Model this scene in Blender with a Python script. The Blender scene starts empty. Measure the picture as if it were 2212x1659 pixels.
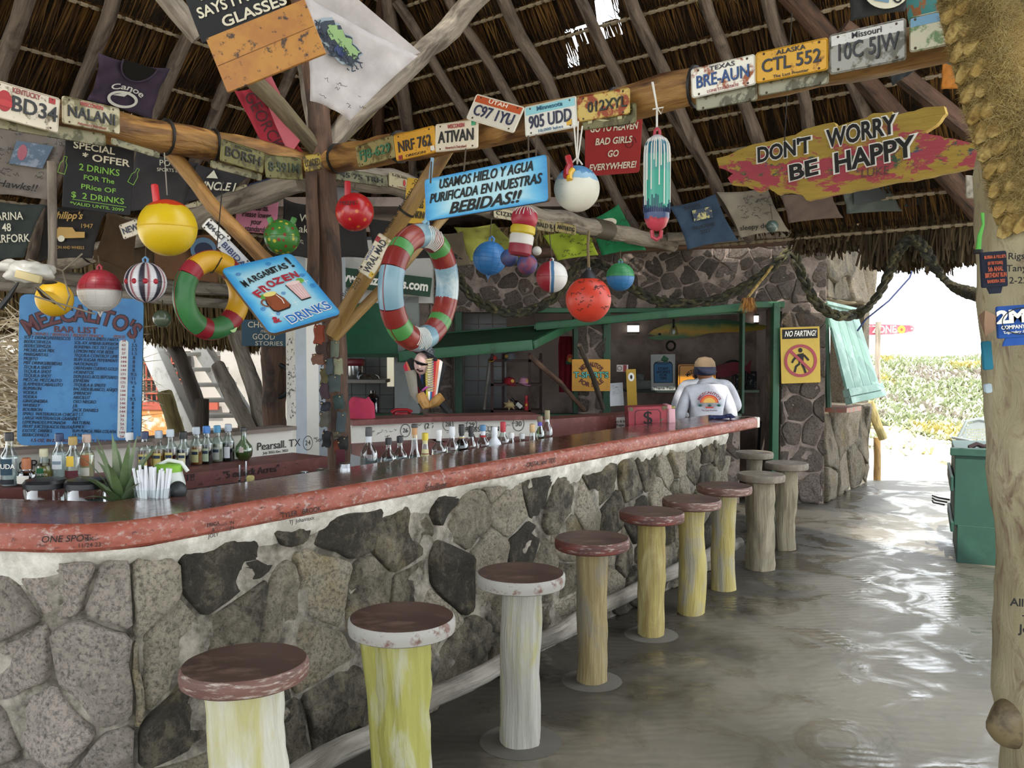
import bpy, bmesh, math, random
from math import sin, cos, pi, atan, atan2, sqrt, radians
from mathutils import Vector, Matrix, noise
random.seed(7)
SC = bpy.context.scene
COL = SC.collection
# ---------------------------------------------------------------- camera
F, CXP, CYP, HZ, CH = 1900.0, 1106.0, 829.5, 755.0, 1.65
PIT = atan((CYP-HZ)/F)
cd = bpy.data.cameras.new('camera'); cam = bpy.data.objects.new('camera', cd); COL.objects.link(cam)
cam.location = (0, 0, CH); cam.rotation_euler = (pi/2-PIT, 0, 0)
cd.sensor_width = 36; cd.lens = 36*F/2212; cd.clip_start = .05; cd.clip_end = 500
SC.camera = cam
# ---------------------------------------------------------------- light
w = bpy.data.worlds.new('world'); SC.world = w; w.use_nodes = True
bg = w.node_tree.nodes['Background']
bg.inputs[0].default_value = (.88, .94, 1, 1); bg.inputs[1].default_value = 3.2
sd = bpy.data.lights.new('sun', 'SUN'); sun = bpy.data.objects.new('sun', sd); COL.objects.link(sun)
sd.energy = 5; sd.angle = .01; sd.color = (1, .95, .86)
sun.rotation_euler = (radians(34), radians(-12), radians(0))
vs = SC.view_settings; vs.view_transform = 'Standard'; vs.look = 'None'; vs.gamma = 1; vs.use_curve_mapping = False
vs.exposure = 0.3
SC.cycles.max_bounces = 8; SC.cycles.transparent_max_bounces = 16; SC.cycles.diffuse_bounces = 4
# ---------------------------------------------------------------- pixel rays
def ray(px, py):
    dx = (px-CXP)/F; du = (CYP-py)/F
    return Vector((dx, cos(PIT)+sin(PIT)*du, -sin(PIT)+cos(PIT)*du))
def W(px, py, Y):
    r = ray(px, py); return Vector((0, 0, CH))+r*(Y/r.y)
def G(px, py, z=0):
    r = ray(px, py); return Vector((0, 0, CH))+r*((z-CH)/r.z)
# roof planes z = c - k*(n.p)
NR = (.643, .766); CR = 11.1; KR = 1.0
NL = (-.83, .5578); CL = 10.5; KL = .9
def Hp(px, py, n, c, k, f=1.0):
    r = ray(px, py); t = (c-CH)/(r.z+k*(n[0]*r.x+n[1]*r.y)); return Vector((0, 0, CH))+r*t*f
def HR(px, py, f=.96): return Hp(px, py, NR, CR, KR, f)
def HL(px, py, f=.96): return Hp(px, py, NL, CL, KL, f)
# ---------------------------------------------------------------- colours, materials
def C(h, a=1):
    h = h.lstrip('#'); o = []
    for i in (0, 2, 4):
        c = int(h[i:i+2], 16)/255; o.append(c/12.92 if c <= .04045 else ((c+.055)/1.055)**2.4)
    return (*o, a)
_M = {}
def newmat(name):
    m = bpy.data.materials.new(name); m.use_nodes = True
    return m, m.node_tree.nodes, m.node_tree.links, m.node_tree.nodes['Principled BSDF']
def tex(nd, ln, coord='Object', scale=(1, 1, 1)):
    tc = nd.new('ShaderNodeTexCoord'); mp = nd.new('ShaderNodeMapping'); mp.inputs['Scale'].default_value = scale
    ln.new(tc.outputs[coord], mp.inputs[0]); return mp.outputs[0]
def nz(nd, ln, vec, scale, detail=5, rough=.6, dist=0):
    n = nd.new('ShaderNodeTexNoise'); n.inputs['Scale'].default_value = scale; n.inputs['Detail'].default_value = detail
    n.inputs['Roughness'].default_value = rough; n.inputs['Distortion'].default_value = dist
    if vec is not None: ln.new(vec, n.inputs['Vector'])
    return n.outputs[0]
def ramp(nd, ln, fac, stops):
    r = nd.new('ShaderNodeValToRGB'); e = r.color_ramp.elements
    while len(e) < len(stops): e.new(.5)
    for i, (p, c) in enumerate(stops):
        e[i].position = p; e[i].color = c if len(c) == 4 else (*c, 1)
    ln.new(fac, r.inputs[0]); return r.outputs[0]
def mixc(nd, ln, fac, a, b, mode='MIX'):
    x = nd.new('ShaderNodeMix'); x.data_type = 'RGBA'; x.blend_type = mode
    for s, v in ((0, fac), (6, a), (7, b)):
        if hasattr(v, 'links') or isinstance(v, bpy.types.NodeSocket): ln.new(v, x.inputs[s])
        else: x.inputs[s].default_value = v
    return x.outputs[2]
def math_(nd, ln, op, a, b=0, c=0):
    x = nd.new('ShaderNodeMath'); x.operation = op
    for s, v in ((0, a), (1, b), (2, c)):
        if isinstance(v, bpy.types.NodeSocket): ln.new(v, x.inputs[s])
        else: x.inputs[s].default_value = v
    return x.outputs[0]
def bump(nd, ln, b, h, strength=.3, dist=.01):
    x = nd.new('ShaderNodeBump'); x.inputs['Strength'].default_value = strength; x.inputs['Distance'].default_value = dist
    ln.new(h, x.inputs['Height']); ln.new(x.outputs[0], b.inputs['Normal'])
BW = [(0, (0, 0, 0)), (1, (1, 1, 1))]
def plain(col, rough=.6, metal=0, **k):
    key = ('p', col, rough, metal)
    if key in _M: return _M[key]
    m, nd, ln, b = newmat('paint'); c = C(col)
    v = nz(nd, ln, tex(nd, ln), 9, 3)
    ln.new(mixc(nd, ln, v, tuple(x*.82 for x in c[:3])+(1,), tuple(min(1, x*1.12) for x in c[:3])+(1,)), b.inputs['Base Color'])
    b.inputs['Roughness'].default_value = rough; b.inputs['Metallic'].default_value = metal
    _M[key] = m; return m
def worn(col, wear, lo=.5, hi=.6, scale=14, rough=.55, metal=0, col2=None, bs=.3, stretch=(1, 1, 1), fine=True):
    """paint with patches worn through to another colour"""
    key = ('w', col, wear, lo, hi, scale, rough, metal, col2, stretch)
    if key in _M: return _M[key]
    m, nd, ln, b = newmat('worn_paint'); v = tex(nd, ln, 'Object', stretch)
    n = nz(nd, ln, v, scale, 8, .65)
    base = C(col)
    if col2:
        n2 = nz(nd, ln, v, scale*.35, 3)
        base = mixc(nd, ln, ramp(nd, ln, n2, [(.42, (0, 0, 0)), (.58, (1, 1, 1))]), C(col), C(col2))
    f = ramp(nd, ln, n, [(lo, (0, 0, 0)), (hi, (1, 1, 1))])
    ln.new(mixc(nd, ln, f, base, C(wear)), b.inputs['Base Color'])
    b.inputs['Roughness'].default_value = rough; b.inputs['Metallic'].default_value = metal
    bump(nd, ln, b, n, bs, .003); _M[key] = m; return m
def logmat(c1, c2, c3, rough=.75, us=45, vs_=3.0, knots=False):
    key = ('l', c1, c2, c3)
    if key in _M: return _M[key]
    m, nd, ln, b = newmat('log_wood')
    v = tex(nd, ln, 'UV', (us, vs_, 1)); v2 = tex(nd, ln, 'UV', (7, 2.2, 1))
    oi = nd.new('ShaderNodeObjectInfo')
    n = nz(nd, ln, v, 1, 6, .65, .4); n2 = nz(nd, ln, v2, 1.0, 5, .6, .8)
    a = mixc(nd, ln, ramp(nd, ln, n, [(.3, (0, 0, 0)), (.7, (1, 1, 1))]), C(c1), C(c2))
    a = mixc(nd, ln, ramp(nd, ln, n2, [(.48, (0, 0, 0)), (.66, (1, 1, 1))]), a, C(c3))
    ln.new(a, b.inputs['Base Color'])
    b.inputs['Roughness'].default_value = rough
    bump(nd, ln, b, math_(nd, ln, 'ADD', n, n2), .85, .018); _M[key] = m; return m
def cloth_mat(col, blot=None):
    key = ('c', col)
    if key in _M: return _M[key]
    m, nd, ln, b = newmat('cloth'); v = tex(nd, ln); n = nz(nd, ln, v, 5, 5)
    c = C(col)
    ln.new(mixc(nd, ln, ramp(nd, ln, n, [(.3, (0, 0, 0)), (.7, (1, 1, 1))]), tuple(x*.7 for x in c[:3])+(1,), tuple(min(1, x*1.15) for x in c[:3])+(1,)), b.inputs['Base Color'])
    b.inputs['Roughness'].default_value = .95
    bump(nd, ln, b, nz(nd, ln, v, 14, 4), .35, .01); _M[key] = m; return m
def glassmat(tint='#eef6f4', amt=.12):
    key = ('g', tint, amt)
    if key in _M: return _M[key]
    m, nd, ln, b = newmat('glass')
    gl = nd.new('ShaderNodeBsdfGlossy'); gl.inputs[0].default_value = (.9, .93, .93, 1); gl.inputs['Roughness'].default_value = .06
    tr = nd.new('ShaderNodeBsdfTransparent'); tr.inputs[0].default_value = C(tint)
    lw = nd.new('ShaderNodeLayerWeight'); lw.inputs[0].default_value = .35
    f = math_(nd, ln, 'ADD', math_(nd, ln, 'MULTIPLY', lw.outputs[1], .8), amt*.4); mx = nd.new('ShaderNodeMixShader')
    ln.new(math_(nd, ln, 'MINIMUM', f, .92), mx.inputs[0]); ln.new(tr.outputs[0], mx.inputs[1]); ln.new(gl.outputs[0], mx.inputs[2])
    ln.new(mx.outputs[0], nd['Material Output'].inputs[0]); _M[key] = m; return m
def emis(col, s):
    m, nd, ln, b = newmat('daylight_glow'); b.inputs['Emission Color'].default_value = C(col); b.inputs['Emission Strength'].default_value = s
    return m
# ---------------------------------------------------------------- mesh builder
class MB:
    def __init__(s): s.v = []; s.f = []; s.uv = []; s.mi = []
    def add(s, vs, fs, uvs=None, mi=0):
        o = len(s.v); s.v += [tuple(p) for p in vs]
        for i, f in enumerate(fs):
            s.f.append(tuple(o+j for j in f)); s.mi.append(mi)
            s.uv.append(uvs[i] if uvs else None)
    def box(s, c, d, rot=None, mi=0, bev=0):
        x, y, z = d[0]/2, d[1]/2, d[2]/2; c = Vector(c)
        if bev:
            bm = bmesh.new(); bmesh.ops.create_cube(bm, size=1)
            for v in bm.verts: v.co = Vector((v.co.x*d[0], v.co.y*d[1], v.co.z*d[2]))
            bmesh.ops.bevel(bm, geom=bm.edges[:], offset=bev, segments=2, affect='EDGES', profile=.5)
            bm.verts.index_update()
            vs = [v.co.copy() for v in bm.verts]; fs = [[v.index for v in f.verts] for f in bm.faces]; bm.free()
        else:
            vs = [Vector((a*x, b*y, e*z)) for a in (-1, 1) for b in (-1, 1) for e in (-1, 1)]
            fs = [(0, 1, 3, 2), (4, 6, 7, 5), (0, 4, 5, 1), (2, 3, 7, 6), (0, 2, 6, 4), (1, 5, 7, 3)]
        if rot is not None: vs = [rot@v for v in vs]
        s.add([v+c for v in vs], fs, mi=mi); return s
    def tube(s, pts, rad, seg=12, wob=0, seed=0, mi=0, caps=True, sq=1):
        pts = [Vector(p) for p in pts]; n = len(pts)
        if not hasattr(rad, '__len__'): rad = [rad]*n
        up = None; vs = []; L = 0; vl = []
        for i, p in enumerate(pts):
            t = (pts[min(i+1, n-1)]-pts[max(i-1, 0)]).normalized()
            if up is None:
                up = t.orthogonal().normalized()
            else: up = (up-t*up.dot(t)).normalized()
            sd_ = t.cross(up)
            if i: L += (p-pts[i-1]).length
            vl.append(L)
            for j in range(seg):
                a = 2*pi*j/seg; r = rad[i]
                if wob: r *= 1+wob*noise.noise(Vector((cos(a)*1.3+seed*7.1, sin(a)*1.3, L*4+seed*3.3)))+wob*.5*noise.noise(Vector((cos(a)*3+seed, sin(a)*3, L*14)))
                vs.append(p+(up*cos(a)+sd_*sin(a)*sq)*r)
        fs = []; uv = []; r0 = max(rad)
        for i in range(n-1):
            for j in range(seg):
                k = (j+1) % seg; fs.append((i*seg+j, i*seg+k, (i+1)*seg+k, (i+1)*seg+j))
                u0, u1 = j/seg*2*pi*r0+seed, (j+1)/seg*2*pi*r0+seed
                uv.append(((u0, vl[i]), (u1, vl[i]), (u1, vl[i+1]), (u0, vl[i+1])))
        if caps:
            for ring, base in ((list(range(seg))[::-1], 0), (list(range(seg)), (n-1)*seg)):
                fs.append(tuple(base+j for j in ring)); uv.append(tuple((.1*cos(j), .1*sin(j)) for j in range(seg)))
        s.add(vs, fs, uv, mi); return s
    def lathe(s, prof, seg=24, M=None, mi=0, mis=None):
        vs = []; fs = []; M = M or Matrix()
        for r, z in prof:
            for j in range(seg):
                a = 2*pi*j/seg; vs.append(M@Vector((r*cos(a), r*sin(a), z)))
        o = len(s.v); s.v += [tuple(p) for p in vs]
        for i in range(len(prof)-1):
            for j in range(seg):
                k = (j+1) % seg; s.f.append((o+i*seg+j, o+i*seg+k, o+(i+1)*seg+k, o+(i+1)*seg+j)); s.uv.append(None); s.mi.append(mis[i] if mis else mi)
        return s
    def sphere(s, c, r, seg=24, rings=14, sc=(1, 1, 1), mi=0):
        vs = []; fs = []; c = Vector(c)
        for i in range(rings+1):
            t = pi*i/rings
            for j in range(seg):
                a = 2*pi*j/seg; vs.append(c+Vector((sin(t)*cos(a)*r*sc[0], sin(t)*sin(a)*r*sc[1], cos(t)*r*sc[2])))
        for i in range(rings):
            for j in range(seg):
                k = (j+1) % seg; fs.append((i*seg+j, (i+1)*seg+j, (i+1)*seg+k, i*seg+k))
        s.add(vs, fs, mi=mi); return s
    def prism(s, poly, z0, z1, mi=0, mside=None):
        n = len(poly); vs = [(x, y, z0) for x, y in poly]+[(x, y, z1) for x, y in poly]
        s.add(vs, [tuple(range(n))[::-1], tuple(range(n, 2*n))], mi=mi)
        s.add(vs, [(i, (i+1) % n, n+(i+1) % n, n+i) for i in range(n)], mi=mi if mside is None else mside); return s
    def build(s, name, mat, parent=None, smooth=True, M=None, auto=True):
        me = bpy.data.meshes.new(name); me.from_pydata(s.v, [], s.f)
        if any(u is not None for u in s.uv):
            ul = me.uv_layers.new(name='UVMap'); k = 0; dat = []
            for f, u in zip(s.f, s.uv):
                dat += [c for q in (u or [(0, 0)]*len(f)) for c in q[:2]]
            ul.data.foreach_set('uv', dat)
        mats = mat if isinstance(mat, (list, tuple)) else [mat]
        for m in mats: me.materials.append(m)
        if len(mats) > 1: me.polygons.foreach_set('material_index', s.mi)
        if smooth:
            me.polygons.foreach_set('use_smooth', [True]*len(me.polygons))
            if auto: me.set_sharp_from_angle(angle=radians(38))
        me.update()
        o = bpy.data.objects.new(name, me); COL.objects.link(o)
        if parent: o.parent = parent
        if M is not None: o.matrix_local = M
        return o
def tag(o, label=None, cat=None, group=None, kind=None):
    if label: o['label'] = label
    if cat: o['category'] = cat
    if group: o['group'] = group
    if kind: o['kind'] = kind
    return o
def thing(name, label, cat, loc=(0, 0, 0), rz=0, group=None, kind=None, M=None):
    o = bpy.data.objects.new(name, None); COL.objects.link(o); o.empty_display_size = .05
    if M is not None: o.matrix_world = M
    else: o.location = loc; o.rotation_euler = (0, 0, rz)
    return tag(o, label, cat, group, kind)
def copytree(o, parent=None):
    c = o.copy(); COL.objects.link(c)
    if parent: c.parent = parent
    for ch in list(o.children): copytree(ch, c)
    return c
def frame(o, u, v):
    """local x along u, y along v (made square), z towards the viewer"""
    u = u.normalized(); v = (v-u*v.dot(u)).normalized(); w_ = u.cross(v)
    return Matrix(((u.x, v.x, w_.x, o.x), (u.y, v.y, w_.y, o.y), (u.z, v.z, w_.z, o.z), (0, 0, 0, 1)))
# ---------------------------------------------------------------- lettering
CHARS = sorted(set("ABCDEFGHIJKLMNOPQRSTUVWXYZabcdefghijklmnopqrstuvwxyz0123456789!?.,'&$-/()*=:;\"+#%Ññ·_"))
ADV = {}
def _measure():
    ob = []
    for c in ['HH']+['H'+c+'H' for c in CHARS]:
        cu = bpy.data.curves.new('m', 'FONT'); cu.body = c; o = bpy.data.objects.new('m', cu); COL.objects.link(o); ob.append(o)
    bpy.context.view_layer.update()
    base = ob[0].dimensions.x
    for c, o in zip(CHARS, ob[1:]): ADV[c] = o.dimensions.x-base
    for o in ob:
        cu = o.data; bpy.data.objects.remove(o); bpy.data.curves.remove(cu)
    ADV[' '] = .33
_measure()
def twidth(t): return sum(ADV.get(c, .6) for c in t)
def text(body, parent, x, y, h, mat, wd=None, bold=0, shear=0, align='CENTER', z=.004, rot=0, line=1.0, name='lettering', ext=.0008, M=None):
    cu = bpy.data.curves.new(name, 'FONT'); cu.body = body; cu.size = 1; cu.align_x = align; cu.align_y = 'CENTER'
    cu.offset = bold; cu.shear = shear; cu.space_line = line; cu.resolution_u = 3
    s = h/.72; cu.extrude = ext/s; cu.materials.append(mat)
    o = bpy.data.objects.new(name, cu); COL.objects.link(o); o.parent = parent
    L = max(twidth(t) for t in body.split('\n'))
    sx = (wd/L) if wd else s
    o.location = (x, y, z); o.rotation_euler = (0, 0, rot); o.scale = (sx, s, s)
    if M is not None: o.matrix_local = M@Matrix.Diagonal((sx, s, s, 1))
    return o
def arctext(body, parent, cx, cy, r, a0, a1, h, mat, bold=0, z=.004, wx=1, name='lettering'):
    L = twidth(body); t = 0
    for c in body:
        ad = ADV.get(c, .6); a = a0+(a1-a0)*(t+ad/2)/L; t += ad
        if c == ' ': continue
        up = 1 if a1 < a0 else -1
        text(c, parent, cx+r*cos(a), cy+r*sin(a), h, mat, bold=bold, z=z, rot=a-pi/2 if up > 0 else a+pi/2, wd=abs(a1-a0)*r*ad/L*wx, name=name)
def scrib(parent, x0, y0, x1, y1, n, mat, size=.03, seed=1, z=.003, name='scribble', lw=.0022, fn=None):
    """hand writing too small to read: rows of short pen strokes"""
    rnd = random.Random(seed); mb = MB()
    for _ in range(n):
        x = rnd.uniform(x0, x1); y = rnd.uniform(y0, y1); L = rnd.uniform(3, 8); a = rnd.uniform(-.35, .35); s = size*rnd.uniform(.5, 1.1)
        p = [(x+s*.35*i+s*.2*rnd.uniform(-1, 1), y+s*rnd.uniform(-.5, .5)) for i in range(int(L))]
        q = [(x+(u-x)*cos(a)-(v-y)*sin(a), y+(u-x)*sin(a)+(v-y)*cos(a)) for u, v in p]
        for (ax, ay), (bx, by) in zip(q, q[1:]):
            d = Vector((bx-ax, by-ay)); 
            if d.length < 1e-5: continue
            nrm = Vector((-d.y, d.x)).normalized()*lw/2
            pts = [(ax+nrm.x, ay+nrm.y), (ax-nrm.x, ay-nrm.y), (bx-nrm.x, by-nrm.y), (bx+nrm.x, by+nrm.y)]
            if fn: pp = [fn(*k) for k in pts]
            else: pp = [(k[0], k[1], z) for k in pts]
            mb.add(pp, [(0, 1, 2, 3)])
    return mb.build(name, mat, parent, smooth=False)
def rrect(w_, h_, r, n=4):
    p = []
    for cx, cy, a in ((w_/2-r, h_/2-r, 0), (-w_/2+r, h_/2-r, pi/2), (-w_/2+r, -h_/2+r, pi), (w_/2-r, -h_/2+r, 1.5*pi)):
        for i in range(n+1): t = a+pi/2*i/n; p.append((cx+r*cos(t), cy+r*sin(t)))
    return p
def ellipse(cx, cy, rx, ry, n=28, a0=0, a1=2*pi): return [(cx+rx*cos(a0+(a1-a0)*i/n), cy+ry*sin(a0+(a1-a0)*i/n)) for i in range(n if abs(a1-a0-2*pi) < 1e-6 else n+1)]
def flat(parent, poly, mat, z=.003, t=.001, name='painted_shape'):
    mb = MB(); mb.prism(poly, z-t, z); return mb.build(name, mat, parent, smooth=False)
def ribbon(parent, pts, wd, mat, z=.004, name='painted_line', closed=False):
    mb = MB(); P = [Vector(p) for p in pts]; n = len(P); vs = []
    for i, p in enumerate(P):
        a = P[i-1] if (i or closed) else p; b = P[(i+1) % n] if (i < n-1 or closed) else p
        d1 = (p-a).normalized() if (p-a).length > 1e-7 else (b-p).normalized(); d2 = (b-p).normalized() if (b-p).length > 1e-7 else d1
        n1 = Vector((-d1.y, d1.x)); n2 = Vector((-d2.y, d2.x)); m = n1+n2
        m = m.normalized() if m.length > .2 else n1
        k = min(1.8, 1/max(.4, m.dot(n1))); o = m*wd/2*k; vs += [(p.x+o.x, p.y+o.y, z), (p.x-o.x, p.y-o.y, z)]
    mb.add(vs, [(2*i, 2*i+1, (2*i+3) % (2*n), (2*i+2) % (2*n)) for i in range(n if closed else n-1)])
    return mb.build(name, mat, parent, smooth=False)
INK = plain('#14120f', .7); WHT = plain('#f3f0e6', .7)
def quadframe(TL, TR, BL, d):
    if not hasattr(d, '__len__'): d = (d, d, d)
    a, b, c = W(*TL, d[0]), W(*TR, d[1]), W(*BL, d[2])
    u = b-a; v = a-c
    M = frame((b+c)/2, u, v); return M, u.length, (v-u.normalized()*v.dot(u.normalized())).length
def sign(name, label, cat, TL, TR, BL, d, mat, th=.012, rad=.02, group=None, part='board', edge=None):
    M, w_, h_ = quadframe(TL, TR, BL, d)
    t = thing(name, label, cat, M=M, group=group)
    mb = MB(); rad = min(rad, w_*.3, h_*.3); mb.prism(rrect(w_, h_, rad), -th, -.002, 0, 1 if edge else 0)
    p = rrect(w_-.004, h_-.004, rad); n = len(p); q = rrect(w_, h_, rad)
    mb.add([(*a, -.002) for a in q]+[(*a, 0) for a in p], [(i, (i+1) % n, n+(i+1) % n, n+i) for i in range(n)]+[tuple(range(n, 2*n))], mi=0)
    mb.build(part, [mat, edge] if edge else mat, t, smooth=False)
    return t, w_, h_

def convert_text():
    bpy.context.view_layer.update(); dg = bpy.context.evaluated_depsgraph_get()
    for o in [o for o in bpy.data.objects if o.type == 'FONT']:
        me = bpy.data.meshes.new_from_object(o.evaluated_get(dg)); n = bpy.data.objects.new('tmp', me); COL.objects.link(n)
        n.parent = o.parent; n.matrix_local = o.matrix_local.copy(); nm = o.name.split('.')[0]
        lb = o.get('label'); cu = o.data; bpy.data.objects.remove(o); bpy.data.curves.remove(cu); n.name = nm
        if lb: n['label'] = lb
# ================================================================ STRUCTURE
def concrete():
    m, nd, ln, b = newmat('trowelled_concrete'); v = tex(nd, ln)
    big = nz(nd, ln, v, .8, 5, .6, .5); fine = nz(nd, ln, v, 60, 4, .7); mid = nz(nd, ln, v, 4.5, 6, .65, .7)
    a = mixc(nd, ln, ramp(nd, ln, big, [(.35, (0, 0, 0)), (.65, (1, 1, 1))]), C('#676153'), C('#837b6c'))
    a = mixc(nd, ln, ramp(nd, ln, mid, [(.5, (0, 0, 0)), (.75, (.6, .6, .6))]), a, C('#5c5950'))
    # dark foot-worn stain along the stools: distance from the stool line
    sp = nd.new('ShaderNodeSeparateXYZ'); ln.new(v, sp.inputs[0])
    d = math_(nd, ln, 'ADD', math_(nd, ln, 'MULTIPLY', sp.outputs[0], .825), math_(nd, ln, 'MULTIPLY', sp.outputs[1], -.565))
    d = math_(nd, ln, 'ADD', d, math_(nd, ln, 'MULTIPLY', math_(nd, ln, 'SUBTRACT', big, .5), 1.6))
    d = math_(nd, ln, 'ADD', d, math_(nd, ln, 'MULTIPLY', math_(nd, ln, 'SUBTRACT', mid, .5), .7))
    st = ramp(nd, ln, math_(nd, ln, 'ADD', d, 2.6), [(.55, (1, 1, 1)), (.95, (0, 0, 0))])
    a = mixc(nd, ln, math_(nd, ln, 'MULTIPLY', st, .82), a, C('#2b2822'))
    a = mixc(nd, ln, ramp(nd, ln, fine, [(.66, (0, 0, 0)), (.74, (.4, .4, .4))]), a, C('#a39f92'))
    ln.new(a, b.inputs['Base Color'])
    wv = nd.new('ShaderNodeTexWave'); wv.wave_type = 'RINGS'; wv.inputs['Scale'].default_value = 5; wv.inputs['Distortion'].default_value = 9
    wv.inputs['Detail'].default_value = 3; wv.inputs['Detail Scale'].default_value = .7; ln.new(v, wv.inputs[0])
    dm = nz(nd, ln, v, 2.2, 4, .55, 1.2)
    ro = ramp(nd, ln, dm, [(.48, (.55, .55, .55)), (.6, (.12, .12, .12))]); ln.new(ro, b.inputs['Roughness'])
    h = math_(nd, ln, 'ADD', math_(nd, ln, 'MULTIPLY', wv.outputs[1], .35), math_(nd, ln, 'MULTIPLY', dm, 3))
    bump(nd, ln, b, math_(nd, ln, 'ADD', h, math_(nd, ln, 'MULTIPLY', fine, .2)), .35, .012)
    return m
def stone_mat(c1, c2, dark, yel=None, rnd=.5, sc=1.0, dk=(.5, .62)):
    m, nd, ln, b = newmat('rough_stone'); v = tex(nd, ln); oi = nd.new('ShaderNodeObjectInfo')
    va = nd.new('ShaderNodeVectorMath'); va.operation = 'ADD'; ln.new(v, va.inputs[0])
    cb = nd.new('ShaderNodeCombineXYZ')
    for i in range(3): ln.new(math_(nd, ln, 'MULTIPLY', oi.outputs['Random'], 37.0+i*11), cb.inputs[i])
    ln.new(cb.outputs[0], va.inputs[1]); v2 = va.outputs[0]
    n1 = nz(nd, ln, v2, 6*sc, 8, .68, .3); n2 = nz(nd, ln, v2, 60*sc, 8, .8); n5 = nz(nd, ln, v2, 14*sc, 8, .75, 1.2); n3 = nz(nd, ln, v2, 2.6*sc, 4, .6)
    a = mixc(nd, ln, oi.outputs['Random'], C(c1), C(c2))
    if yel: a = mixc(nd, ln, ramp(nd, ln, n3, [(.55, (0, 0, 0)), (.7, (.7, .7, .7))]), a, C(yel))
    mp = nd.new('ShaderNodeMapping'); mp.inputs['Scale'].default_value = (1, 1, .35); ln.new(v, mp.inputs[0])
    n4 = nz(nd, ln, mp.outputs[0], 5*sc, 6, .7, .4)
    f = math_(nd, ln, 'ADD', math_(nd, ln, 'MULTIPLY', n1, .35), math_(nd, ln, 'ADD', math_(nd, ln, 'MULTIPLY', n4, .35), math_(nd, ln, 'MULTIPLY', n5, .3)))
    f = math_(nd, ln, 'ADD', f, math_(nd, ln, 'MULTIPLY', math_(nd, ln, 'SUBTRACT', oi.outputs['Random'], .5), rnd*.25))
    f = math_(nd, ln, 'ADD', f, math_(nd, ln, 'MULTIPLY', math_(nd, ln, 'SUBTRACT', n2, .5), .5))
    a = mixc(nd, ln, ramp(nd, ln, f, [(dk[0], (0, 0, 0)), (dk[1], (.92, .92, .92))]), a, C(dark))
    a = mixc(nd, ln, ramp(nd, ln, n2, [(.38, (.28, .28, .28)), (.55, (1, 1, 1))]), (0, 0, 0, 1), a)
    ln.new(a, b.inputs['Base Color']); b.inputs['Roughness'].default_value = .85
    bump(nd, ln, b, math_(nd, ln, 'ADD', math_(nd, ln, 'MULTIPLY', n5, 1.2), math_(nd, ln, 'MULTIPLY', n2, .5)), 1.0, .06)
    return m
def mortar_mat(c, c2):
    m, nd, ln, b = newmat('mortar'); v = tex(nd, ln); n = nz(nd, ln, v, 7, 7, .7)
    ln.new(mixc(nd, ln, ramp(nd, ln, n, [(.4, (0, 0, 0)), (.62, (1, 1, 1))]), C(c), C(c2)), b.inputs['Base Color'])
    b.inputs['Roughness'].default_value = .9; bump(nd, ln, b, nz(nd, ln, v, 40, 5, .7), .6, .012); return m
def voronoi(Wd, Hh, cell, rnd, aspect=1.0):
    nx = max(1, round(Wd/cell)); nyy = max(1, round(Hh/(cell*aspect))); P = []
    for j in range(-1, nyy+1):
        for i in range(-1, nx+1):
            if rnd.random() < .85: P.append(((i+.5+(.5 if j % 2 else 0)+rnd.uniform(-.42, .42))*Wd/nx, (j+.5+rnd.uniform(-.42, .42))*Hh/nyy))
    out = []
    for k, (x, y) in enumerate(P):
        poly = [(x-cell, y-cell), (x+cell, y-cell), (x+cell, y+cell), (x-cell, y+cell)]
        near = sorted(((u-x)**2+(v-y)**2, u, v) for u, v in P if (u, v) != (x, y))[:14]
        cuts = [((x+u)/2, (y+v)/2, u-x, v-y) for _, u, v in near]+[(0, 0, -1, 0), (Wd, 0, 1, 0), (0, 0, 0, -1), (0, Hh, 0, 1)]
        for mx, my, nx_, ny_ in cuts:
            q = []
            for (ax, ay), (bx, by) in zip(poly, poly[1:]+poly[:1]):
                da = (ax-mx)*nx_+(ay-my)*ny_; db = (bx-mx)*nx_+(by-my)*ny_
                if da <= 0: q.append((ax, ay))
                if da*db < 0: t = da/(da-db); q.append((ax+(bx-ax)*t, ay+(by-ay)*t))
            poly = q
            if not poly: break
        if len(poly) < 3: continue
        A = sum(a[0]*b[1]-b[0]*a[1] for a, b in zip(poly, poly[1:]+poly[:1]))/2
        if abs(A) < cell*cell*.08: continue
        cx = sum(p[0] for p in poly)/len(poly); cy = sum(p[1] for p in poly)/len(poly)
        out.append((cx, cy, poly))
    return out
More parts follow.
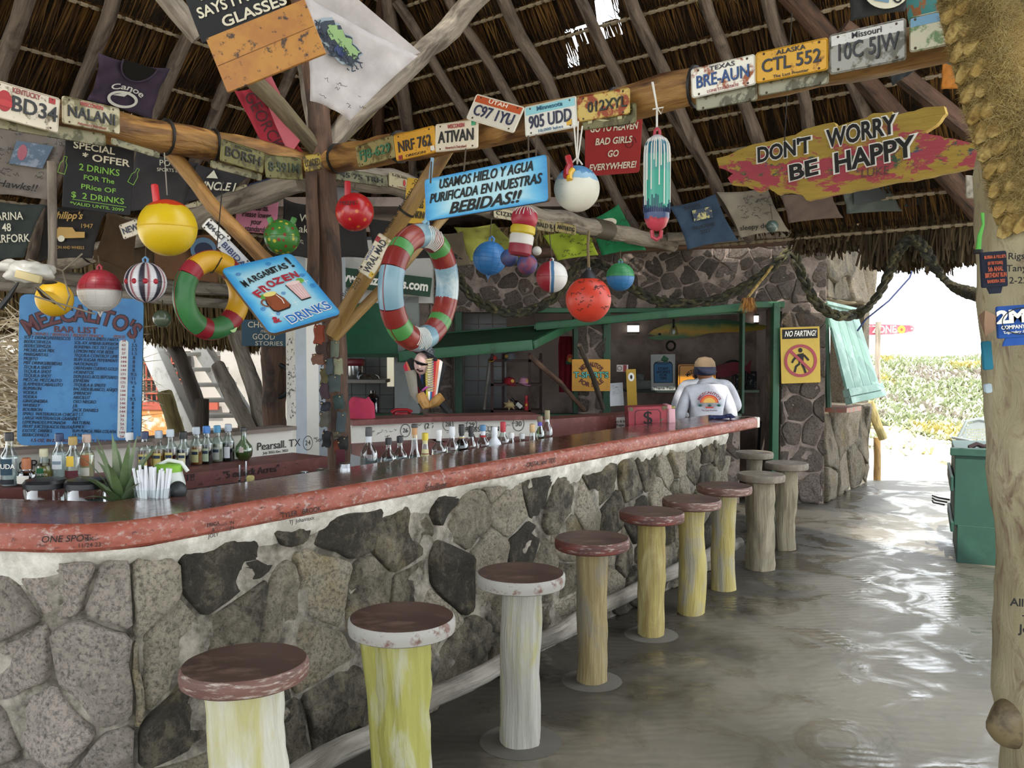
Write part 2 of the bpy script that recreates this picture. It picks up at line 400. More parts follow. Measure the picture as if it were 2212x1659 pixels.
def stones(parent, fn, Wd, Hh, cell, mat, thick=.05, seed=1, gap=.018, aspect=1.0, n=14, holes=(), name='stone', rough=1.0):
    rnd = random.Random(seed); k = 0
    for cx, cy, poly in voronoi(Wd, Hh, cell, rnd, aspect):
        if any(a < cx < b and c < cy < d for a, b, c, d in holes): continue
        k += 1
        # irregular outline: chopped corners, jittered, then pulled in by the joint
        q = []
        for (ax, ay), (bx, by) in zip(poly, poly[1:]+poly[:1]):
            L = sqrt((bx-ax)**2+(by-ay)**2)
            if L < .012: q.append((ax, ay)); continue
            c = min(.35, .018/L); m_ = max(1, int(L/(cell*.33)))
            for i in range(m_+1):
                t = c+(1-2*c)*i/m_; j = 0 if i in (0, m_) else rnd.uniform(-.035, .035)
                q.append((ax+(bx-ax)*t+(by-ay)*j, ay+(by-ay)*t-(bx-ax)*j))
        n_ = len(q); rim = []
        for x, y in q:
            dx, dy = x-cx, y-cy; r = sqrt(dx*dx+dy*dy); k_ = max(.3, (r-gap)/r) if r > 1e-6 else 1; rim.append((dx*k_, dy*k_))
        th = thick*rnd.uniform(.6, 1.25); vs = []; fs = []; tilt = (rnd.uniform(-.16, .16), rnd.uniform(-.13, .13))
        rings = ((1.0, -.5), (.985, .6), (.955, .93), (.8, 1.0), (.55, 1.0), (.28, 1.0))
        for q_, hh in rings:
            for dx, dy in rim:
                x, y = cx+dx*q_, cy+dy*q_
                h = th*hh+(0 if q_ > .99 else (noise.noise(Vector((x*7, y*7, seed)))*.03+noise.noise(Vector((x*19, y*19, seed)))*.018)*rough*min(1, thick/.04)+(x-cx)*tilt[0]+(y-cy)*tilt[1])
                vs.append(fn(x, y, h))
        vs.append(fn(cx, cy, th+noise.noise(Vector((cx*7, cy*7, seed)))*.022))
        R = len(rings)
        for a in range(R-1):
            for i in range(n_): j = (i+1) % n_; fs.append((a*n_+i, a*n_+j, (a+1)*n_+j, (a+1)*n_+i))
        for i in range(n_): fs.append(((R-1)*n_+i, (R-1)*n_+(i+1) % n_, R*n_))
        mb = MB(); mb.add(vs, fs); mb.build(name, mat, parent, auto=False)
M_FLOOR = concrete()
M_STONE = stone_mat('#dccfb6', '#b0a388', '#332d20', '#c2ab70', .9, dk=(.47, .6))
M_STONEL = stone_mat('#ecdccc', '#cfc2b2', '#7a705c', None, .4, dk=(.52, .68))
M_STONEB = stone_mat('#94857a', '#7c6e62', '#3a3028', '#806848', .6, 1.0, dk=(.5, .7))
M_STONEB2 = stone_mat('#a99a82', '#8c8068', '#39342a', '#9c8455', .4, 1.2, dk=(.5, .62))
M_MORT = mortar_mat('#4c473d', '#a0988a'); M_MORTB = mortar_mat('#6e6159', '#93847a'); M_PLAS = mortar_mat('#a8a296', '#ddd8cc')
# floor
mb = MB(); mb.add([(-9, -6, 0), (6.5, -6, 0), (6.5, 4, 0), (5.6, 10.95, 0), (3.9, 11.15, 0), (3.3, 9.9, 0), (3, 13, 0), (-9, 13, 0)], [tuple(range(8))])
mb.add([(5.6, 10.95, 0), (3.9, 11.15, 0), (3.9, 11.15, -.08), (5.6, 10.95, -.08)], [(0, 1, 2, 3)])
tag(mb.build('floor', M_FLOOR, smooth=False), kind='structure', label='worn grey trowelled concrete floor of the bar')
# bar wall path
def smoothpath(ctrl, rad=.28, step=.05):
    pts = []
    P = [Vector((x, y)) for x, y in ctrl]
    seq = [P[0]]
    for i in range(1, len(P)-1):
        a = (P[i-1]-P[i]).normalized(); b = (P[i+1]-P[i]).normalized()
        p0, p2 = P[i]+a*rad, P[i]+b*rad
        for k in range(9): t = k/8; seq.append(p0*(1-t)**2+P[i]*2*t*(1-t)+p2*t*t)
    seq.append(P[-1]); d = [0]
    for a, b in zip(seq, seq[1:]): d.append(d[-1]+(b-a).length)
    return seq, d
def pathfn(seq, d, off=0):
    def at(u):
        u = min(max(u, 0), d[-1]-1e-6)
        for i in range(len(seq)-1):
            if d[i+1] > u or i == len(seq)-2:
                t = (u-d[i])/(d[i+1]-d[i]); p = seq[i].lerp(seq[i+1], t); e = (seq[i+1]-seq[i]).normalized()
                return p, Vector((e.y, -e.x))
    return at
BP, BD = smoothpath([(-3.4, 3.12), (-1.28, 2.80), (1.74, 6.90), (1.42, 7.14)], .16)
bat = pathfn(BP, BD)
def bfn(u, z, h):
    # soften the normal near corners
    p, n = bat(u); n2 = (bat(u-.08)[1]+n+bat(u+.08)[1]).normalized()
    q = p+n2*(h-.045+.03*(1-z)); return (q.x, q.y, z)
bar = thing('bar_counter', 'long fieldstone bar with a glossy brown worktop and chipped red edge', 'bar counter', (0, 0, 0))
mb = MB(); n = 60
vs = []
for i in range(n+1):
    for j in range(5): vs.append(bfn(BD[-1]*i/n, .99*j/4, .02))
mb.add(vs, [(i*5+j, (i+1)*5+j, (i+1)*5+j+1, i*5+j+1) for i in range(n) for j in range(4)])
# inner face
vs = []
for i in range(n+1):
    p, nn = bat(BD[-1]*i/n); q = p-nn*.34; vs += [(q.x, q.y, 0), (q.x, q.y, .99)]
mb.add(vs, [(2*i, 2*i+1, 2*i+3, 2*i+2) for i in range(n)])
mb.build('mortar', M_MORT, bar)
UC = BD[1]+.2
stones(bar, lambda u, z, h: bfn(u, z, h), UC, .97, .27, M_STONEL, .045, 3, .006, .95, 18)
stones(bar, lambda u, z, h: bfn(u+UC, z, h), BD[-1]-UC, .97, .25, M_STONE, .045, 5, .006, .95, 18)
# ragged plaster under the worktop
mb = MB(); rows = 5; N = 260; vs = []
for i in range(N+1):
    u = BD[-1]*i/N; dep = .05+.15*max(0, noise.noise(Vector((u*2.6, 3, 0)))+.3)+.05*abs(noise.noise(Vector((u*9, 1, 0))))
    for j in range(rows+1):
        t = j/rows; vs.append(bfn(u, 1.0-dep*t, (.055-.05*t*t)+.008*noise.noise(Vector((u*20, t*4, 5)))))
mb.add(vs, [(i*(rows+1)+j, i*(rows+1)+j+1, (i+1)*(rows+1)+j+1, (i+1)*(rows+1)+j) for i in range(N) for j in range(rows)])
mb.build('plaster_band', M_PLAS, bar, auto=False)
# worktop
def top_mat():
    m, nd, ln, b = newmat('varnished_cement'); v = tex(nd, ln); n1 = nz(nd, ln, v, 3, 6, .6, .6); n2 = nz(nd, ln, v, 30, 4, .6)
    a = mixc(nd, ln, ramp(nd, ln, n1, [(.35, (0, 0, 0)), (.7, (1, 1, 1))]), C('#4a2a22'), C('#7d4c40'))
    ln.new(a, b.inputs['Base Color']); ln.new(ramp(nd, ln, n2, [(.3, (.16, .16, .16)), (.8, (.34, .34, .34))]), b.inputs['Roughness'])
    b.inputs['Coat Weight'].default_value = .5; b.inputs['Coat Roughness'].default_value = .12
    bump(nd, ln, b, nz(nd, ln, v, 7, 4, .6, .5), .16, .005); return m
M_TOP = top_mat()
M_EDGE = worn('#84402f', '#a8948a', .54, .7, 38, .5, 0, '#96503f', .5, (1, 1, 1.6))
def sweep(seq, d, prof, mat, name, parent, wob=0, closed=True, N=120, u0=0, u1=None):
    at = pathfn(seq, d); vs = []; k = len(prof); u1 = u1 or d[-1]
    for i in range(N+1):
        u = u0+(u1-u0)*i/N; p, nn = at(u); n2 = (at(max(0, u-.06))[1]+nn+at(min(d[-1], u+.06))[1]).normalized()
        for j, (o, z) in enumerate(prof):
            ww = wob*noise.noise(Vector((u*5, o*9, z*9))) if wob else 0
            q = p+n2*(o+ww); vs.append((q.x, q.y, z+ww*.6))
    m_ = MB(); kk = k if closed else k-1
    m_.add(vs, [(i*k+j, (i+1)*k+j, (i+1)*k+(j+1) % k, i*k+(j+1) % k) for i in range(N) for j in range(kk)])
    if closed: m_.add([vs[j] for j in range(k)], [tuple(range(k))]); m_.add([vs[N*k+j] for j in range(k)], [tuple(range(k))[::-1]])
    return m_.build(name, mat, parent)
TP, TD = smoothpath([(-3.4, 3.10), (-1.30, 2.76), (2.03, 7.29)], .24)
def isect(p, d, q, e):
    k = ((q.x-p.x)*e.y-(q.y-p.y)*e.x)/(d.x*e.y-d.y*e.x); return p+d*k
_o = [pathfn(TP, TD)(TD[-1]*i/120) for i in range(121)]; _o = [p-n_*.012 for p, n_ in _o]
_a, _b, _c = Vector((-3.4, 3.10)), Vector((-1.30, 2.76)), Vector((2.03, 7.29)); _d1 = (_b-_a).normalized(); _d2 = (_c-_b).normalized(); _n1 = Vector((_d1.y, -_d1.x)); _n2 = Vector((_d2.y, -_d2.x))
mb = MB(); mb.prism([tuple(p) for p in _o]+[tuple(_c-_n2*.42), tuple(isect(_b-_n1*.42, _d1, _b-_n2*.42, _d2)), tuple(_a-_n1*.42)], 1.003, 1.09); mb.build('worktop', M_TOP, bar, smooth=False)
e_ = sweep(TP, TD, [(-.013, 1.0), (-.013, 1.0895), (-.004, 1.088), (.012, 1.074), (.018, 1.05), (.014, 1.012), (.002, 1.0)], M_EDGE, 'front_edge', bar, .006, N=240)
e_['label'] = 'chipped red painted front edge'
mb = MB(); ep, en = pathfn(TP, TD)(TD[-1]); ed = Vector((-en.y, en.x))
mb.box((ep.x-en.x*.2+ed.x*.008, ep.y-en.y*.2+ed.y*.008, 1.045), (.44, .05, .088), Matrix.Rotation(atan2(en.y, en.x), 3, 'Z'), bev=.008)
mb.build('end_edge', worn('#d9cfc4', '#b0685c', .55, .66, 12), bar)
tat = pathfn(TP, TD)
def efn(u, z):
    p, nn = tat(u); q = p+nn*.0235; return (q.x, q.y, z)
def on_edge(t, px, py, h, **k):
    """lettering on the worktop's edge at the place a pixel sees"""
    best = min((abs(CXP+F*tat(TD[-1]*i/800)[0].x/tat(TD[-1]*i/800)[0].y-px), i) for i in range(801))[1]
    p, nn = tat(TD[-1]*best/800); r = ray(px, py); z = CH+r.z/r.y*p.y
    M = Matrix(((-nn.y, 0, nn.x, p.x+nn.x*.024), (nn.x, 0, nn.y, p.y+nn.y*.024), (0, 1, 0, z), (0, 0, 0, 1)))
    text(t, bar, 0, 0, h, INK, M=M, ext=.0004, name='marker_writing', **k)
on_edge('ONE SPOT', 140, 1161, .022, shear=.2); on_edge('NK\n11/24 23', 190, 1168, .014); on_edge('ERICA\n&\nJOEY', 447, 1143, .014)
on_edge('IN\nJN', 490, 1133, .013); on_edge('TYLER   BROOK', 640, 1105, .02); on_edge('TJ  Johannaxx', 640, 1122, .016)
on_edge('Schulllens', 930, 1050, .028, shear=.3); on_edge('CASTAL and TIDS', 1162, 999, .026, shear=.2)
scrib(bar, 0.3, 1.015, TD[-1]-.1, 1.075, 330, plain('#5a3a38', .7), .012, 4, name='marker_scribble', lw=.0022, fn=efn)
# foot rail
M_RAIL = logmat('#8a8378', '#a09a8e', '#6d675c'); M_LOGY = logmat('#8a7c4c', '#b5a56c', '#6a5a38'); M_LOGG = logmat('#7b7166', '#a39887', '#554b40')
M_LOGW = logmat('#a8a292', '#d2cfc2', '#8b866f'); M_LOGYG = logmat('#a8a04a', '#c9c489', '#d3d0c2'); M_LOGO = logmat('#7a5226', '#b58a4c', '#4c2c16', .5, 25)
M_LOGR = logmat('#50392a', '#6f5240', '#33261d'); M_LOGD = logmat('#3a3028', '#55483a', '#221b15'); M_LOGB = logmat('#7d6032', '#a3834c', '#5e4322', .5, 20, 1.5); M_LOGOL = logmat('#655a42', '#85775a', '#463c2c')
M_TRUNK = logmat('#a39467', '#b8aa80', '#6e6150', .7, 9, 4)
pts = [(-2.6, 3.22, .2), (-.93, 2.62, .175), (-.62, 3.25, .165), (.02, 4.2, .17), (.5, 4.98, .175), (1.1, 5.85, .17), (1.75, 6.73, .17)]
pts = [Vector(pts[1]).lerp(Vector((pts[1][0]-.3, pts[1][1]-.45, .17)), 1)]+[Vector(p) for p in pts[1:]]
def dens(pts, step=.12, j=0, seed=0):
    o = []; P = [Vector(p) for p in pts]
    for a, b in zip(P, P[1:]):
        k = max(1, int((b-a).length/step))
        for i in range(k): o.append(a.lerp(b, i/k))
    o.append(P[-1])
    if j: o = [p+Vector([noise.noise(Vector((i*.35+seed*9, c*5, seed))) for c in range(3)])*j for i, p in enumerate(o)]
    return o
mb = MB(); mb.tube(dens(pts, .12, .02, 3), .043, 14, .15, 3)
t = mb.build('foot_rail', M_RAIL); tag(t, 'long grey log foot rail running behind the stools at the foot of the bar', 'foot rail')
# ---------------------------------------------------------------- beams, posts
def log(name, label, cat, pts, rad, mat, group=None, j=.02, seed=1, wob=.18, seg=14, parent=None, step=.12, kind=None, straps=()):
    mb = MB(); P = dens(pts, step, j, seed); n = len(P)
    if hasattr(rad, '__len__'): rad = [rad[0]+(rad[1]-rad[0])*i/(n-1) for i in range(n)]
    mb.tube(P, rad, seg, wob, seed)
    if parent is not None: return mb.build(name, mat, parent)
    o = mb.build(name, mat); tag(o, label, cat, group, kind)
    for s_ in straps:
        i = int(s_*(n-2)); a, b = P[i], P[i+1]; r0 = (rad if not hasattr(rad, '__len__') else rad[i])+.004
        q = MB(); q.tube([a, a+(b-a).normalized()*.012], r0*1.08, 14); q.build('strap', plain('#1a1712', .6), o)
    return o
BH = 2.75
Ra = G(700, 352, BH); Rb = G(1440, 205, BH); Rc = G(2000, 100, BH); Rc = Rb+(Rc-Rb)*1.25
La = G(-80, 206, BH); Lb = G(300, 287, BH); Lc = G(680, 357, BH); La = Lc.lerp(La, 1.3)
log('roof_beam', 'orange-brown peeled log beam sloping down to the centre post from the left, carrying plates', 'beam', [La, Lb, Lc], .085, M_LOGO, 'log beams', seed=2, straps=(.72, .8))
log('roof_beam', 'honey-coloured peeled log beam running right from the centre post under coloured plates', 'beam', [Ra, Rb, Rc], .078, M_LOGO, 'log beams', seed=5, straps=(.06, .2, .62, .72))
L2a = G(715, 371, 2.72); L2b = G(1452, 528, 2.72)
log('roof_beam', 'grey log beam going away from the centre post to the back wall', 'beam', [L2a, L2b], (.085, .07), M_LOGG, 'log beams', j=.03, seed=7)
R2a = W(660, 388, 5.5); R2b = W(120, 575, 8.6)
log('roof_beam', 'pale grey log beam behind the yellow buoy, tied with dark cord', 'beam', [R2a, W(420, 470, 6.4), R2b], (.075, .085), M_LOGG, 'log beams', seed=9, straps=(.6, .66, .8))
post = log('centre_post', 'dark brown centre post covered with drink sleeves and old caps', 'post', [W(738, 1150, 5.2), W(724, 760, 5.2), W(697, 330, 5.2), W(672, 100, 5.2), W(640, -80, 5.2)], .067, M_LOGR, j=.015, seed=4)
log('slim_pole', 'slim brown pole standing against the left of the centre post', 'pole', [W(676, 700, 5.12), W(676, 560, 5.12), W(672, 370, 5.12)], .035, M_LOGR, j=.01, seed=14)
log('thin_hanging_pole', 'thin grey upright pole at the left beneath the licence plates', 'pole', [W(113, 590, 4.3), W(112, 350, 4.3)], .021, M_LOGG, j=.004, seed=8)
log('diagonal_brace', 'orange peeled log brace slanting from the left beam behind the margarita sign', 'brace', [W(360, 318, 4.75), W(455, 440, 4.78), W(572, 560, 4.85), W(640, 625, 5.0)], .042, M_LOGO, seed=12, j=.012)
log('diagonal_brace', 'yellow bamboo-like brace with marker writing, from the right beam down to the centre post', 'brace', [W(968, 318, 4.7), W(850, 500, 4.85), W(716, 722, 5.08)], .041, M_LOGB, seed=15, j=.008, straps=(.4,))
log('diagonal_brace', 'thinner tan brace behind the bamboo-like one, reaching the centre post', 'brace', [W(1000, 420, 5.6), W(845, 604, 5.3), W(718, 735, 5.12)], .029, M_LOGB, seed=16, j=.01)
br = thing('marker_notes', 'handwritten marker names on the yellow bamboo-like brace', 'writing', M=frame(W(833, 500, 4.76), Vector((.62, 0, 1)), Vector((-1, 0, .62))))
text('Dean & Merletta 2024', br, .18, 0, .022, INK, wd=.38, name='marker_writing'); text('Brian & Jaime\n2023', br, -.32, 0, .02, INK, wd=.2, name='marker_writing')
# ---------------------------------------------------------------- roof
def thatch_mat(a, b_, c):
    m, nd, ln, b = newmat('palm_thatch'); g = nd.new('ShaderNodeNewGeometry')
    v = tex(nd, ln); n = nz(nd, ln, v, 3, 4)
    col = ramp(nd, ln, g.outputs['Random Per Island'], [(0, C(a)), (.5, C(b_)), (1, C(c))])
    ln.new(mixc(nd, ln, ramp(nd, ln, n, [(.4, (.55, .55, .55)), (.6, (1, 1, 1))]), C('#2a1d10'), col), b.inputs['Base Color'])
    b.inputs['Roughness'].default_value = .7; b.inputs['Specular IOR Level'].default_value = .25; return m
M_THATCH = thatch_mat('#32210f', '#553a1b', '#785829'); M_THDK = thatch_mat('#18120a', '#261d11', '#382b18')
M_DARK = worn('#33230f', '#1c130a', .5, .6, 30, .95); M_BATT = logmat('#8a7a62', '#b3a488', '#6a5a44'); M_RAFT = logmat('#5f5247', '#857668', '#3f342b')
roof = tag(bpy.data.objects.new('ceiling', None), 'steep palm-thatch roof on crooked rafters and tied battens', kind='structure'); COL.objects.link(roof)
# hip line between the two roof planes
def inpoly(x, y, P):
    r = False
    for (ax, ay), (bx, by) in zip(P, P[1:]+P[:1]):
        if (ay > y) != (by > y) and x < (bx-ax)*(y-ay)/(by-ay)+ax: r = not r
    return r
def roof_plane(n, c, k, ehat, brange, alim, spacing, rafters, seed, hole=((0, 0),)*3):
    """ehat horizontal along the eave; b = n.p ; alim(b) -> (a0,a1)"""
    N_ = Vector((n[0], n[1], 0)); E = Vector((ehat[0], ehat[1], 0)); nl = N_.length; N_ = N_/nl
    def P(a, b, h=0):
        p = E*a+N_*(b/nl); z = c-k*b
        up = Vector((N_.x*k*nl, N_.y*k*nl, 1)).normalized()
        return Vector((p.x, p.y, z))+up*h
    rnd = random.Random(seed)
    b0, b1 = brange; st = spacing/sqrt(1+(k*nl)**2)*nl
    rows = []; b = b1
    while b > b0: rows.append(b); b -= st
    # backing mat
    mb = MB(); vs = []; fs = []
    sub_ = [b1]+rows; fine = []
    for b_, c_ in zip(sub_, sub_[1:]): fine += [b_, (b_+c_)/2]
    fine.append(sub_[-1])
    for i, b in enumerate(fine):
        a0, a1 = alim(b); K = 60; vs += [P(a0+(a1-a0)*q/K, b, .13) for q in range(K+1)]
        if i:
            for q in range(K):
                am = a0+(a1-a0)*(q+.5)/K
                if not inpoly(am, (b+fine[i-1])/2, hole): o = i*(K+1)+q; fs.append((o-K-1, o-K, o+1, o))
    mb.add(vs, fs); mb.build('thatch_backing', M_DARK, roof, smooth=False)
    for lay, mat in ((0, M_THATCH), (1, M_THDK)):
        mb = MB()
        for b in rows:
            a0, a1 = alim(b)
            if a1-a0 < .2: continue
            nn = int((a1-a0)/(.011 if lay == 0 else .016))
            for _ in range(nn):
                a = rnd.uniform(a0, a1)
                if inpoly(a, b, hole) and rnd.random() < .93: continue
                L = (st*rnd.uniform(.85, 1.25)) if lay == 0 else st*rnd.uniform(.18, .36)
                wd = rnd.uniform(.01, .028); da = rnd.uniform(-.05, .05)
                h0 = .05+rnd.uniform(-.01, .02) if lay == 0 else .03+rnd.uniform(-.02, .01); h1 = -.01+rnd.uniform(-.02, .05)
                bb = b-st if lay == 0 else b-st*1.0
                if lay == 1: bb = b-st*rnd.uniform(.02, .12); h1 = h0+.04; L = -L*1.0
                p = P(a, bb, h0); q = P(a+wd, bb, h0); r = P(a+da+wd*.5, bb+L, h1 if lay == 0 else h0-.03)
                mb.add([p, q, r], [(0, 1, 2)])
        o = mb.build('thatch', mat, roof, smooth=False); o['kind'] = 'stuff'
    for i, b in enumerate(rows):
        a0, a1 = alim(b)
        if a1-a0 < .3: continue
        q = MB(); L = dens([P(a0, b, -.02), P(a1, b, -.02)], .16, .012, seed+i)
        q.tube(L, .011, 6, .2, i)
        m2 = MB()
        x = a0
        while x < a1:   # cord wraps
            c0 = P(x, b, -.02); q.tube([c0, c0+E*.06], .017, 6); x += .095
        q.build('batten', M_BATT, roof, smooth=True)
    for i, (p, q_, r) in enumerate(rafters):
        mb = MB(); L = dens([p, q_], .2, .045, seed*3+i); mb.tube(L, r, 10, .25, i+seed); mb.build('rafter', M_RAFT, roof)
    return P
# solve hip: a on plane R where zL = zR
ER = Vector((.766, -.643)); nRv = Vector(NR); EL = Vector((NL[1], -NL[0])).normalized(); nLv = Vector(NL)
def hipR(b):   # smallest a on R
    p0 = nRv*b/nRv.length_squared; zR = CR-KR*b
    # CL - KL*(nL.(p0+ER a)) = zR
    return (CL-KL*nLv.dot(p0)-zR)/(KL*nLv.dot(ER))
def hipL(b):
    p0 = nLv*b/nLv.length_squared; zL = CL-KL*b
    return (CR-KR*nRv.dot(p0)-zL)/(KR*nRv.dot(EL))
q1 = HR(1700, -40, 1); q2 = HR(2120, 430, 1)
A1 = Vector((q1.x, q1.y)).dot(ER); B1 = Vector((q1.x, q1.y)).dot(nRv); A2 = Vector((q2.x, q2.y)).dot(ER); B2 = Vector((q2.x, q2.y)).dot(nRv)
def limR(b): return hipR(b)-.12, A1+(b-B1)*(A2-A1)/(B2-B1)+2.6
def limL(b): return -4.5, hipL(b)+.12
def rR(x0, y0, x1, y1, r=.05, f=.985): return (HR(x0, y0, f), HR(x1, y1, f), r)
def rL(x0, y0, x1, y1, r=.05, f=.985): return (HL(x0, y0, f), HL(x1, y1, f), r)
raftR = [rR(1350, -30, 1560, 440, .055), rR(1516, -20, 1665, 375, .055), rR(1655, -20, 1790, 400, .055), rR(1080, -20, 1195, 215, .06), rR(1195, 215, 1420, 560, .05),
         rR(1240, -30, 1480, 480, .05), rR(855, 0, 1100, 400, .05), rR(960, -20, 1290, 520, .05), rR(835, -20, 890, 330, .075), rR(890, 330, 905, 480, .05), rR(1800, 90, 1930, 380, .05), rR(1410, 180, 1620, 520, .045)]
raftL = [rL(60, -20, -20, 200, .07), rL(247, -10, 150, 260, .055), rL(420, 40, 330, 250, .055), rL(330, 250, 240, 470, .05), rL(505, 160, 380, 440, .055), rL(640, 130, 520, 400, .05), rL(560, 0, 470, 230, .05),
         rL(150, 300, 60, 560, .05), rL(430, 380, 330, 560, .05)]
PR = roof_plane(NR, CR, KR, ER, (3.2, 8.36), limR, .36, raftR, 11, [(lambda p: (Vector((p.x, p.y)).dot(ER), Vector((p.x, p.y)).dot(nRv)))(HR(x, y, 1)) for x, y in ((1205, 118), (1265, 52), (1322, 2), (1352, 96), (1300, 108), (1228, 140))])
PL = roof_plane(NL, CL, KL, EL, (2.6, 9.1), limL, .52, raftL, 12, [(lambda p: (Vector((p.x, p.y)).dot(EL), Vector((p.x, p.y)).dot(nLv)))(HL(x, y, 1)) for x, y in ((150, -12), (190, -14), (226, 30), (216, 46))])
# hip rafter and right-hand facet
hp = MB(); hb = [(PR(hipR(b), b, -.05)) for b in (4.0, 5.5, 7, 8.7)]; hp.tube(dens(hb, .3, .03, 3), .07, 10, .2, 3); hp.build('hip_rafter', M_LOGR, roof)
hp = MB(); hp.tube(dens([q1*1+Vector((0, 0, -.08)), q2+Vector((0, 0, -.12))], .3, .02, 5), .085, 10, .15, 8); hp.build('hip_rafter', M_LOGR, roof)
hp = MB(); hp.tube(dens([HR(1820, 60, .95), HR(2130, 310, .95)], .3, .02, 5), .07, 10, .15, 9); hp.build('hip_rafter', M_LOGR, roof)
# unseen roof over and behind the camera, added to shade the inside
mb = MB()
zt = CR-3.2
a0, a1 = limR(3.2); pa, pb = PR(a0, 3.2), PR(a1, 3.2); a0, a1 = limL(2.6); pc, pd = PL(a0, 2.6), PL(a1, 2.6)
bk = [Vector((-3.5, -3.2, 3.0)), Vector((7.5, -2.6, 3.0))]
mb.add([pa, pb, bk[1], bk[0], pd, pc], [(0, 1, 2, 3), (4, 0, 3, 5)])
mb.build('unseen_near_slope', M_DARK, roof, smooth=False)
# eave logs and thatch fringe on the left
el0 = W(-60, 590, 8.3); el1 = W(690, 640, 10.4)
def eave(p0, p1, nm, seed, L0=.55, L1=.85, mat=M_THATCH, out=.25, n=2600):
    rnd = random.Random(seed); mb = MB(); d = (p1-p0); e = d.normalized(); o = Vector((e.y, -e.x, 0)).normalized()
    for i in range(n):
        t = rnd.random(); p = p0+d*t+o*rnd.uniform(-out, out)*.5+Vector((0, 0, .12)); L = rnd.uniform(L0, L1)*(1+.25*noise.noise(Vector((t*12, seed, 0))))
        w_ = e*rnd.uniform(.01, .03); s_ = e*rnd.uniform(-.08, .08)+o*rnd.uniform(-.12, .12)
        mb.add([p, p+w_, p+w_*.7+s_+Vector((0, 0, -L)), p+s_+Vector((0, 0, -L*.97))], [(0, 1, 2, 3)])
    ob = mb.build(nm, mat, roof, smooth=False); ob['kind'] = 'stuff'; return ob
M_FRINGE = thatch_mat('#4a3a22', '#7c6640', '#a08a5c')
fo = Vector((-.25, .3, .1)); eave(el0+fo+Vector((0, 0, .05)), el1+fo, 'thatch_fringe', 3, .68, .9, M_FRINGE, n=5200)
log('eave_log', 'grey-brown eave log above the drinks menu board', 'beam', [el0, el1], .075, M_LOGG, 'eave logs', seed=21, kind='structure')
log('eave_log', 'lower grey eave pole running behind the spherical floats at left', 'beam', [W(-60, 612, 7.6), W(520, 660, 8.6)], .05, M_LOGG, 'eave logs', seed=22, kind='structure')
# long crooked timbers rising from the centre post
log('crooked_timber', 'long pale split timber rising right from the centre post to the roof', 'timber', [W(693, 325, 5.25), W(780, 235, 5.4), W(905, 125, 5.7), W(1050, -25, 6.2)], (.06, .075), M_LOGG, 'crooked roof timbers', seed=31, j=.03)
log('crooked_timber', 'brown timber going up left from the centre post past the red shirt', 'timber', [W(690, 328, 5.2), W(600, 225, 5.0), W(540, 165, 4.9)], .045, M_LOGOL, 'crooked roof timbers', seed=32, j=.02)
log('crooked_timber', 'short yellowish timber behind the white shirt near the centre post', 'timber', [W(700, 320, 5.3), W(790, 240, 5.5), W(850, 180, 5.7)], .05, M_LOGOL, 'crooked roof timbers', seed=33, j=.02)
log('crooked_timber', 'grey timber crossing at the top left above the black chalk sign', 'timber', [W(340, -30, 4.4), W(432, 78, 4.5)], .05, M_LOGG, 'crooked roof timbers', seed=34, j=.01)
log('crooked_timber', 'upright forked timber continuing up from the centre post', 'timber', [W(690, 330, 5.3), W(668, 215, 5.4), W(652, 120, 5.5)], .045, M_LOGG, 'crooked roof timbers', seed=35, j=.01)
# gaps of daylight in the roof are real bright laths beyond the thatch
# ---------------------------------------------------------------- back wall, store room
WY = 9.4          # front face of the rear wall
def X(px, Y): return (px-CXP)/F*Y
def Z(py, Y): return W(CXP, py, Y).z
wb = tag(bpy.data.objects.new('wall_back', None), 'rubble stone rear wall with green-framed shutter openings', kind='structure'); COL.objects.link(wb)
xa, xb, xc, xd = X(930, WY), X(1600, WY), X(1688, WY), X(1783, WY)
zs, zh, zt = Z(893, WY), Z(674, WY), Z(530, WY)
def slab(o, x0, x1, y0, y1, z0, z1, mat, name='panel', bev=0):
    mb = MB(); mb.box(((x0+x1)/2, (y0+y1)/2, (z0+z1)/2), (x1-x0, y1-y0, z1-z0), bev=bev); return mb.build(name, mat, o, smooth=False)
slab(wb, xa, xb, WY, WY+.35, zh, zt+.12, M_MORTB, 'upper_masonry'); slab(wb, X(975, WY), xb, WY, WY+.35, 0, zs-.02, M_MORTB, 'lower_masonry')
slab(wb, xb, xc, WY, WY+.35, Z(655, WY), zt+.12, M_MORTB, 'upper_masonry')
slab(wb, xc, xd, WY, WY+.6, 0, zt+.12, M_MORTB, 'pillar')
wf = lambda u, z, h: (xa+u, WY+.012-h, zh+z)
stones(wb, wf, xd-xa, zt-zh, .2, M_STONEB, .022, 21, .006, .75, 12)
stones(wb, lambda u, z, h: (X(975, WY)+u, WY+.012-h, z), xb-X(975, WY), zs-.03, .26, M_STONEB, .025, 22, .008, .8, 12)
stones(wb, lambda u, z, h: (xc+u, WY+.012-h, z), xd-xc, zh, .25, M_STONEB, .03, 23, .008, 1.1, 12)
slab(wb, X(1240, WY), X(1312, WY), WY-.02, WY+.3, zs, zh, M_MORTB, 'pier')
stones(wb, lambda u, z, h: (X(1243, WY)+u, WY-.01-h, zs+z), X(1309, WY)-X(1243, WY), zh-zs, .2, M_STONEB, .03, 24, .012, 1.1, 12)
slab(wb, X(905, WY), X(978, WY), WY+.02, WY+.3, 0, zh+.1, M_MORTB, 'pier')
stones(wb, lambda u, z, h: (X(925, WY)+u, WY-h+.03, zs+z), .26, zh-zs, .18, M_STONEB, .03, 25, .012, 1.1, 12)
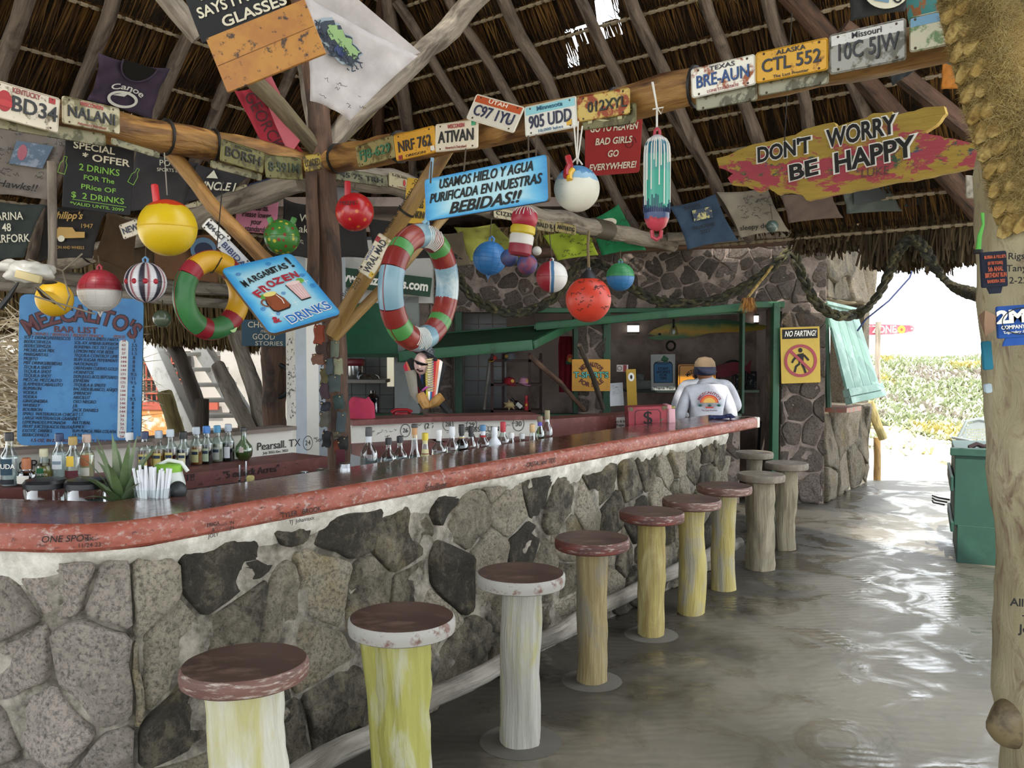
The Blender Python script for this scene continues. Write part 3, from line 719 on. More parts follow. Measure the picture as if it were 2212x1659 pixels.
# side wall running away to the doorway
da = Vector((xd, WY)); db = Vector((X(1882, 10.9), 10.9)); dv = (db-da); dL = dv.length; du = dv.normalized(); dn = Vector((du.y, -du.x))
ws = tag(bpy.data.objects.new('wall_right', None), 'weathered pale stone wall beside the doorway', kind='structure'); COL.objects.link(ws)
def sfn(u, z, h): return (da.x+du.x*u+dn.x*(h-.03), da.y+du.y*u+dn.y*(h-.03), z)
zsl, zsh = Z(880, 10), Z(650, 10)
for z0, z1 in ((0, zsl), (zsh, 3.0)):
    mb = MB(); c = [sfn(0, z0, 0), sfn(dL, z0, 0), sfn(dL, z1, 0), sfn(0, z1, 0)]; b_ = [(x-dn.x*.4, y-dn.y*.4, z) for x, y, z in c]
    mb.add(c+b_, [(0, 1, 2, 3), (1, 5, 6, 2), (3, 2, 6, 7), (0, 4, 5, 1), (0, 3, 7, 4)]); mb.build('masonry', mortar_mat('#8f8470', '#b0a58d'), ws, smooth=False)
    stones(ws, lambda u, z, h: sfn(u, z0+z, h), dL, z1-z0, .42, M_STONEB2, .05, 31+int(z0), .006, 1.5, 16)
for u0, u1 in ((0, .12), (dL-.25, dL)):
    mb = MB(); c = [sfn(u0, zsl, 0), sfn(u1, zsl, 0), sfn(u1, zsh, 0), sfn(u0, zsh, 0)]; b_ = [(x-dn.x*.4, y-dn.y*.4, z) for x, y, z in c]
    mb.add(c+b_, [(0, 1, 2, 3), (1, 5, 6, 2), (0, 3, 7, 4)]); mb.build('masonry', M_STONEB2, ws, smooth=False)
M_GRN = worn('#26593a', '#1a3f28', .55, .68, 6, .5); M_GRND = worn('#163f28', '#0f2b1c', .5, .7, 5, .55); M_GRNL = worn('#66877a', '#8aa398', .5, .72, 4, .5, 0, '#58796b')
sh = thing('window_shutter', 'pale green plank shutter propped open beside the doorway', 'shutter', (0, 0, 0))
hp0 = Vector(sfn(.02, Z(655, 9.7), .06)); hp1 = Vector(sfn(dL*.72, Z(680, 10.6), .06))
bo = Vector((dn.x, dn.y, 0))*.75
b0 = W(1838, 873, 9.15); b1 = W(1908, 856, 9.6)
t0, t1 = W(1783, 652, 9.45), W(1850, 668, 10.2)
for i in range(4):
    p = t0.lerp(t1, i/4); q = t0.lerp(t1, (i+.96)/4); r = b0.lerp(b1, (i+.96)/4); s_ = b0.lerp(b1, i/4); nn = (q-p).cross(s_-p).normalized()*.025
    mb = MB(); mb.add([p, q, r, s_, p+nn, q+nn, r+nn, s_+nn], [(0, 1, 2, 3), (7, 6, 5, 4), (0, 4, 5, 1), (1, 5, 6, 2), (2, 6, 7, 3), (3, 7, 4, 0)]); mb.build('plank', M_GRNL, sh, smooth=False)
for f0, f1 in ((.0, .035), (.86, .93), (.94, 1.0)):
    p, q, r, s_ = t0.lerp(b0, f0), t1.lerp(b1, f0), t1.lerp(b1, f1), t0.lerp(b0, f1); e = (t1-t0).normalized()*.03; nn = (q-p).cross(s_-p).normalized()*.05
    mb = MB(); P8 = [p-e, q+e, r+e, s_-e]; P8 = [v-nn*.6 for v in P8]+[v+nn*.9 for v in P8]
    mb.add(P8, [(0, 1, 2, 3), (7, 6, 5, 4), (0, 4, 5, 1), (1, 5, 6, 2), (2, 6, 7, 3), (3, 7, 4, 0)]); mb.build('batten', M_GRNL, sh, smooth=False)
mb = MB(); mb.tube([W(1783, 655, 9.42), W(1790, 880, 9.42)], .03, 6); mb.build('window_post', M_GRND, sh)
mb = MB(); mb.box(W(1795, 882, 9.7), (.5, .5, .05), Matrix.Rotation(.9, 3, 'Z')); sill = mb.build('window_ledge', worn('#9a5a4c', '#7a7466', .45, .6, 14), ws)
# green frames of the serving windows
tr = tag(bpy.data.objects.new('trim_1', None), 'dark green painted window frames, sills and lintels', kind='structure'); COL.objects.link(tr)
slab(tr, X(975, WY), X(1415, WY), WY-.12, WY+.1, zs-.07, zs, M_GRND, 'sill', .008)
slab(tr, X(1415, WY), X(1600, WY), WY-.06, WY+.1, zs-.05, zs, M_GRND, 'sill', .008)
for p0, p1 in ((983, 998), (1238, 1248), (1302, 1318), (1600, 1606)): slab(tr, X(p0, WY), X(p1, WY), WY-.05, WY+.08, zs, zh, M_GRND, 'jamb', .006)
slab(tr, X(1670, WY-.1), X(1684, WY-.1), WY-.1, WY+.02, 0, Z(655, WY), M_GRN, 'door_jamb', .006)
slab(tr, X(1600, WY), X(1690, WY), WY-.06, WY+.05, Z(665, WY), Z(652, WY), M_GRN, 'door_header', .006)
slab(tr, X(1160, WY), X(1610, WY), WY-.07, WY+.05, zh-.01, zh+.04, M_GRN, 'lintel', .006)
# shutters swung up over the counters: tilted frames
def beam3(o, a, b, th, hh, mat, name):
    a, b = Vector(a), Vector(b); d = (b-a); L = d.length; M = frame((a+b)/2, d, Vector((0, 0, 1)) if abs(d.normalized().z) < .9 else Vector((0, 1, 0)))
    mb = MB(); mb.box((0, 0, 0), (L, hh, th), bev=min(th, hh)*.12); ob = mb.build(name, mat, o); ob.matrix_local = M; return ob
st = thing('raised_shutter', 'long green shutter swung up under the round floats, seen edge-on', 'shutter', (0, 0, 0))
beam3(st, W(1158, 706, 8.9), W(1606, 663, 8.5), .05, .075, M_GRN, 'front_rail'); beam3(st, W(1160, 700, 9.33), W(1606, 672, 9.33), .05, .05, M_GRND, 'back_rail')
for a in (0, .33, .66, 1): beam3(st, W(1160, 706, 8.9).lerp(W(1604, 664, 8.5), a), W(1162, 708, 9.35).lerp(W(1602, 672, 9.33), a), .06, .05, M_GRN, 'cross_bar')
st = thing('raised_shutter', 'wide dark green awning shutter propped over the shelf window', 'shutter', (0, 0, 0))
a, b, c, d = W(862, 770, 8.4), W(1150, 745, 8.4), W(1235, 702, 9.3), W(930, 728, 9.3)
mb = MB(); up = Vector((0, 0, .03)); mb.add([a, b, c, d, a+up, b+up, c+up, d+up], [(0, 1, 2, 3), (7, 6, 5, 4), (0, 4, 5, 1), (1, 5, 6, 2), (2, 6, 7, 3), (3, 7, 4, 0)]); mb.build('board', M_GRND, st, smooth=False)
beam3(st, a, b, .05, .1, M_GRN, 'front_rail'); beam3(st, b, c, .05, .08, M_GRN, 'side_rail'); beam3(st, d, c, .05, .07, M_GRN, 'back_rail')
for nm, lb, p0, p1, r in (('prop_stick', 'crooked brown stick propping the awning shutter', W(1146, 770, 8.45), W(1262, 885, 9.3), .026), ('prop_stick', 'dark crooked prop stick in front of the yellow T-shirt sign', W(1252, 745, 8.6), W(1303, 883, 9.15), .026)):
    log(nm, lb, 'prop stick', [p0, p0.lerp(p1, .5)+Vector((.01, 0, .02)), p1], r, M_LOGR if 'brown' in lb else M_LOGD, j=.02, seed=41, seg=9, wob=.3)
# room behind
RB = 11.9
ri = tag(bpy.data.objects.new('wall_inner', None), 'dim plastered inner walls of the store room', kind='structure'); COL.objects.link(ri)
M_INN = worn('#a3938a', '#665a52', .48, .66, 2.2, .95, 0, '#8b7a6f', .8); M_INNW = worn('#8f8c86', '#5d5a55', .5, .7, 2, .9)
slab(ri, X(925, WY), xd+.9, RB, RB+.2, -.1, 3.4, M_INN, 'rear_wall'); slab(ri, xd-.05, xd+.1, WY+.3, RB, 0, 3.3, M_INN, 'side_wall'); slab(ri, X(905, WY), X(915, WY)-.0, WY+.3, RB, 0, 3.3, M_INN, 'side_wall')
slab(ri, X(700, WY)-1.2, xd+.9, WY+.2, RB-.22, 3.2, 3.3, M_INN, 'room_ceiling')  # stops short at the rear: gap added so light washes the wall
# daylight blocks
M_DAY = emis('#f4f7f2', 1.6)  # panes glow in place of daylight coming through the blocks
for n_, (x0, x1, y0, y1) in enumerate(((1630, 1662, 680, 698), (1356, 1380, 701, 719))):
    g = thing('window_%d' % (n_+1), 'small bright glass block high in the store room wall', None, (0, 0, 0), kind='structure')
    slab(g, X(x0, RB-.1), X(x1, RB-.1), RB-.1, RB-.04, Z(y1, RB-.1), Z(y0, RB-.1), M_DAY, 'pane'); 
    for zz in (Z(y0, RB-.1), Z(y1, RB-.1)): slab(g, X(x0-1, RB-.1), X(x1+1, RB-.1), RB-.12, RB-.03, zz-.012, zz+.012, M_MORTB, 'frame')
# kitchen on the left of the store
kt = tag(bpy.data.objects.new('wall_kitchen', None), 'white plaster kitchen wall with a serving arch and grey tiles behind', kind='structure'); COL.objects.link(kt)
KY = 8.9; M_WHT = worn('#b9b8b2', '#8d8a83', .52, .7, 2, .9)
slab(kt, X(690, KY), X(935, KY), KY, KY+.15, Z(655, KY), 2.75, M_WHT, 'wall_panel'); slab(kt, X(690, KY), X(745, KY), KY, KY+.15, 0, Z(655, KY), M_WHT, 'wall_panel'); slab(kt, X(852, KY), X(905, KY), KY, KY+.12, 0, Z(640, KY), worn('#7f8482', '#64635c', .5, .66, 4), 'wall_panel')
slab(kt, X(700, KY), X(980, KY), KY-.02, KY+.3, 0, Z(905, KY), M_WHT, 'wall_panel')
ar = MB(); R_ = (X(858, KY)-X(738, KY))/2; cx = X(797, KY); poly = [(cx+R_*cos(a)*1.05, Z(765, KY)+(Z(650, KY)-Z(765, KY))*sin(a)) for a in [pi*i/20 for i in range(21)]]
vs = [(x, KY-.02, z) for x, z in poly]; ar.add(vs+[(x, KY+.03, z) for x, z in poly], [tuple(range(21))]+[(i, i+1, 22+i, 21+i) for i in range(20)]+[(20, 0, 21, 41)])
ar.build('arch_panel', worn('#17573a', '#124a30', .5, .7, 5, .5), kt, smooth=False)
slab(kt, X(745, KY), X(862, KY), KY-.06, KY+.05, Z(772, KY), Z(764, KY), M_GRND, 'arch_rail'); slab(kt, X(745, KY), X(912, KY), KY-.1, KY+.1, Z(906, KY), Z(893, KY), M_GRND, 'sill'); slab(kt, X(860, KY), X(935, KY), KY-.05, KY+.02, Z(782, KY), Z(768, KY), M_GRND, 'arch_rail')
KB = 10.6
slab(kt, X(700, KB)-.3, X(865, KB)+.6, KB, KB+.1, 0, 3, plain('#3c3f40', .4), 'rear_wall')
tl = MB()
for i in range(12):
    for j in range(12):
        tl.box((X(730, KB)+.17*i+.08, KB-.004, .6+.17*j+.08), (.16, .012, .16))
o = tl.build('tiles', plain('#6b6f6f', .25), kt, smooth=False); o['kind'] = 'stuff'
slab(kt, X(735, 10.3), X(838, 10.3), 10.1, KB, Z(826, 10.3), Z(819, 10.3), plain('#a9a59c'), 'shelf')
slab(kt, X(836, KB-.1), X(850, KB-.1), KB-.1, KB-.05, Z(835, KB-.1), Z(772, KB-.1), emis('#e6dfbe', .5), 'daylight_slit')  # glowing panel stands in for daylight, solid wall behind it
# ---------------------------------------------------------------- outside on the right: sand, dune, sign post
M_SAND = worn('#d9cfbd', '#c3b8a3', .45, .6, 1.2, .95)
mb = MB(); mb.add([(-60, -40, -.09), (80, -40, -.09), (80, 120, -.09), (-60, 120, -.09)], [(0, 1, 2, 3)])
tag(mb.build('ground', M_SAND, smooth=False), kind='structure')
def dz(x, y):
    t = (y-13.5+1.2*noise.noise(Vector((x*.3, 0, 2))))/9; t = max(0, min(1, t)); t = t*t*(3-2*t)
    return -.1+t*(1.5+.12*noise.noise(Vector((x*.25, y*.2, 0))))+.10*noise.noise(Vector((x*.9, y*.9, 3)))*t
mb = MB(); nx_, ny_ = 60, 50; vs = []
for j in range(ny_+1):
    for i in range(nx_+1): x = 1+22*i/nx_; y = 12.8+16*j/ny_; vs.append((x, y, dz(x, y)))
mb.add(vs, [(j*(nx_+1)+i, j*(nx_+1)+i+1, (j+1)*(nx_+1)+i+1, (j+1)*(nx_+1)+i) for j in range(ny_) for i in range(nx_)])
tag(mb.build('dune', M_SAND, auto=False), kind='structure', label='pale sand dune rising beyond the doorway')
rnd = random.Random(9); mbs = [MB(), MB(), MB()]
for i in range(12000):
    y = rnd.uniform(14.2, 23.5); x = rnd.uniform(3.5, 15.5)*y/22+1.5
    if y < 15.6+1.3*noise.noise(Vector((x*.8, 4, 0))) and rnd.random() < .93: continue
    z = dz(x, y); k = noise.noise(Vector((x*.8, y*.9, 7))); c = 1 if k > .2 else (2 if k < -.2 and rnd.random() < .6 else 0)
    for j in range(4):
        a = rnd.uniform(0, 2*pi); L = rnd.uniform(.05, .13); h = rnd.uniform(.04, .17); w_ = L*.4; dx, dy = cos(a), sin(a)
        mbs[c].add([(x-dy*w_*.5, y+dx*w_*.5, z), (x+dy*w_*.5, y-dx*w_*.5, z), (x+dx*L+dy*w_*.6, y+dy*L-dx*w_*.6, z+h*.8), (x+dx*L*1.4, y+dy*L*1.4, z+h), (x+dx*L-dy*w_*.6, y+dy*L+dx*w_*.6, z+h*.8)], [(0, 1, 2, 3, 4)])
for m_, c, lb in ((mbs[0], '#b5bc9c', 'grey-green succulent ground cover spreading over the dune'), (mbs[1], '#c9bf84', 'yellow-green leafy patches on the dune'), (mbs[2], '#b8aea6', 'dry greyish twigs among the dune plants')):
    tag(m_.build('dune_plants', plain(c, .7), smooth=False), lb, 'plants', kind='stuff')
t = thing('wooden_sign', 'red driftwood sign with white letters on a post on the dune', 'sign', M=frame(W(1912, 712, 14), Vector((1, .0, 0)), Vector((0, 0, 1))))
s_ = 14/F; out = [(-60, 9), (-30, 12), (30, 10), (58, 9), (63, 4), (60, -5), (20, -10), (-30, -12), (-58, -10)]
mb = MB(); mb.prism([(x*s_, y*s_) for x, y in out], -.03, 0); mb.build('board', worn('#a8485a', '#c98a8a', .52, .66, 8), t, smooth=False)
text('NY ZONE', t, -.13, 0, .115, WHT, wd=.62, bold=.02); flat(t, ellipse(.26, 0, .06, .065), plain('#d9c23a')); flat(t, ellipse(.26, .0, .02, .025), plain('#9c4030'), z=.005)
flat(t, [(x*s_+.42, y*s_) for x, y in ((-2, 3), (3, 4), (3, 1), (-2, 0))], WHT)
mb = MB(); mb.tube(dens([(-.13, -.05, -1.1), (-.13, -.05, .12)], .2, .01), .045, 8); o = mb.build('post', M_LOGG, t); o.matrix_local = Matrix(((1, 0, 0, 0), (0, 0, 1, 0), (0, -1, 0, 0), (0, 0, 0, 1))).inverted()@Matrix(); o.matrix_local = Matrix.Rotation(-pi/2, 4, 'X')
log('leaning_stick', 'light brown stick leaning outside beneath the open shutter', 'stick', [W(1878, 868, 11), W(1895, 915, 11), W(1908, 948, 11)], .055, M_LOGY, seed=51, j=.02)
log('fence_post', 'short bamboo-like fence post standing outside the doorway', 'post', [W(1895, 1048, 11.3), W(1895, 945, 11.3)], .045, M_LOGB, seed=52, j=.01)
log('driftwood_chunk', 'pale driftwood piece lying on the bright sand', 'driftwood', [W(2028, 990, 12.5), W(2050, 995, 12.6), W(2075, 1000, 12.7)], (.06, .1), M_LOGW, seed=53, j=.03)
# thatch fringe and eave over the doorway
M_FRD = thatch_mat('#2c2417', '#4c402c', '#6c5c42'); e0 = W(1700, 560, 9.3); e1 = W(2200, 500, 10.2)  # darker copy of the fringe thatch, backlit shade put into its colour
log('eave_log', 'long horizontal eave log above the doorway', 'beam', [W(1440, 520, 9.0), W(1700, 498, 9.1), W(2140, 468, 9.4)], .065, M_LOGG, 'eave logs', seed=54, kind='structure')
log('eave_log', 'reddish eave log lying on the stone wall', 'beam', [W(1060, 552, 9.1), W(1440, 530, 9.15), W(1760, 515, 9.25)], .06, M_LOGR, 'eave logs', seed=55, kind='structure')
log('eave_log', 'white trimmed pole under the hanging shirts', 'beam', [W(1440, 512, 8.8), W(1760, 484, 9), W(2140, 440, 9.2)], .045, M_LOGG, 'eave logs', seed=56, kind='structure')
eave(W(1720, 515, 8.75), W(1900, 500, 8.35), 'thatch_fringe', 6, .12, .3, M_FRD, .3, 1500); eave(W(1880, 505, 8.4), W(2300, 470, 7.4), 'thatch_fringe', 8, .28, .5, M_FRD, .4, 3600)
eave(W(1000, 520, 9.35), W(1780, 490, 9.5), 'thatch_fringe', 7, .1, .28, M_FRINGE, .1, 1500)
# ---------------------------------------------------------------- outside on the left
M_BLD = worn('#a8a29a', '#8a8278', .55, .75, 1.5, .9); lo = Vector((0, 0, 0))
hb_ = thing('neighbour_building', 'pale house wall with a red barred window behind the stairs', 'building')
slab(hb_, X(-260, 13), X(740, 13), 13, 13.2, -.1, 4.2, M_BLD, 'wall')
slab(hb_, X(305, 12.9), X(402, 12.9), 12.9, 12.98, Z(952, 12.9), Z(868, 12.9), worn('#c9793a', '#d9cdb4', .5, .62, 4), 'painted_dado'); slab(hb_, X(305, 12.9), X(470, 12.9), 12.88, 12.95, Z(885, 12.9), Z(868, 12.9), plain('#a34c38'), 'red_band')
wn = MB(); wn.box((X(360, 12.9), 12.92, Z(812, 12.9)), (X(410, 12.9)-X(310, 12.9), .06, Z(760, 12.9)-Z(866, 12.9))); wn = wn.build('window', plain('#2c2521'), hb_, smooth=False)
for i in range(9): mb = MB(); x = X(316+i*11, 12.85); mb.tube([(x, 12.85, Z(864, 12.85)), (x, 12.85, Z(764, 12.85))], .012, 6); mb.build('bar', plain('#a84a30'), wn)
for y in (785, 820, 850): mb = MB(); mb.tube([(X(312, 12.85), 12.83, Z(y, 12.85)), (X(408, 12.85), 12.83, Z(y, 12.85))], .012, 6); mb.build('bar', plain('#a84a30'), wn)
stp = thing('staircase', 'open white-painted wooden staircase outside behind the bottles', 'staircase')
M_PW = worn('#c4c1b8', '#918b80', .55, .7, 6)
for (x0, y0, x1, y1) in ((322, 738, 440, 1000), (425, 735, 592, 1000)):
    beam3(stp, W(x0, y0, 10.6), W(x1, y1, 10.0), .12, .3 if x0 < 400 else .2, M_PW, 'stringer')
for i in range(7):
    y = 733+33*i; x = 335+18*i; a = W(x, y, 10.7-.08*i); b = W(x+115, y-2, 10.7-.08*i)
    beam3(stp, a, b, .28, .045, M_PW, 'tread'); mb = MB(); mb.box(b+Vector((-.05, .0, -.1)), (.16, .1, .15)); mb.build('bracket', plain('#8a5a34'), stp)
log('leaning_log', 'dark log leaning against the stairs, left one', 'log', [W(352, 700, 10), W(400, 800, 9.8), W(436, 900, 9.6)], .08, M_LOGD, seed=61)
log('leaning_log', 'dark log leaning beside the brown post, right of the stairs', 'log', [W(508, 720, 9.6), W(545, 830, 9.5), W(578, 950, 9.4)], .085, M_LOGG, seed=62)
log('leaning_log', 'grey log leaning over the white stair rail', 'log', [W(470, 790, 9.7), W(520, 890, 9.4), W(556, 960, 9.2)], .08, M_LOGG, seed=63)
log('leaning_log', 'grey-brown log leaning at the foot of the stairs behind the syrup bottles', 'log', [W(355, 850, 9.2), W(390, 960, 9), W(400, 1000, 8.9)], .08, M_LOGY, seed=64)
log('post_stub', 'short dark post in front of the stairs', 'post', [W(432, 1010, 8.6), W(436, 862, 8.6)], .068, M_LOGD, seed=65, j=.01)
log('outer_post', 'thick brown-green outer post carrying the blue stories sign', 'post', [W(610, 1132, 8.4), W(592, 900, 8.4), W(592, 720, 8.4), W(585, 640, 8.4)], .115, M_LOGR, seed=66, j=.02)
tire = MB()
tire.tube([W(600, 823, 8.35)+Vector((cos(a)*.13, -.02, sin(a)*.155)) for a in [-.5*pi+pi*i/14 for i in range(15)]], .022, 8); tag(tire.build('rubber_hoop', plain('#15161a', .5)), 'black rubber hoop on the outer post by the white wall', 'hoop')
gw = tag(bpy.data.objects.new('wall_left', None), 'white wall covered in marker names at the left of the centre post', kind='structure'); COL.objects.link(gw)
M_WW = worn('#d6d2c8', '#c4bfb4', .5, .7, 2, .9)
def quadwall(a, b, z0, z1, mat, name, o, th=.1):
    a, b = Vector(a), Vector(b); d = (b-a).normalized(); n_ = Vector((-d.y, d.x, 0))
    mb = MB(); P = [Vector((a.x, a.y, z0)), Vector((b.x, b.y, z0)), Vector((b.x, b.y, z1)), Vector((a.x, a.y, z1))]; mb.add(P+[p+n_*th for p in P], [(0, 1, 2, 3), (1, 5, 6, 2), (4, 0, 3, 7), (3, 2, 6, 7), (5, 4, 7, 6)]); return mb.build(name, mat, o, smooth=False)
pA, pB, pC = W(618, 800, 7.9), W(662, 800, 7.2), W(748, 800, 7.9)
quadwall((pA.x, pA.y, 0), (pB.x, pB.y, 0), 0, 2.5, M_WW, 'wall_face', gw); quadwall((pB.x, pB.y, 0), (pC.x, pC.y, 0), 0, 2.5, plain('#a9b0b6', .9), 'wall_face', gw)
for P0, P1, sd_ in ((pA, pB, 3), (pB, pC, 4)):
    d = P1-P0; d.z = 0; L = d.length; e = Vector((P0.x, P0.y, 0)); d.normalize(); nn = Vector((d.y, -d.x, 0))*.004
    scrib(gw, .02, 1.05, L-.04, 1.75, 130, INK, .03, sd_, name='marker_scribble', lw=.006, fn=lambda x, y: tuple(e+d*x+nn+Vector((0, 0, y))))
# dry palm frond screen
rnd = random.Random(12); mb = MB()
for i in range(4200):
    Y_ = rnd.uniform(7.8, 9.2); x = X(rnd.uniform(-120, 250), Y_); z = rnd.uniform(.2, 1.95)*(1 if rnd.random() < .5 else .75); a = rnd.gauss(-.15, .45)+ (pi if rnd.random() < .5 else 0); L = rnd.uniform(.2, .6); wd = rnd.uniform(.008, .028)
    d = Vector((cos(a), rnd.uniform(-.15, .15), sin(a))); nn = Vector((-sin(a), 0, cos(a)))*wd
    p = Vector((x, Y_, z)); mb.add([p, p+nn, p+d*L], [(0, 1, 2)])
tag(mb.build('palm_fronds', thatch_mat('#8a7350', '#c9b692', '#e8dcc4'), smooth=False), 'heap of sun-bleached dry palm fronds outside at the left', 'palm fronds', kind='stuff')
# ---------------------------------------------------------------- stools
M_SEATT = worn('#4a342c', '#6a5347', .5, .66, 9, .42, 0, '#3a2822', .25, (.6, 1, 1)); M_SEATS = worn('#5c3c34', '#a3968a', .52, .66, 30, .6, 0, '#6a4a40', .3, (.6, .6, 3.5))
M_SEATR = worn('#6a3228', '#9c9085', .56, .66, 24, .6, 0, '#4c2a24', .3, (.6, .6, 3.5)); M_SEATG = worn('#9a978f', '#6e5046', .52, .64, 26, .6); M_SEATO = worn('#6f6558', '#8d8474', .5, .66, 12, .7)
M_LEGS = [logmat('#b3ae9c', '#cbc8ba', '#b0aa74', .7, 25, 2), logmat('#8f8c40', '#aaa75a', '#b3b0a0', .7, 25, 2), logmat('#8f8c80', '#b3b0a6', '#a39c60', .7, 40, 2), logmat('#75623c', '#a3946a', '#7c786c'), logmat('#a79a58', '#8b7448', '#bdb07c'),
          logmat('#a3924e', '#b9ab6c', '#9c9684'), logmat('#a08f4c', '#b8aa70', '#9c988a'), logmat('#857a62', '#a39a84', '#6c6350'), logmat('#82785f', '#9d937c', '#675e4c'), logmat('#7c735e', '#938a76', '#625a4a')]
def jagdisc(r, z0, z1, seed, tilt=(0, 0)):
    mb = MB(); n = 44; rr = [r*(1+.012*noise.noise(Vector((cos(2*pi*i/n)*2, sin(2*pi*i/n)*2, seed)))) for i in range(n)]
    lay = [(z0, .93), (z0+.006, .985), ((z0+z1)/2, 1.0), (z1-.008, .99), (z1, .955)]
    vs = [(rr[i]*k*cos(2*pi*i/n), rr[i]*k*sin(2*pi*i/n), z+tilt[0]*rr[i]*cos(2*pi*i/n)+tilt[1]*rr[i]*sin(2*pi*i/n)) for z, k in lay for i in range(n)]
    mb.add(vs, [(a*n+i, a*n+(i+1) % n, (a+1)*n+(i+1) % n, (a+1)*n+i) for a in range(len(lay)-1) for i in range(n)], mi=1)
    mb.add(vs[-n:], [tuple(range(n))], mi=0); mb.add(vs[:n], [tuple(range(n))[::-1]], mi=1); return mb
stl = [(529, 1428, .112, 0, M_SEATS, 'chipped brown seat on a whitish post, nearest the camera'), (868, 1331, .096, 1, M_SEATG, 'bar stool on a bright yellow-green forked post, second from the camera'),
       (1125, 1236, .087, 2, M_SEATG, 'bar stool on a white-grey post standing in a ring-shaped floor stain'), (1279, 1161, .076, 3, M_SEATR, 'bar stool with chipped red-and-white rim on a cracked brown-grey post, fourth from the camera'),
       (1408, 1104, .078, 4, M_SEATR, 'bar stool with a red rim on a yellow-streaked split post, fifth from the camera'), (1494, 1077, .083, 5, M_SEATS, 'bar stool on a smooth yellowish post, sixth from the camera'),
       (1565, 1048, .083, 6, M_SEATS, 'bar stool on a yellow-ochre post, seventh from the camera'), (1644, 1023, .1, 7, M_SEATO, 'bar stool with unpainted grey seat on a thick rough-barked post'),
       (1699, 999, .082, 8, M_SEATO, 'bar stool with grey notched seat, furthest to the right'), (1629, 976, .07, 9, M_SEATO, 'small grey bar stool half hidden behind the end of the bar')]
for i, (px, py, r, mi_, ms, lb) in enumerate(stl):
    zz = .72; p = G(px, py, zz); t = thing('bar_stool', lb if lb.startswith(('bar', 'small')) else 'bar stool, '+lb, 'bar stool', (p.x, p.y, 0), group='log bar stools along the counter')
    sr = (.188, .188, .187, .186, .187, .184, .186, .176, .175, .172)[i]
    jagdisc(sr, zz-.055, zz, i, ((.015, -.02) if i == 0 else (random.uniform(-.01, .01), 0))).build('seat', [M_SEATT if i < 7 else M_SEATO, ms], t, smooth=True)
    mb = MB(); L = [Vector((0, 0, z)) for z in [k*(zz-.05)/14 for k in range(15)]]; L = [q+Vector((noise.noise(Vector((q.z*2, i, 0)))*.018, noise.noise(Vector((q.z*2, i, 5)))*.018, 0)) for q in L]
    mb.tube(L, [r*(1.0+.05*noise.noise(Vector((q.z*3, i*3, 1)))) for q in L], 22, .22 if i in (1, 7, 8) else .14, i*3+1)
    if i == 1: mb.tube([(-.075, -.03, .2), (-.085, -.02, .45), (-.1, 0, .67)], (.03, .035, .05), 12, .2, 9)
    mb.build('post', M_LEGS[mi_], t)
    if i in (2, 3, 4): 
        q = MB(); q.lathe([(.0, .002), (r*1.2, .006), (r*1.5, .004), (r*2.0, .001)], 26); q.build('cement_collar', plain('#5c584f', .8), t)
# ---------------------------------------------------------------- right tree trunk with rope
TY = 2.95
def barkmat():
    m, nd, ln, b = newmat('smooth_bark'); v = tex(nd, ln, 'Object', (1, 1, .45)); n1 = nz(nd, ln, v, 5, 6, .6, .5); n2 = nz(nd, ln, v, 13, 6, .65, 1)
    a = mixc(nd, ln, ramp(nd, ln, n1, [(.35, (0, 0, 0)), (.65, (1, 1, 1))]), C('#8c8262'), C('#aba182'))
    a = mixc(nd, ln, ramp(nd, ln, n2, [(.52, (0, 0, 0)), (.68, (.85, .85, .85))]), a, C('#6b4f3e'))
    ln.new(a, b.inputs['Base Color']); b.inputs['Roughness'].default_value = .6; bump(nd, ln, b, n2, .6, .02); return m
M_BARK = barkmat()
t = thing('tree_trunk', 'thick pale patchy tree trunk with marker writing at the right edge', 'tree trunk')
mb = MB(); P = [W(2318, 1960, TY), W(2305, 1659, TY), W(2300, 1300, TY), W(2285, 1000, TY), W(2272, 760, TY), W(2262, 560, TY), W(2252, 380, TY), W(2300, 120, TY+.1), W(2340, -150, TY+.2)]
mb.tube(dens(P, .06, .015, 3), [.21+.012*noise.noise(Vector((i*.3, 1, 1))) for i in range(len(dens(P, .06)))], 36, .09, 5); mb.build('trunk', M_BARK, t)
mb = MB(); P = [W(2285, 560, TY-.02), W(2215, 400, TY-.02), W(2165, 230, TY-.04), W(2122, 80, TY-.06), W(2095, -120, TY-.08)]
mb.tube(dens(P, .06, .01, 4), .1, 24, .08, 6); mb.build('limb', M_BARK, t)
mb = MB(); mb.sphere(W(2190, 1565, TY-.02), .09, 18, 12, (.95, .8, .95)); o = mb.build('knot', worn('#7a6a4c', '#4c4030', .45, .6, 9), t)
for v in o.data.vertices: v.co += Vector((0, 0, -1))*0+ (v.co-W(2190, 1565, TY-.02))*.25*noise.noise(v.co*14)
rp = thing('rope_wrap', 'thick frayed straw-coloured rope braided around the leaning limb', 'rope')
mb = MB(); AX = dens([W(2222, 470, TY-.1), W(2200, 370, TY-.1), W(2160, 240, TY-.12), W(2118, 80, TY-.14), W(2090, -60, TY-.16)], .02, 0)
n_ = len(AX)
ax = (AX[-1]-AX[0]).normalized(); s_ = ax.cross(Vector((0, -1, 0))).normalized(); i = 0
mb.tube(AX, .095, 20, .1, 3)
for i in range(0, n_-3, 3):
    for sg in (-1, 1):
        for lane in (.15, .62, 1.15):
            c = AX[i]+s_*(sg*.092*sin(lane))+Vector((0, -.082*cos(lane), 0)); d = (ax*.7-s_*sg*1.0*cos(lane*.6)+Vector((0, -.25*sin(lane), 0))).normalized()
            mb.tube([c-d*.05, c-d*.03, c, c+d*.03, c+d*.05], [.01, .02, .024, .02, .01], 8, .55, i*.37+lane+sg)
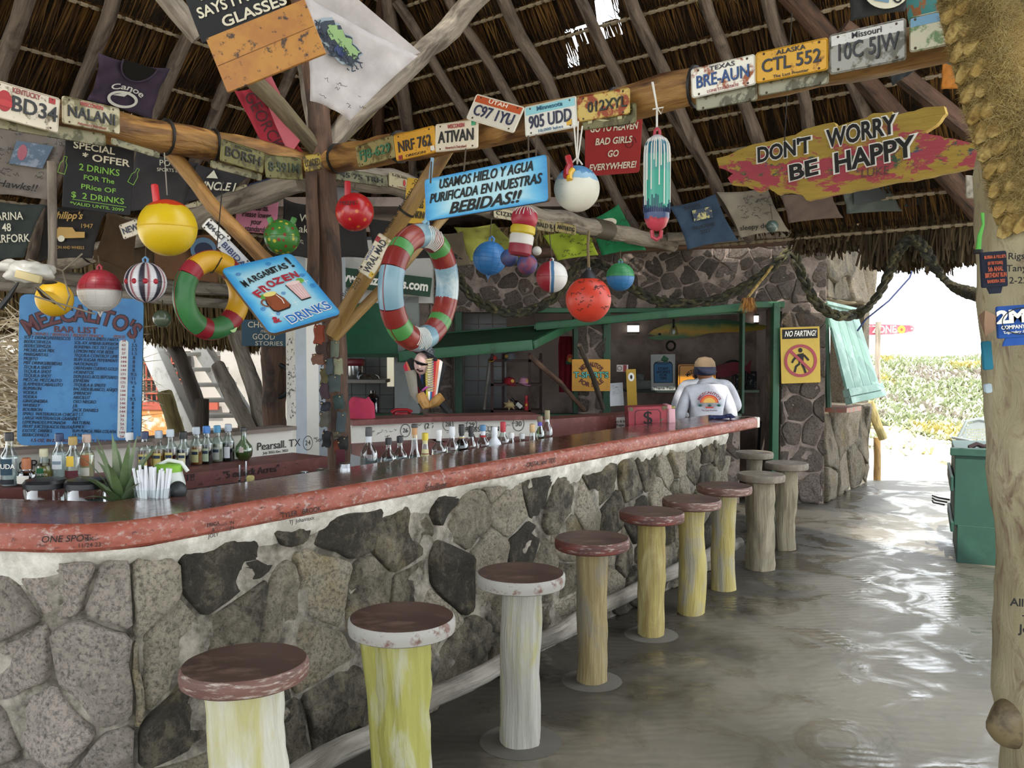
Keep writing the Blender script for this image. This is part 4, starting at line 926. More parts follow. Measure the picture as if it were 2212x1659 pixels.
M_ROPE = thatch_mat('#86703e', '#a89058', '#bfae78'); M_ROPE2 = worn('#9c8248', '#6c5428', .45, .62, 30, .95, 0, '#b09a60', 1.0)
mb.build('strand', M_ROPE2, rp)['kind'] = 'stuff'
mb = MB(); rnd = random.Random(4)
for i in range(30000):
    p = AX[rnd.randrange(n_)]; a = rnd.uniform(0, 2*pi); ax = Vector((.3, 0, 1)).normalized(); s_ = ax.cross(Vector((0, -1, 0))).normalized()
    q = p+(s_*cos(a)*.118+Vector((0, -1, 0))*abs(sin(a))*.112)+Vector((0, 0, rnd.uniform(-.03, .03))); d = (s_*cos(a)*.3+Vector((0, -1, 0))*abs(sin(a))*.3+Vector((rnd.uniform(-1, 1), rnd.uniform(-.4, .4), rnd.uniform(-1, 1)))).normalized()*rnd.uniform(.012, .04)
    w_ = Vector((d.z, 0, -d.x)).normalized()*.0022; mb.add([q, q+w_, q+d], [(0, 1, 2)])
mb.build('frayed_fibres', M_ROPE, rp, smooth=False)['kind'] = 'stuff'
big = thing('hanging_float', 'very large peeling orange and turquoise float behind the rope wrap', 'float', W(2130, -20, 3.3), group=None)
mb = MB(); mb.sphere((0, 0, 0), .27, 36, 22); mb.build('shell', worn('#b07448', '#4f9a9c', .47, .5, 9, .6, 0, '#9c6a44', .6), big)
tf = tag(bpy.data.objects.new('x', None)); bpy.data.objects.remove(tf)
mb = MB(); rnd = random.Random(8); c = W(1530, -42, 3.2)
for i in range(1500):
    p = c+Vector((rnd.gauss(0, .07), rnd.gauss(0, .03), rnd.gauss(.04, .02))); d = Vector((rnd.uniform(-1, 1)*.6, rnd.uniform(-.3, .3), -rnd.uniform(.3, 1))).normalized()*rnd.uniform(.04, .09); w_ = Vector((.003, 0, 0)); mb.add([p, p+w_, p+d], [(0, 1, 2)])
tag(mb.build('rope_tuft', M_ROPE, smooth=False), 'frayed straw-coloured rope end hanging in from the top edge', 'rope', kind='stuff')
# ================================================================ BACK COUNTER
bc = thing('back_counter', 'brown-red back counter behind the bartender aisle with white signed boards', 'back counter')
M_RED = worn('#5f302a', '#7d4a42', .5, .7, 9, .55); M_GREYW = worn('#8f9396', '#74777a', .5, .7, 3, .8); M_WBD = worn('#cdc9bf', '#b5b1a8', .52, .72, 3, .6)
def line2(a, b, w0, w1, z0, z1, mat, name, o=bc, side=1):
    a, b = Vector((a[0], a[1])), Vector((b[0], b[1])); d = (b-a).normalized(); n_ = Vector((-d.y, d.x))*side
    P = [a+n_*w0, b+n_*w0, b+n_*w1, a+n_*w1]; mb = MB(); vs = [(p.x, p.y, z0) for p in P]+[(p.x, p.y, z1) for p in P]
    mb.add(vs, [(0, 1, 2, 3), (7, 6, 5, 4), (0, 4, 5, 1), (1, 5, 6, 2), (2, 6, 7, 3), (3, 7, 4, 0)]); ob = mb.build(name, mat, o, smooth=False); return ob
c0, c1, c2 = G(-80, 1066, 1.09), G(400, 1024, 1.09), G(708, 986, 1.09); c0 = c1.lerp(c0, 1.7)
line2(c0, c1, 0, .32, 1.02, 1.09, M_RED, 'ledge'); line2(c1, c2, 0, .32, 1.02, 1.09, M_RED, 'ledge')
line2(c0, c1, .03, .3, 0, 1.02, M_GREYW, 'base'); line2(c1, c2, .03, .3, 0, 1.02, M_GREYW, 'base')
line2(c0, c1, .29, .33, 1.09, 1.2, M_WBD, 'signed_board'); line2(c1, c2, .29, .33, 1.09, 1.215, M_WBD, 'signed_board')
line2(c1, c2, .25, .40, 1.215, 1.235, plain('#6f6258'), 'board_cap'); line2(c0, c1, .25, .4, 1.2, 1.22, plain('#6f6258'), 'board_cap')
d0, d1, d2 = W(760, 958, 5.6), W(930, 948, 5.9), W(1165, 942, 6.1)
for P0, P1 in ((d0, d1), (d1, d2)):
    line2(P0, P1, -.25, .0, .98, 1.05, M_RED, 'ledge'); line2(P0, P1, -.22, .02, 0, .98, M_GREYW, 'base'); line2(P0, P1, 0, .03, 1.05, 1.165, M_WBD, 'signed_board'); line2(P0, P1, -.03, .25, 1.165, 1.2, M_RED, 'board_cap')
f0, f1 = W(1265, 935, 6.9), W(1372, 930, 7.0)
line2(f0, f1, 0, .03, .98, Z(903, 6.9), M_WBD, 'signed_board'); line2(W(1165, 935, 6.4), W(1460, 930, 7.3), .06, .3, 0, Z(898, 6.9), M_RED, 'side_ledge')
def onface(px, py, a, b, off=.005, side=1, w0=0):
    """frame on the vertical face through a,b at the point a pixel sees"""
    a2, b2 = Vector((a[0], a[1])), Vector((b[0], b[1])); d = (b2-a2).normalized(); n_ = Vector((-d.y, d.x))*side; o = a2+n_*(w0-off)
    r = ray(px, py); t = (o.x*n_.x+o.y*n_.y)/(r.x*n_.x+r.y*n_.y); p = Vector((0, 0, CH))+r*t
    return frame(p, Vector((d.x, d.y, 0)), Vector((0, 0, 1)))
def facetext(s, px, py, a, b, h, w0=0, mat=INK, **k): return text(s, bc, 0, 0, h, mat, M=onface(px, py, a, b, w0=w0), name='marker_writing', **k)
facetext('"5 oclock Acres"', 545, 1019, c1, c2, .034); facetext('HT!!', 404, 1033, c1, c2, .032); facetext('Pearsall. TX', 603, 961, c1, c2, .042, .29); facetext('July 2023, Dec. 2023', 596, 976, c1, c2, .014, .29)
facetext('24', 665, 957, c1, c2, .028, .29); facetext('"Son', 688, 950, c1, c2, .026, .29); facetext('SEGRUI', 62, 1006, c0, c1, .045, .29)
facetext('(2 7)', 930, 920, d0, d1, .035); facetext('26', 876, 930, d0, d1, .03); facetext('28', 968, 917, d1, d2, .03); facetext('29', 1019, 918, d1, d2, .03); facetext('30', 1120, 916, d1, d2, .035)
facetext('RUSSELLEN\nA. NEIL', 1042, 935, d1, d2, .035, rot=.5); facetext('1 = DAVE\nVEITH\n5/2023', 1296, 917, f0, f1, .03); facetext('Scott & Islyn\nRegan\nRivers Inman', 1340, 918, f0, f1, .02)
def ring(parent, M, r, w_=.004, nm='marker_ring'): 
    o = ribbon(parent, ellipse(0, 0, r, r*1.2, 24), w_, INK, 0, nm, True); o.matrix_local = M
for px, py, a, b, r in ((665, 957, c1, c2, .032),): ring(bc, onface(px, py, a, b, w0=.29), r)
for px, py, a, b, r in ((876, 930, d0, d1, .035), (968, 917, d1, d2, .035), (1019, 918, d1, d2, .035), (1120, 916, d1, d2, .04)): ring(bc, onface(px, py, a, b), r)
M = onface(1278, 918, f0, f1); ring(bc, M, .04)
o = ribbon(bc, [(0, -.03), (-.04, .01), (-.035, .03), (-.015, .035), (0, .015), (.015, .035), (.035, .03), (.04, .01)], .003, INK, 0, 'marker_heart', True); o.matrix_local = onface(437, 1056, c1, c2, w0=.03)
def ff(a, b, w0):
    a2, b2 = Vector((a[0], a[1])), Vector((b[0], b[1])); d = (b2-a2).normalized(); n_ = Vector((-d.y, d.x)); o = a2+n_*(w0-.004)
    return lambda x, y: (o.x+d.x*x, o.y+d.y*x, y)
scrib(bc, .1, 1.08, (d1-d0).length-.05, 1.15, 12, INK, .02, 3, name='marker_scribble', fn=ff(d0, d1, 0)); scrib(bc, .1, 1.07, (d2-d1).length-.05, 1.15, 10, INK, .02, 8, name='marker_scribble', fn=ff(d1, d2, 0))
scrib(bc, .05, 1.03, (c2-c1).length-.05, 1.08, 8, INK, .02, 9, name='marker_scribble', fn=ff(c1, c2, 0))
# inner shelf that carries the front row of bottles
ins = MB(); p0, n0 = tat(TD[-1]-6.2); q = []
line2((tat(1.9)[0]), (tat(TD[-1]-.2)[0]), .43, .62, .93, .968, M_RED, 'inner_shelf', bar, 1)
# ================================================================ BOTTLES
M_GL = glassmat('#eef5f3', .10); M_GLG = glassmat('#b9cbb0', .15); M_LIQ = glassmat('#e9efe9', .04)
def liquid(col):
    key = ('liq', col)
    if key not in _M:
        m, nd, ln, b = newmat('liquid'); b.inputs['Base Color'].default_value = C(col); b.inputs['Roughness'].default_value = .15
        tr = nd.new('ShaderNodeBsdfTransparent'); tr.inputs[0].default_value = C(col); mx = nd.new('ShaderNodeMixShader'); mx.inputs[0].default_value = .45
        ln.new(tr.outputs[0], mx.inputs[1]); ln.new(b.outputs[0], mx.inputs[2]); ln.new(mx.outputs[0], nd['Material Output'].inputs[0]); _M[key] = m
    return _M[key]
def bottle(p, H, R, cap, label, grp, liq=None, lab=None, shape='std', fill=.5, glass=None, neck=None, capH=.035, labt=None, labc=None):
    t = thing('bottle', label, 'bottle', tuple(p), group=grp); nr = .013 if R < .045 else .015
    if shape == 'std': pr = [(0, 0), (R*.92, 0), (R, .008), (R, H*.52), (R*.93, H*.58), (R*.6, H*.66), (nr*1.15, H*.73), (nr, H*.8), (nr, H-capH), (nr*.95, H-capH)]
    elif shape == 'slope': pr = [(0, 0), (R*.95, 0), (R, .006), (R*.98, H*.32), (R*.72, H*.42), (R*.5, H*.52), (nr*1.2, H*.7), (nr, H-capH)]
    elif shape == 'squat': pr = [(0, 0), (R*.8, 0), (R, H*.15), (R, H*.38), (R*.9, H*.48), (R*.5, H*.56), (nr*1.4, H*.6), (nr*1.3, H-capH)]
    elif shape == 'flask': pr = [(0, 0), (R*.5, 0), (R*.9, H*.12), (R, H*.28), (R*.9, H*.44), (R*.5, H*.57), (nr, H*.66), (nr, H-capH)]
    elif shape == 'jug': pr = [(0, 0), (R*.9, 0), (R, .01), (R, H*.62), (R*.75, H*.75), (nr*1.5, H*.85), (nr*1.5, H-capH)]
    mb = MB(); mb.lathe(pr, 22); mb.build('glass', glass or M_GL, t)
    if liq:
        zl = H*fill; q = [(0, .006)]+[(r*.93, z+.004) for r, z in pr[1:] if z < zl]; 
        for (r1, z1), (r2, z2) in zip(pr, pr[1:]):
            if z1 <= zl < z2: rr = (r1+(r2-r1)*(zl-z1)/(z2-z1))*.93; q += [(rr, zl), (0, zl)]; break
        mb = MB(); mb.lathe(q, 20); mb.build('liquid', liquid(liq), t)
    cr = nr*1.35; mb = MB(); mb.lathe([(0, H-capH), (cr, H-capH), (cr*1.02, H-capH*.5), (cr*.97, H-.002), (cr*.8, H), (0, H)], 16); mb.build('cap', plain(cap, .4), t)
    if neck: mb = MB(); mb.lathe([(nr*1.12, H*.74), (nr*1.12, H-capH)], 16); mb.build('neck_band', plain(neck, .5), t)
    if lab:
        for k, (col, z0, z1, aw) in enumerate(lab):
            mb = MB(); vs = []; rr = R*1.02; n_ = 12
            def prr(z):
                for (r1, a1), (r2, a2) in zip(pr, pr[1:]):
                    if a1 <= z <= a2 and a2 > a1: return r1+(r2-r1)*(z-a1)/(a2-a1)
                return R
            for i in range(n_+1):
                a = -pi/2-aw+2*aw*i/n_
                for z in (z0*H, (z0+z1)/2*H, z1*H):
                    r_ = prr(z)+.0012+.0004*k
                    vs.append((cos(a)*r_, sin(a)*r_, z))
            mb.add(vs, [(i*3+j, (i+1)*3+j, (i+1)*3+j+1, i*3+j+1) for i in range(n_) for j in (0, 1)]); mb.build('paper_label', plain(col, .7), t)
        if labt:
            s_, hh, zc, mt = labt; text(s_, t, 0, 0, hh, mt, M=Matrix.Translation((0, -R-.0035, zc*H))@Matrix.Rotation(pi/2, 4, 'X'))
    return t
g1 = 'bottles along the inner edge of the bar'
row = [(796, 923, 38, '#3b3b3c', 'std', None, None, dict(neck='#c9ccd0', capH=.045, lab=[('#2c4a58', .06, .2, .35)]), 'tall clear bottle with dark grey cap, first at the left end of the bar row'),
 (837, 946, 35, '#17181a', 'std', None, None, {}, 'clear bottle with short black cap, second in the bar row'), (867, 942, 32, '#17181a', 'std', None, None, {}, 'clear bottle with black cap beside the cork-capped one'),
 (893, 916, 31, '#2e2c2a', 'slope', None, None, dict(neck='#b98a58', capH=.02), 'tall sloping clear bottle with orange-banded neck and dark stopper'), (921, 935, 30, '#d9c23a', 'slope', None, None, dict(neck='#d9cf9a', capH=.04, lab=[('#d9cf9a', .4, .62, 1.4), ('#8a2f2c', .5, .53, 1.5)]), 'clear bottle with bright yellow cap and yellow neck label'),
 (946, 928, 34, '#dcdcdc', 'std', '#dfe8e2', .45, dict(neck='#dcdcdc', capH=.035), 'broad clear bottle with white cap and white neck'), (975, 921, 28, '#d5d8da', 'std', '#cfe0dc', .42, dict(neck='#d5d8da', capH=.05), 'clear greenish bottle with long white neck sleeve'),
 (1000, 917, 29, '#141414', 'std', '#160f0c', .66, dict(neck='#1a1a1a', capH=.05, lab=[('#c9b070', .7, .72, 2)]), 'dark full bottle with black cap and thin gold collar'), (1018, 921, 23, '#141414', 'std', None, None, dict(neck='#1a1a1a'), 'clear bottle with black neck just behind the dark full one'),
 (1044, 918, 28, '#4a7ba5', 'std', None, None, dict(neck='#d8dde2', lab=[('#a33030', .7, .75, 3)]), 'clear bottle with white neck sleeve, red band and blue cap'), (1068, 922, 29, '#dfe3e8', 'std', '#e8eaec', .6, dict(glass=plain('#dfe2e6', .25), capH=.05), 'opaque white bottle with white cap'),
 (1086, 911, 27, '#a81f2c', 'std', '#dfe6e2', .4, dict(neck='#a81f2c', capH=.06, lab=[('#cfd4da', .1, .3, .6)]), 'clear bottle with tall red capsule and pale label'), (1107, 934, 20, '#e3e3e1', 'std', None, None, dict(labt=('SOLUT', .02, .22, WHT), lab=[('#26282a', .16, .3, .8)]), 'small clear bottle with white cap and white lettering'),
 (1128, 940, 18, '#c9cac6', 'squat', None, None, {}, 'lowest small clear bottle between white-capped and tan-capped ones'), (1149, 916, 25, '#c9a878', 'slope', '#e5e8df', .4, dict(neck='#c9a878', capH=.05), 'faceted clear bottle with tan wooden cap'),
 (1165, 898, 20, '#6b5c42', 'std', '#3f5a20', .3, dict(neck='#5a49a8', capH=.04, glass=M_GLG), 'green bottle with purple neck sleeve and cork'), (1182, 886, 24, '#8a8060', 'std', None, None, dict(neck='#dcdcdc', capH=.06), 'tallest clear bottle with grey-gold capsule at the right end of the row')]
for px, ty, wpx, cap, shp, lq, fl, kw, lb in row:
    # stand on the inner shelf .52 m behind the worktop edge
    best = None
    for i in range(200):
        u = 1.9+(TD[-1]-2.1)*i/199; p, nn = tat(u); q = p-nn*.515; dx = abs(CXP+F*q.x/q.y-px)
        if best is None or dx < best[0]: best = (dx, q)
    q = best[1]; H = W(px, ty, q.y).z-.968; R = min(wpx/F*q.y/2, .05)
    bottle((q.x, q.y, .968), max(.16, H), R, cap, lb, g1, liq=lq, fill=fl or .5, shape=shp, **kw)
g2 = 'bottles on the back counter'
def back(px, ty, by, wpx, *a, **k):
    p = G(px, by, 1.09)
    H = W(px, ty, p.y).z-1.09; return bottle(p, H, wpx/F*p.y/2, *a, **k)
YL = '#c9b96a'
back(22, 934, 1050, 36, '#15171a', 'clear bottle with black pourer and dark slate label at far left', g2, liq='#dfe4e6', fill=.55, lab=[('#1d3a4a', .22, .52, .75), ('#1a2028', .05, .14, .9)], labt=('VIUDA', .02, .38, WHT))
back(58, 989, 1050, 40, '#a5623c', 'round dark brown bottle with orange wooden stopper and white label', g2, shape='squat', capH=.05, liq='#2a1610', fill=.5, glass=glassmat('#6a4a3a', .2), lab=[('#d9d4c8', .12, .4, .7)])
back(96, 969, 1038, 38, '#cfc9a8', 'squat yellowish bottle with green diamond label, left group', g2, shape='squat', liq='#c2b35a', fill=.45, lab=[('#2f7a4c', .05, .42, .4)], labt=('HORNITOS', .010, .22, WHT))
back(130, 936, 1037, 32, '#22345a', 'clear bottle with navy cap and blue-ringed oval white label', g2, lab=[('#e6e9ec', .25, .55, .7), ('#8a9aa8', .35, .42, .6), ('#d5d8da', .03, .1, .8)], liq='#e6ebec', fill=.6)
back(159, 943, 1040, 32, '#a38a4a', 'clear bottle with gold cap, yellow shield label and maroon band', g2, lab=[('#d9b53a', .35, .58, .5), ('#5a2228', .1, .26, 1)], liq='#a06a24', fill=.1)
back(189, 938, 1036, 30, '#b8a092', 'clear bottle with pinkish cap and orange-brown deer label', g2, lab=[('#a5623c', .32, .56, .7), ('#cfc9ba', .1, .28, .7)], liq='#d8cfa8', fill=.6)
back(281, 934, 1012, 30, '#d5d9dc', 'tall clear bottle with white cap behind the pineapple crown', g2)
for px, ty, by, wp, cap, lq, lb, lc in ((314, 932, 1014, 32, '#2c3a5c', '#8a4a2a', 'syrup bottle with dark blue cap and yellow label', YL), (344, 930, 1012, 29, '#b8c2cc', '#b8863a', 'syrup bottle with pale cap and yellow label next to the dark-blue-capped one', YL), (369, 927, 1012, 27, '#c2ccd4', '#5a1f22', 'syrup bottle with red-banded yellow label and crimson contents', YL),
        (397, 932, 1010, 27, '#16181a', '#141c2c', 'dark liqueur bottle with black cap and cream arched label', '#d9d2a8'), (425, 922, 1004, 26, '#b8c2cc', '#b87a2c', 'amber syrup bottle with pale cap', '#c2c08a'), (447, 920, 1002, 25, '#3a7ac2', '#0e0e12', 'black syrup bottle with bright blue cap', '#a8b89a'),
        (470, 919, 998, 25, '#4a90b8', '#b8bca0', 'pale bottle with light blue cap and worn paper', '#a3a8a0'), (494, 916, 996, 25, '#a8b4c0', '#0e1018', 'dark bottle with torn white label and grey cap, beside the round flask', '#c9ccd0')):
    back(px, ty, by, wp, cap, lb, g2, liq=lq, fill=.5, lab=[(lc, .08, .42, .6), ('#22344a', .28, .36, .5)] if 'torn' not in lb else [(lc, .1, .4, .5)])
back(527, 923, 994, 38, '#2a2a2a', 'round green glass flask half full of limes', g2, shape='flask', glass=M_GLG, liq='#7a9a3a', fill=.25, lab=[('#b8a8a0', .26, .42, .25)], capH=.02)
# jars, pitcher, straws and pineapple in the near left corner of the aisle
def lathe_thing(name, lb, cat, p, parts, group=None, seg=28):
    t = thing(name, lb, cat, tuple(p), group=group)
    for nm, prof, mat in parts:
        mb = MB(); mb.lathe(prof, seg); mb.build(nm, mat, t)
    return t
slabL = line2(G(-90, 1093, .98), G(430, 1095, .98), -.02, .3, .85, .9, M_RED, 'work_shelf', bar, 1)
for px, lb in ((100, 'glass storage jar with black lid, left of the pair'), (188, 'glass storage jar with black lid, touching the pineapple crown')):
    p = W(px, 1085, 3.42); p.z = .9; H = W(px, 1035, 3.42).z-.9; R = .08
    lathe_thing('jar', lb, 'jar', p, [('glass', [(0, 0), (R, 0), (R, H-.04), (R*.93, H-.03)], M_GL), ('lid', [(R*.9, H-.035), (R*1.02, H-.03), (R*1.02, H-.012), (R*.9, H), (0, H+.002)], plain('#191a1c', .35))], 'lidded jars beside the pineapple')
pn = thing('pineapple', 'pineapple with spiky green crown standing behind the bar edge', 'pineapple', tuple(W(263, 1150, 3.35)))
mb = MB(); mb.sphere((0, 0, .02), .065, 18, 12, (1, 1, 1.2)); mb.build('fruit', worn('#a8843a', '#5c6a30', .45, .55, 30, .6), pn)
ML1, ML2 = worn('#5c7048', '#7f9070', .5, .7, 8, .45), worn('#6f8060', '#989c80', .5, .7, 8, .5)
rnd = random.Random(3)
for i in range(38):
    a = i*2.4+rnd.uniform(-.2, .2); k = i/38; el = .05+1.45*k**.9; L = (.06+.15*min(1, k*1.6))*rnd.uniform(.85, 1.15); w0 = .019; z0 = .09+.08*k; mb = MB(); vs = []
    for j in range(7):
        t = j/6; e = el-.5*t*t*(1-k); r = .02+L*t*cos(e); z = z0+L*t*sin(e); ww = w0*(1-t**1.6)*(1 if t > 0 else .8)+.0005; px_, py_ = cos(a), sin(a)
        vs += [(px_*r-py_*ww, py_*r+px_*ww, z), (px_*r+.0, py_*r, z-.007*(1-t)), (px_*r+py_*ww, py_*r-px_*ww, z)]
    mb.add(vs, [(3*j+c, 3*j+c+1, 3*j+c+4, 3*j+c+3) for j in range(6) for c in (0, 1)]); mb.build('leaf', ML1 if i % 2 else ML2, pn)
st_ = thing('straw_bundle', 'bundle of paper-wrapped white straws in a clear holder', 'straws', tuple(W(332, 1110, 3.3)))
for i in range(16):
    x = -.055+.11*i/15; mb = MB(); mb.tube([(x*.8, rnd.uniform(-.02, .02), .0), (x*1.25+rnd.uniform(-.01, .01), rnd.uniform(-.02, .02), .165+rnd.uniform(0, .02))], .0055, 6); mb.build('straw', plain('#dfe1e6', .5), st_)
mb = MB(); mb.lathe([(.062, 0), (.07, .1)], 20); mb.build('holder', M_GL, st_)
pt = lathe_thing('pitcher', 'white plastic pitcher with a lime green lid by the straws', 'pitcher', W(366, 1100, 3.45), [('body', [(0, 0), (.055, 0), (.062, .1), (.05, .15)], plain('#c9cfc9', .35)), ('lid', [(.051, .15), (.053, .175), (.045, .18), (0, .18)], plain('#86bc3c', .4))])
mb = MB(); mb.tube([(-.05, 0, .17), (.0, 0, .195), (.05, 0, .185), (.075, 0, .15)], .008, 8); mb.build('handle', plain('#dfe2dc', .4), pt)
t = thing('avocado', 'dark bumpy avocado-like lump in a bowl beside the green-lidded pitcher', 'avocado', tuple(W(384, 1060, 3.35))); mb = MB(); mb.sphere((0, 0, 0), .034, 18, 12, (1, 1, 1.1)); mb.build('skin', worn('#26282a', '#3c3f40', .5, .7, 30, .5), t)
cp = thing('salt_jar', 'small cream capped jar of salt between the jars and straws', 'jar', tuple(W(311, 1060, 3.45))); mb = MB(); mb.lathe([(0, 0), (.03, 0), (.03, .06), (.026, .07)], 16); mb.build('glass', M_GL, cp); mb = MB(); mb.lathe([(.028, .07), (.028, .095), (0, .096)], 16); mb.build('lid', plain('#2b2d30', .5), cp)
# spoons, candle, chrome tins
M_CHR = plain('#b9bcbf', .22, 1)
for px, y0, y1, lb in ((518, 1004, 1062, 'twisted steel bar spoon, left one'), (532, 996, 1060, 'twisted steel bar spoon beside the candle')):
    t = thing('bar_spoon', lb, 'spoon', tuple(W(px, y1, 3.95)), group='twisted bar spoons'); H = W(px, y0, 3.95).z-W(px, y1, 3.95).z; mb = MB()
    mb.tube([(0, 0, -.12), (0, 0, H*.6)], .003, 6); mb.tube([(.004*cos(z*200), .004*sin(z*200), z) for z in [H*.55*i/30 for i in range(31)]], .0028, 6); mb.tube([(0, 0, H*.6), (0, 0, H)], .0045, 8); mb.build('stem', M_CHR, t)
lathe_thing('candle', 'stubby yellowish candle standing behind the bar edge', 'candle', W(541, 1056, 3.9), [('wax', [(0, 0), (.017, 0), (.018, .055), (.012, .06), (0, .058)], worn('#b5a86a', '#6f6538', .5, .65, 30, .5))])
lathe_thing('steel_tin', 'open steel tin with bright rim in the bartender aisle', 'tin', W(606, 1060, 4.05), [('rim', [(.052, 0), (.052, .035), (.055, .042), (.058, .04), (.056, .0)], M_CHR)])
for px, py, lb in ((658, 1033, 'small glass jar with tall steel cap, leftmost of three'), (697, 1027, 'wide-shouldered glass jar with steel cap, middle of three'), (744, 1014, 'wide-shouldered glass jar with steel cap next to the clear bottles')):
    p = W(px, py+10, 4.15); s_ = .8 if px == 658 else 1.1
    lathe_thing('syrup_jar', lb, 'jar', p, [('glass', [(0, -.05), (.05*s_, -.05), (.052*s_, 0), (.024*s_, .028), (.024*s_, .032)], M_GL), ('cap', [(.026*s_, .025), (.027*s_, .05), (.022*s_, .054), (0, .054)], M_CHR)], 'steel-capped jars in the aisle')
t = thing('packet', 'small blue and red packets lying in the aisle below the heart drawing', 'packet', tuple(W(418, 1068, 3.8))); mb = MB(); mb.box((0, 0, 0), (.045, .03, .02), bev=.003); mb.build('wrapper', plain('#2a3f8a', .4), t)
t = thing('packet', 'small red packet right of the blue one in the aisle', 'packet', tuple(W(456, 1069, 3.8))); mb = MB(); mb.box((0, 0, 0), (.035, .03, .014), bev=.003); mb.build('wrapper', plain('#b5483a', .4), t)
# cash box
M, w_, h_ = quadframe((1357, 880), (1441, 877), (1358, 930), 6.75)
cb = thing('cash_box', 'red wooden cash box painted with a dollar sign at the bar end', 'box', M=M)
MR_ = worn('#9c3640', '#6b6a4c', .62, .66, 14, .45, 0, '#8a2c36'); mb = MB(); mb.box((0, 0, -.11), (w_, h_, .22), bev=.004); mb.build('case', MR_, cb, smooth=False)
ribbon(cb, rrect(w_*.66, h_*.72, .03), .004, INK, closed=True, name='painted_frame'); text('$', cb, 0, 0, .105, INK, z=.004, bold=.0, name='dollar_sign')
mb = MB(); mb.box((w_/2+.02, .004, -.11), (.035, h_*1.02, .2), bev=.005); mb.build('side_door', worn('#c98a90', '#dfbfc0', .5, .6, 10, .5), cb)
mb = MB(); mb.box((w_/2+.035, -.0, -.06), (.05, h_*.75, .15), bev=.005); mb.build('pink_plate', plain('#d9a5ac', .5), cb)
for z in (-.03, -.12): mb = MB(); mb.box((w_/2+.05, h_*.42, z), (.03, .02, .03), bev=.003); mb.build('hinge', plain('#8a8450', .35, 1), cb)
for sx in (-1, 1):
    for sy in (-1, 1): mb = MB(); mb.box((sx*w_*.44, sy*h_*.42, .001), (.04, .03, .004)); mb.build('corner_mark', worn('#5a5f3c', '#7a2c32', .5, .55, 60), cb)
t = thing('folded_cloth', 'dark patterned folded cloth lying on the bar end', 'cloth', tuple(G(1563, 905, 1.09))); mb = MB()
mb.tube([(-.12, 0, .012), (-.02, 0, .014), (.04, .01, .02)], .016, 10, .2, 2); mb.tube([(.02, 0, .025), (.06, 0, .03), (.09, .01, .02), (.05, .0, .012)], .014, 10, .2, 3); mb.build('fabric', worn('#22284a', '#8a9ab8', .6, .68, 60, .9), t)
# ================================================================ LICENCE PLATES
def plane_depth(P, Q):
    P, Q = Vector((P[0], P[1])), Vector((Q[0], Q[1])); d = Q-P
    def f(px):
        k = (px-CXP)/F   # x = k y
        t = (k*P.y-P.x)/(d.x-k*d.y); return P.y+d.y*t
    return f
DR = plane_depth(Ra, Rb); DR2 = plane_depth(Rb, Rc); DLf = plane_depth(La, Lc); D2R = plane_depth(L2a, L2b); D2L = plane_depth(R2b, R2a)
def rust(base, wear='#5b3a22', amt=.56, sc=14): return worn(base, wear, amt, amt+.07, sc, .45, .25, None, .5)
def plate(lb, TL, TR, BL, d, base, serial, sc='#1c2230', top=None, topc='#8a2a2a', topband=None, bot=None, botc='#8a2a2a', wear='#5b3a22', amt=.56, bold=.012, stick=None, tw=.4, off=.0, sx=0, extra=None):
    t, w_, h_ = sign('licence_plate', lb, 'licence plate', TL, TR, BL, d, rust(base, wear, amt), .004, .012)
    mb = MB(); o = rrect(w_, h_, .012); i_ = rrect(w_*.975, h_*.95, .01); n = len(o)
    mb.add([(*p, .0) for p in o]+[(*p, .003) for p in i_]+[(*p, .0005) for p in rrect(w_*.955, h_*.91, .009)], [(i, (i+1) % n, n+(i+1) % n, n+i) for i in range(n)]+[(n+i, n+(i+1) % n, 2*n+(i+1) % n, 2*n+i) for i in range(n)]); mb.build('rim', rust(base, wear, amt), t)
    if topband: flat(t, [(-w_*.47, h_*.2), (w_*.47, h_*.2), (w_*.47, h_*.45), (-w_*.47, h_*.45)], rust(topband, wear, .6), z=.0015, name='colour_band')
    if serial: text(serial, t, sx*w_, -.02*h_+off*h_, h_*.42, plain(sc, .5), wd=w_*(.84-abs(sx)*1.2), bold=bold, z=.004, ext=.0015, name='serial')
    if top: text(top, t, 0, h_*.345, h_*.15, plain(topc, .5), wd=w_*tw, z=.004, bold=.01, name='state_name')
    if bot: text(bot, t, 0, -h_*.39, h_*.10, plain(botc, .5), wd=w_*.5, z=.004, name='slogan')
    if stick: 
        for (x, y, c) in stick: flat(t, [(x*w_-.014, y*h_-.012), (x*w_+.014, y*h_-.012), (x*w_+.014, y*h_+.012), (x*w_-.014, y*h_+.012)], plain(c), z=.003, name='sticker')
    mb = MB()
    for x in (-.38, .38):
        for y in (-.4, .4): mb.lathe([(0, .003), (.004, .003), (.005, .001)], 8, Matrix.Translation((x*w_, y*h_, 0)))
    mb.build('bolts', plain('#4a3a2c', .5, .5), t)
    if extra: extra(t, w_, h_)
    return t
o_ = .155
def dl(TL, TR, f, o=o_): a, b = f(TL[0])-o, f(TR[0])-o; return (a, b, a)
def ex1(t, w_, h_): flat(t, ellipse(-w_*.3, 0, .03, .045), plain('#9c2228'), z=.003, name='emblem'); flat(t, ellipse(-w_*.3, -.01, .045, .014), plain('#b03034'), z=.004, name='emblem')
plate('weathered plate with red emblem reading BD34 at the far left of the left beam', (-22, 168), (128, 212), (-22, 250), dl((-22, 0), (128, 0), DLf, .16), '#c2b8a4', 'BD34', '#16181c', 'KENTUCKY', wear='#6a6048', amt=.56, sx=.13, extra=ex1, stick=[(.38, .36, '#a33034')])
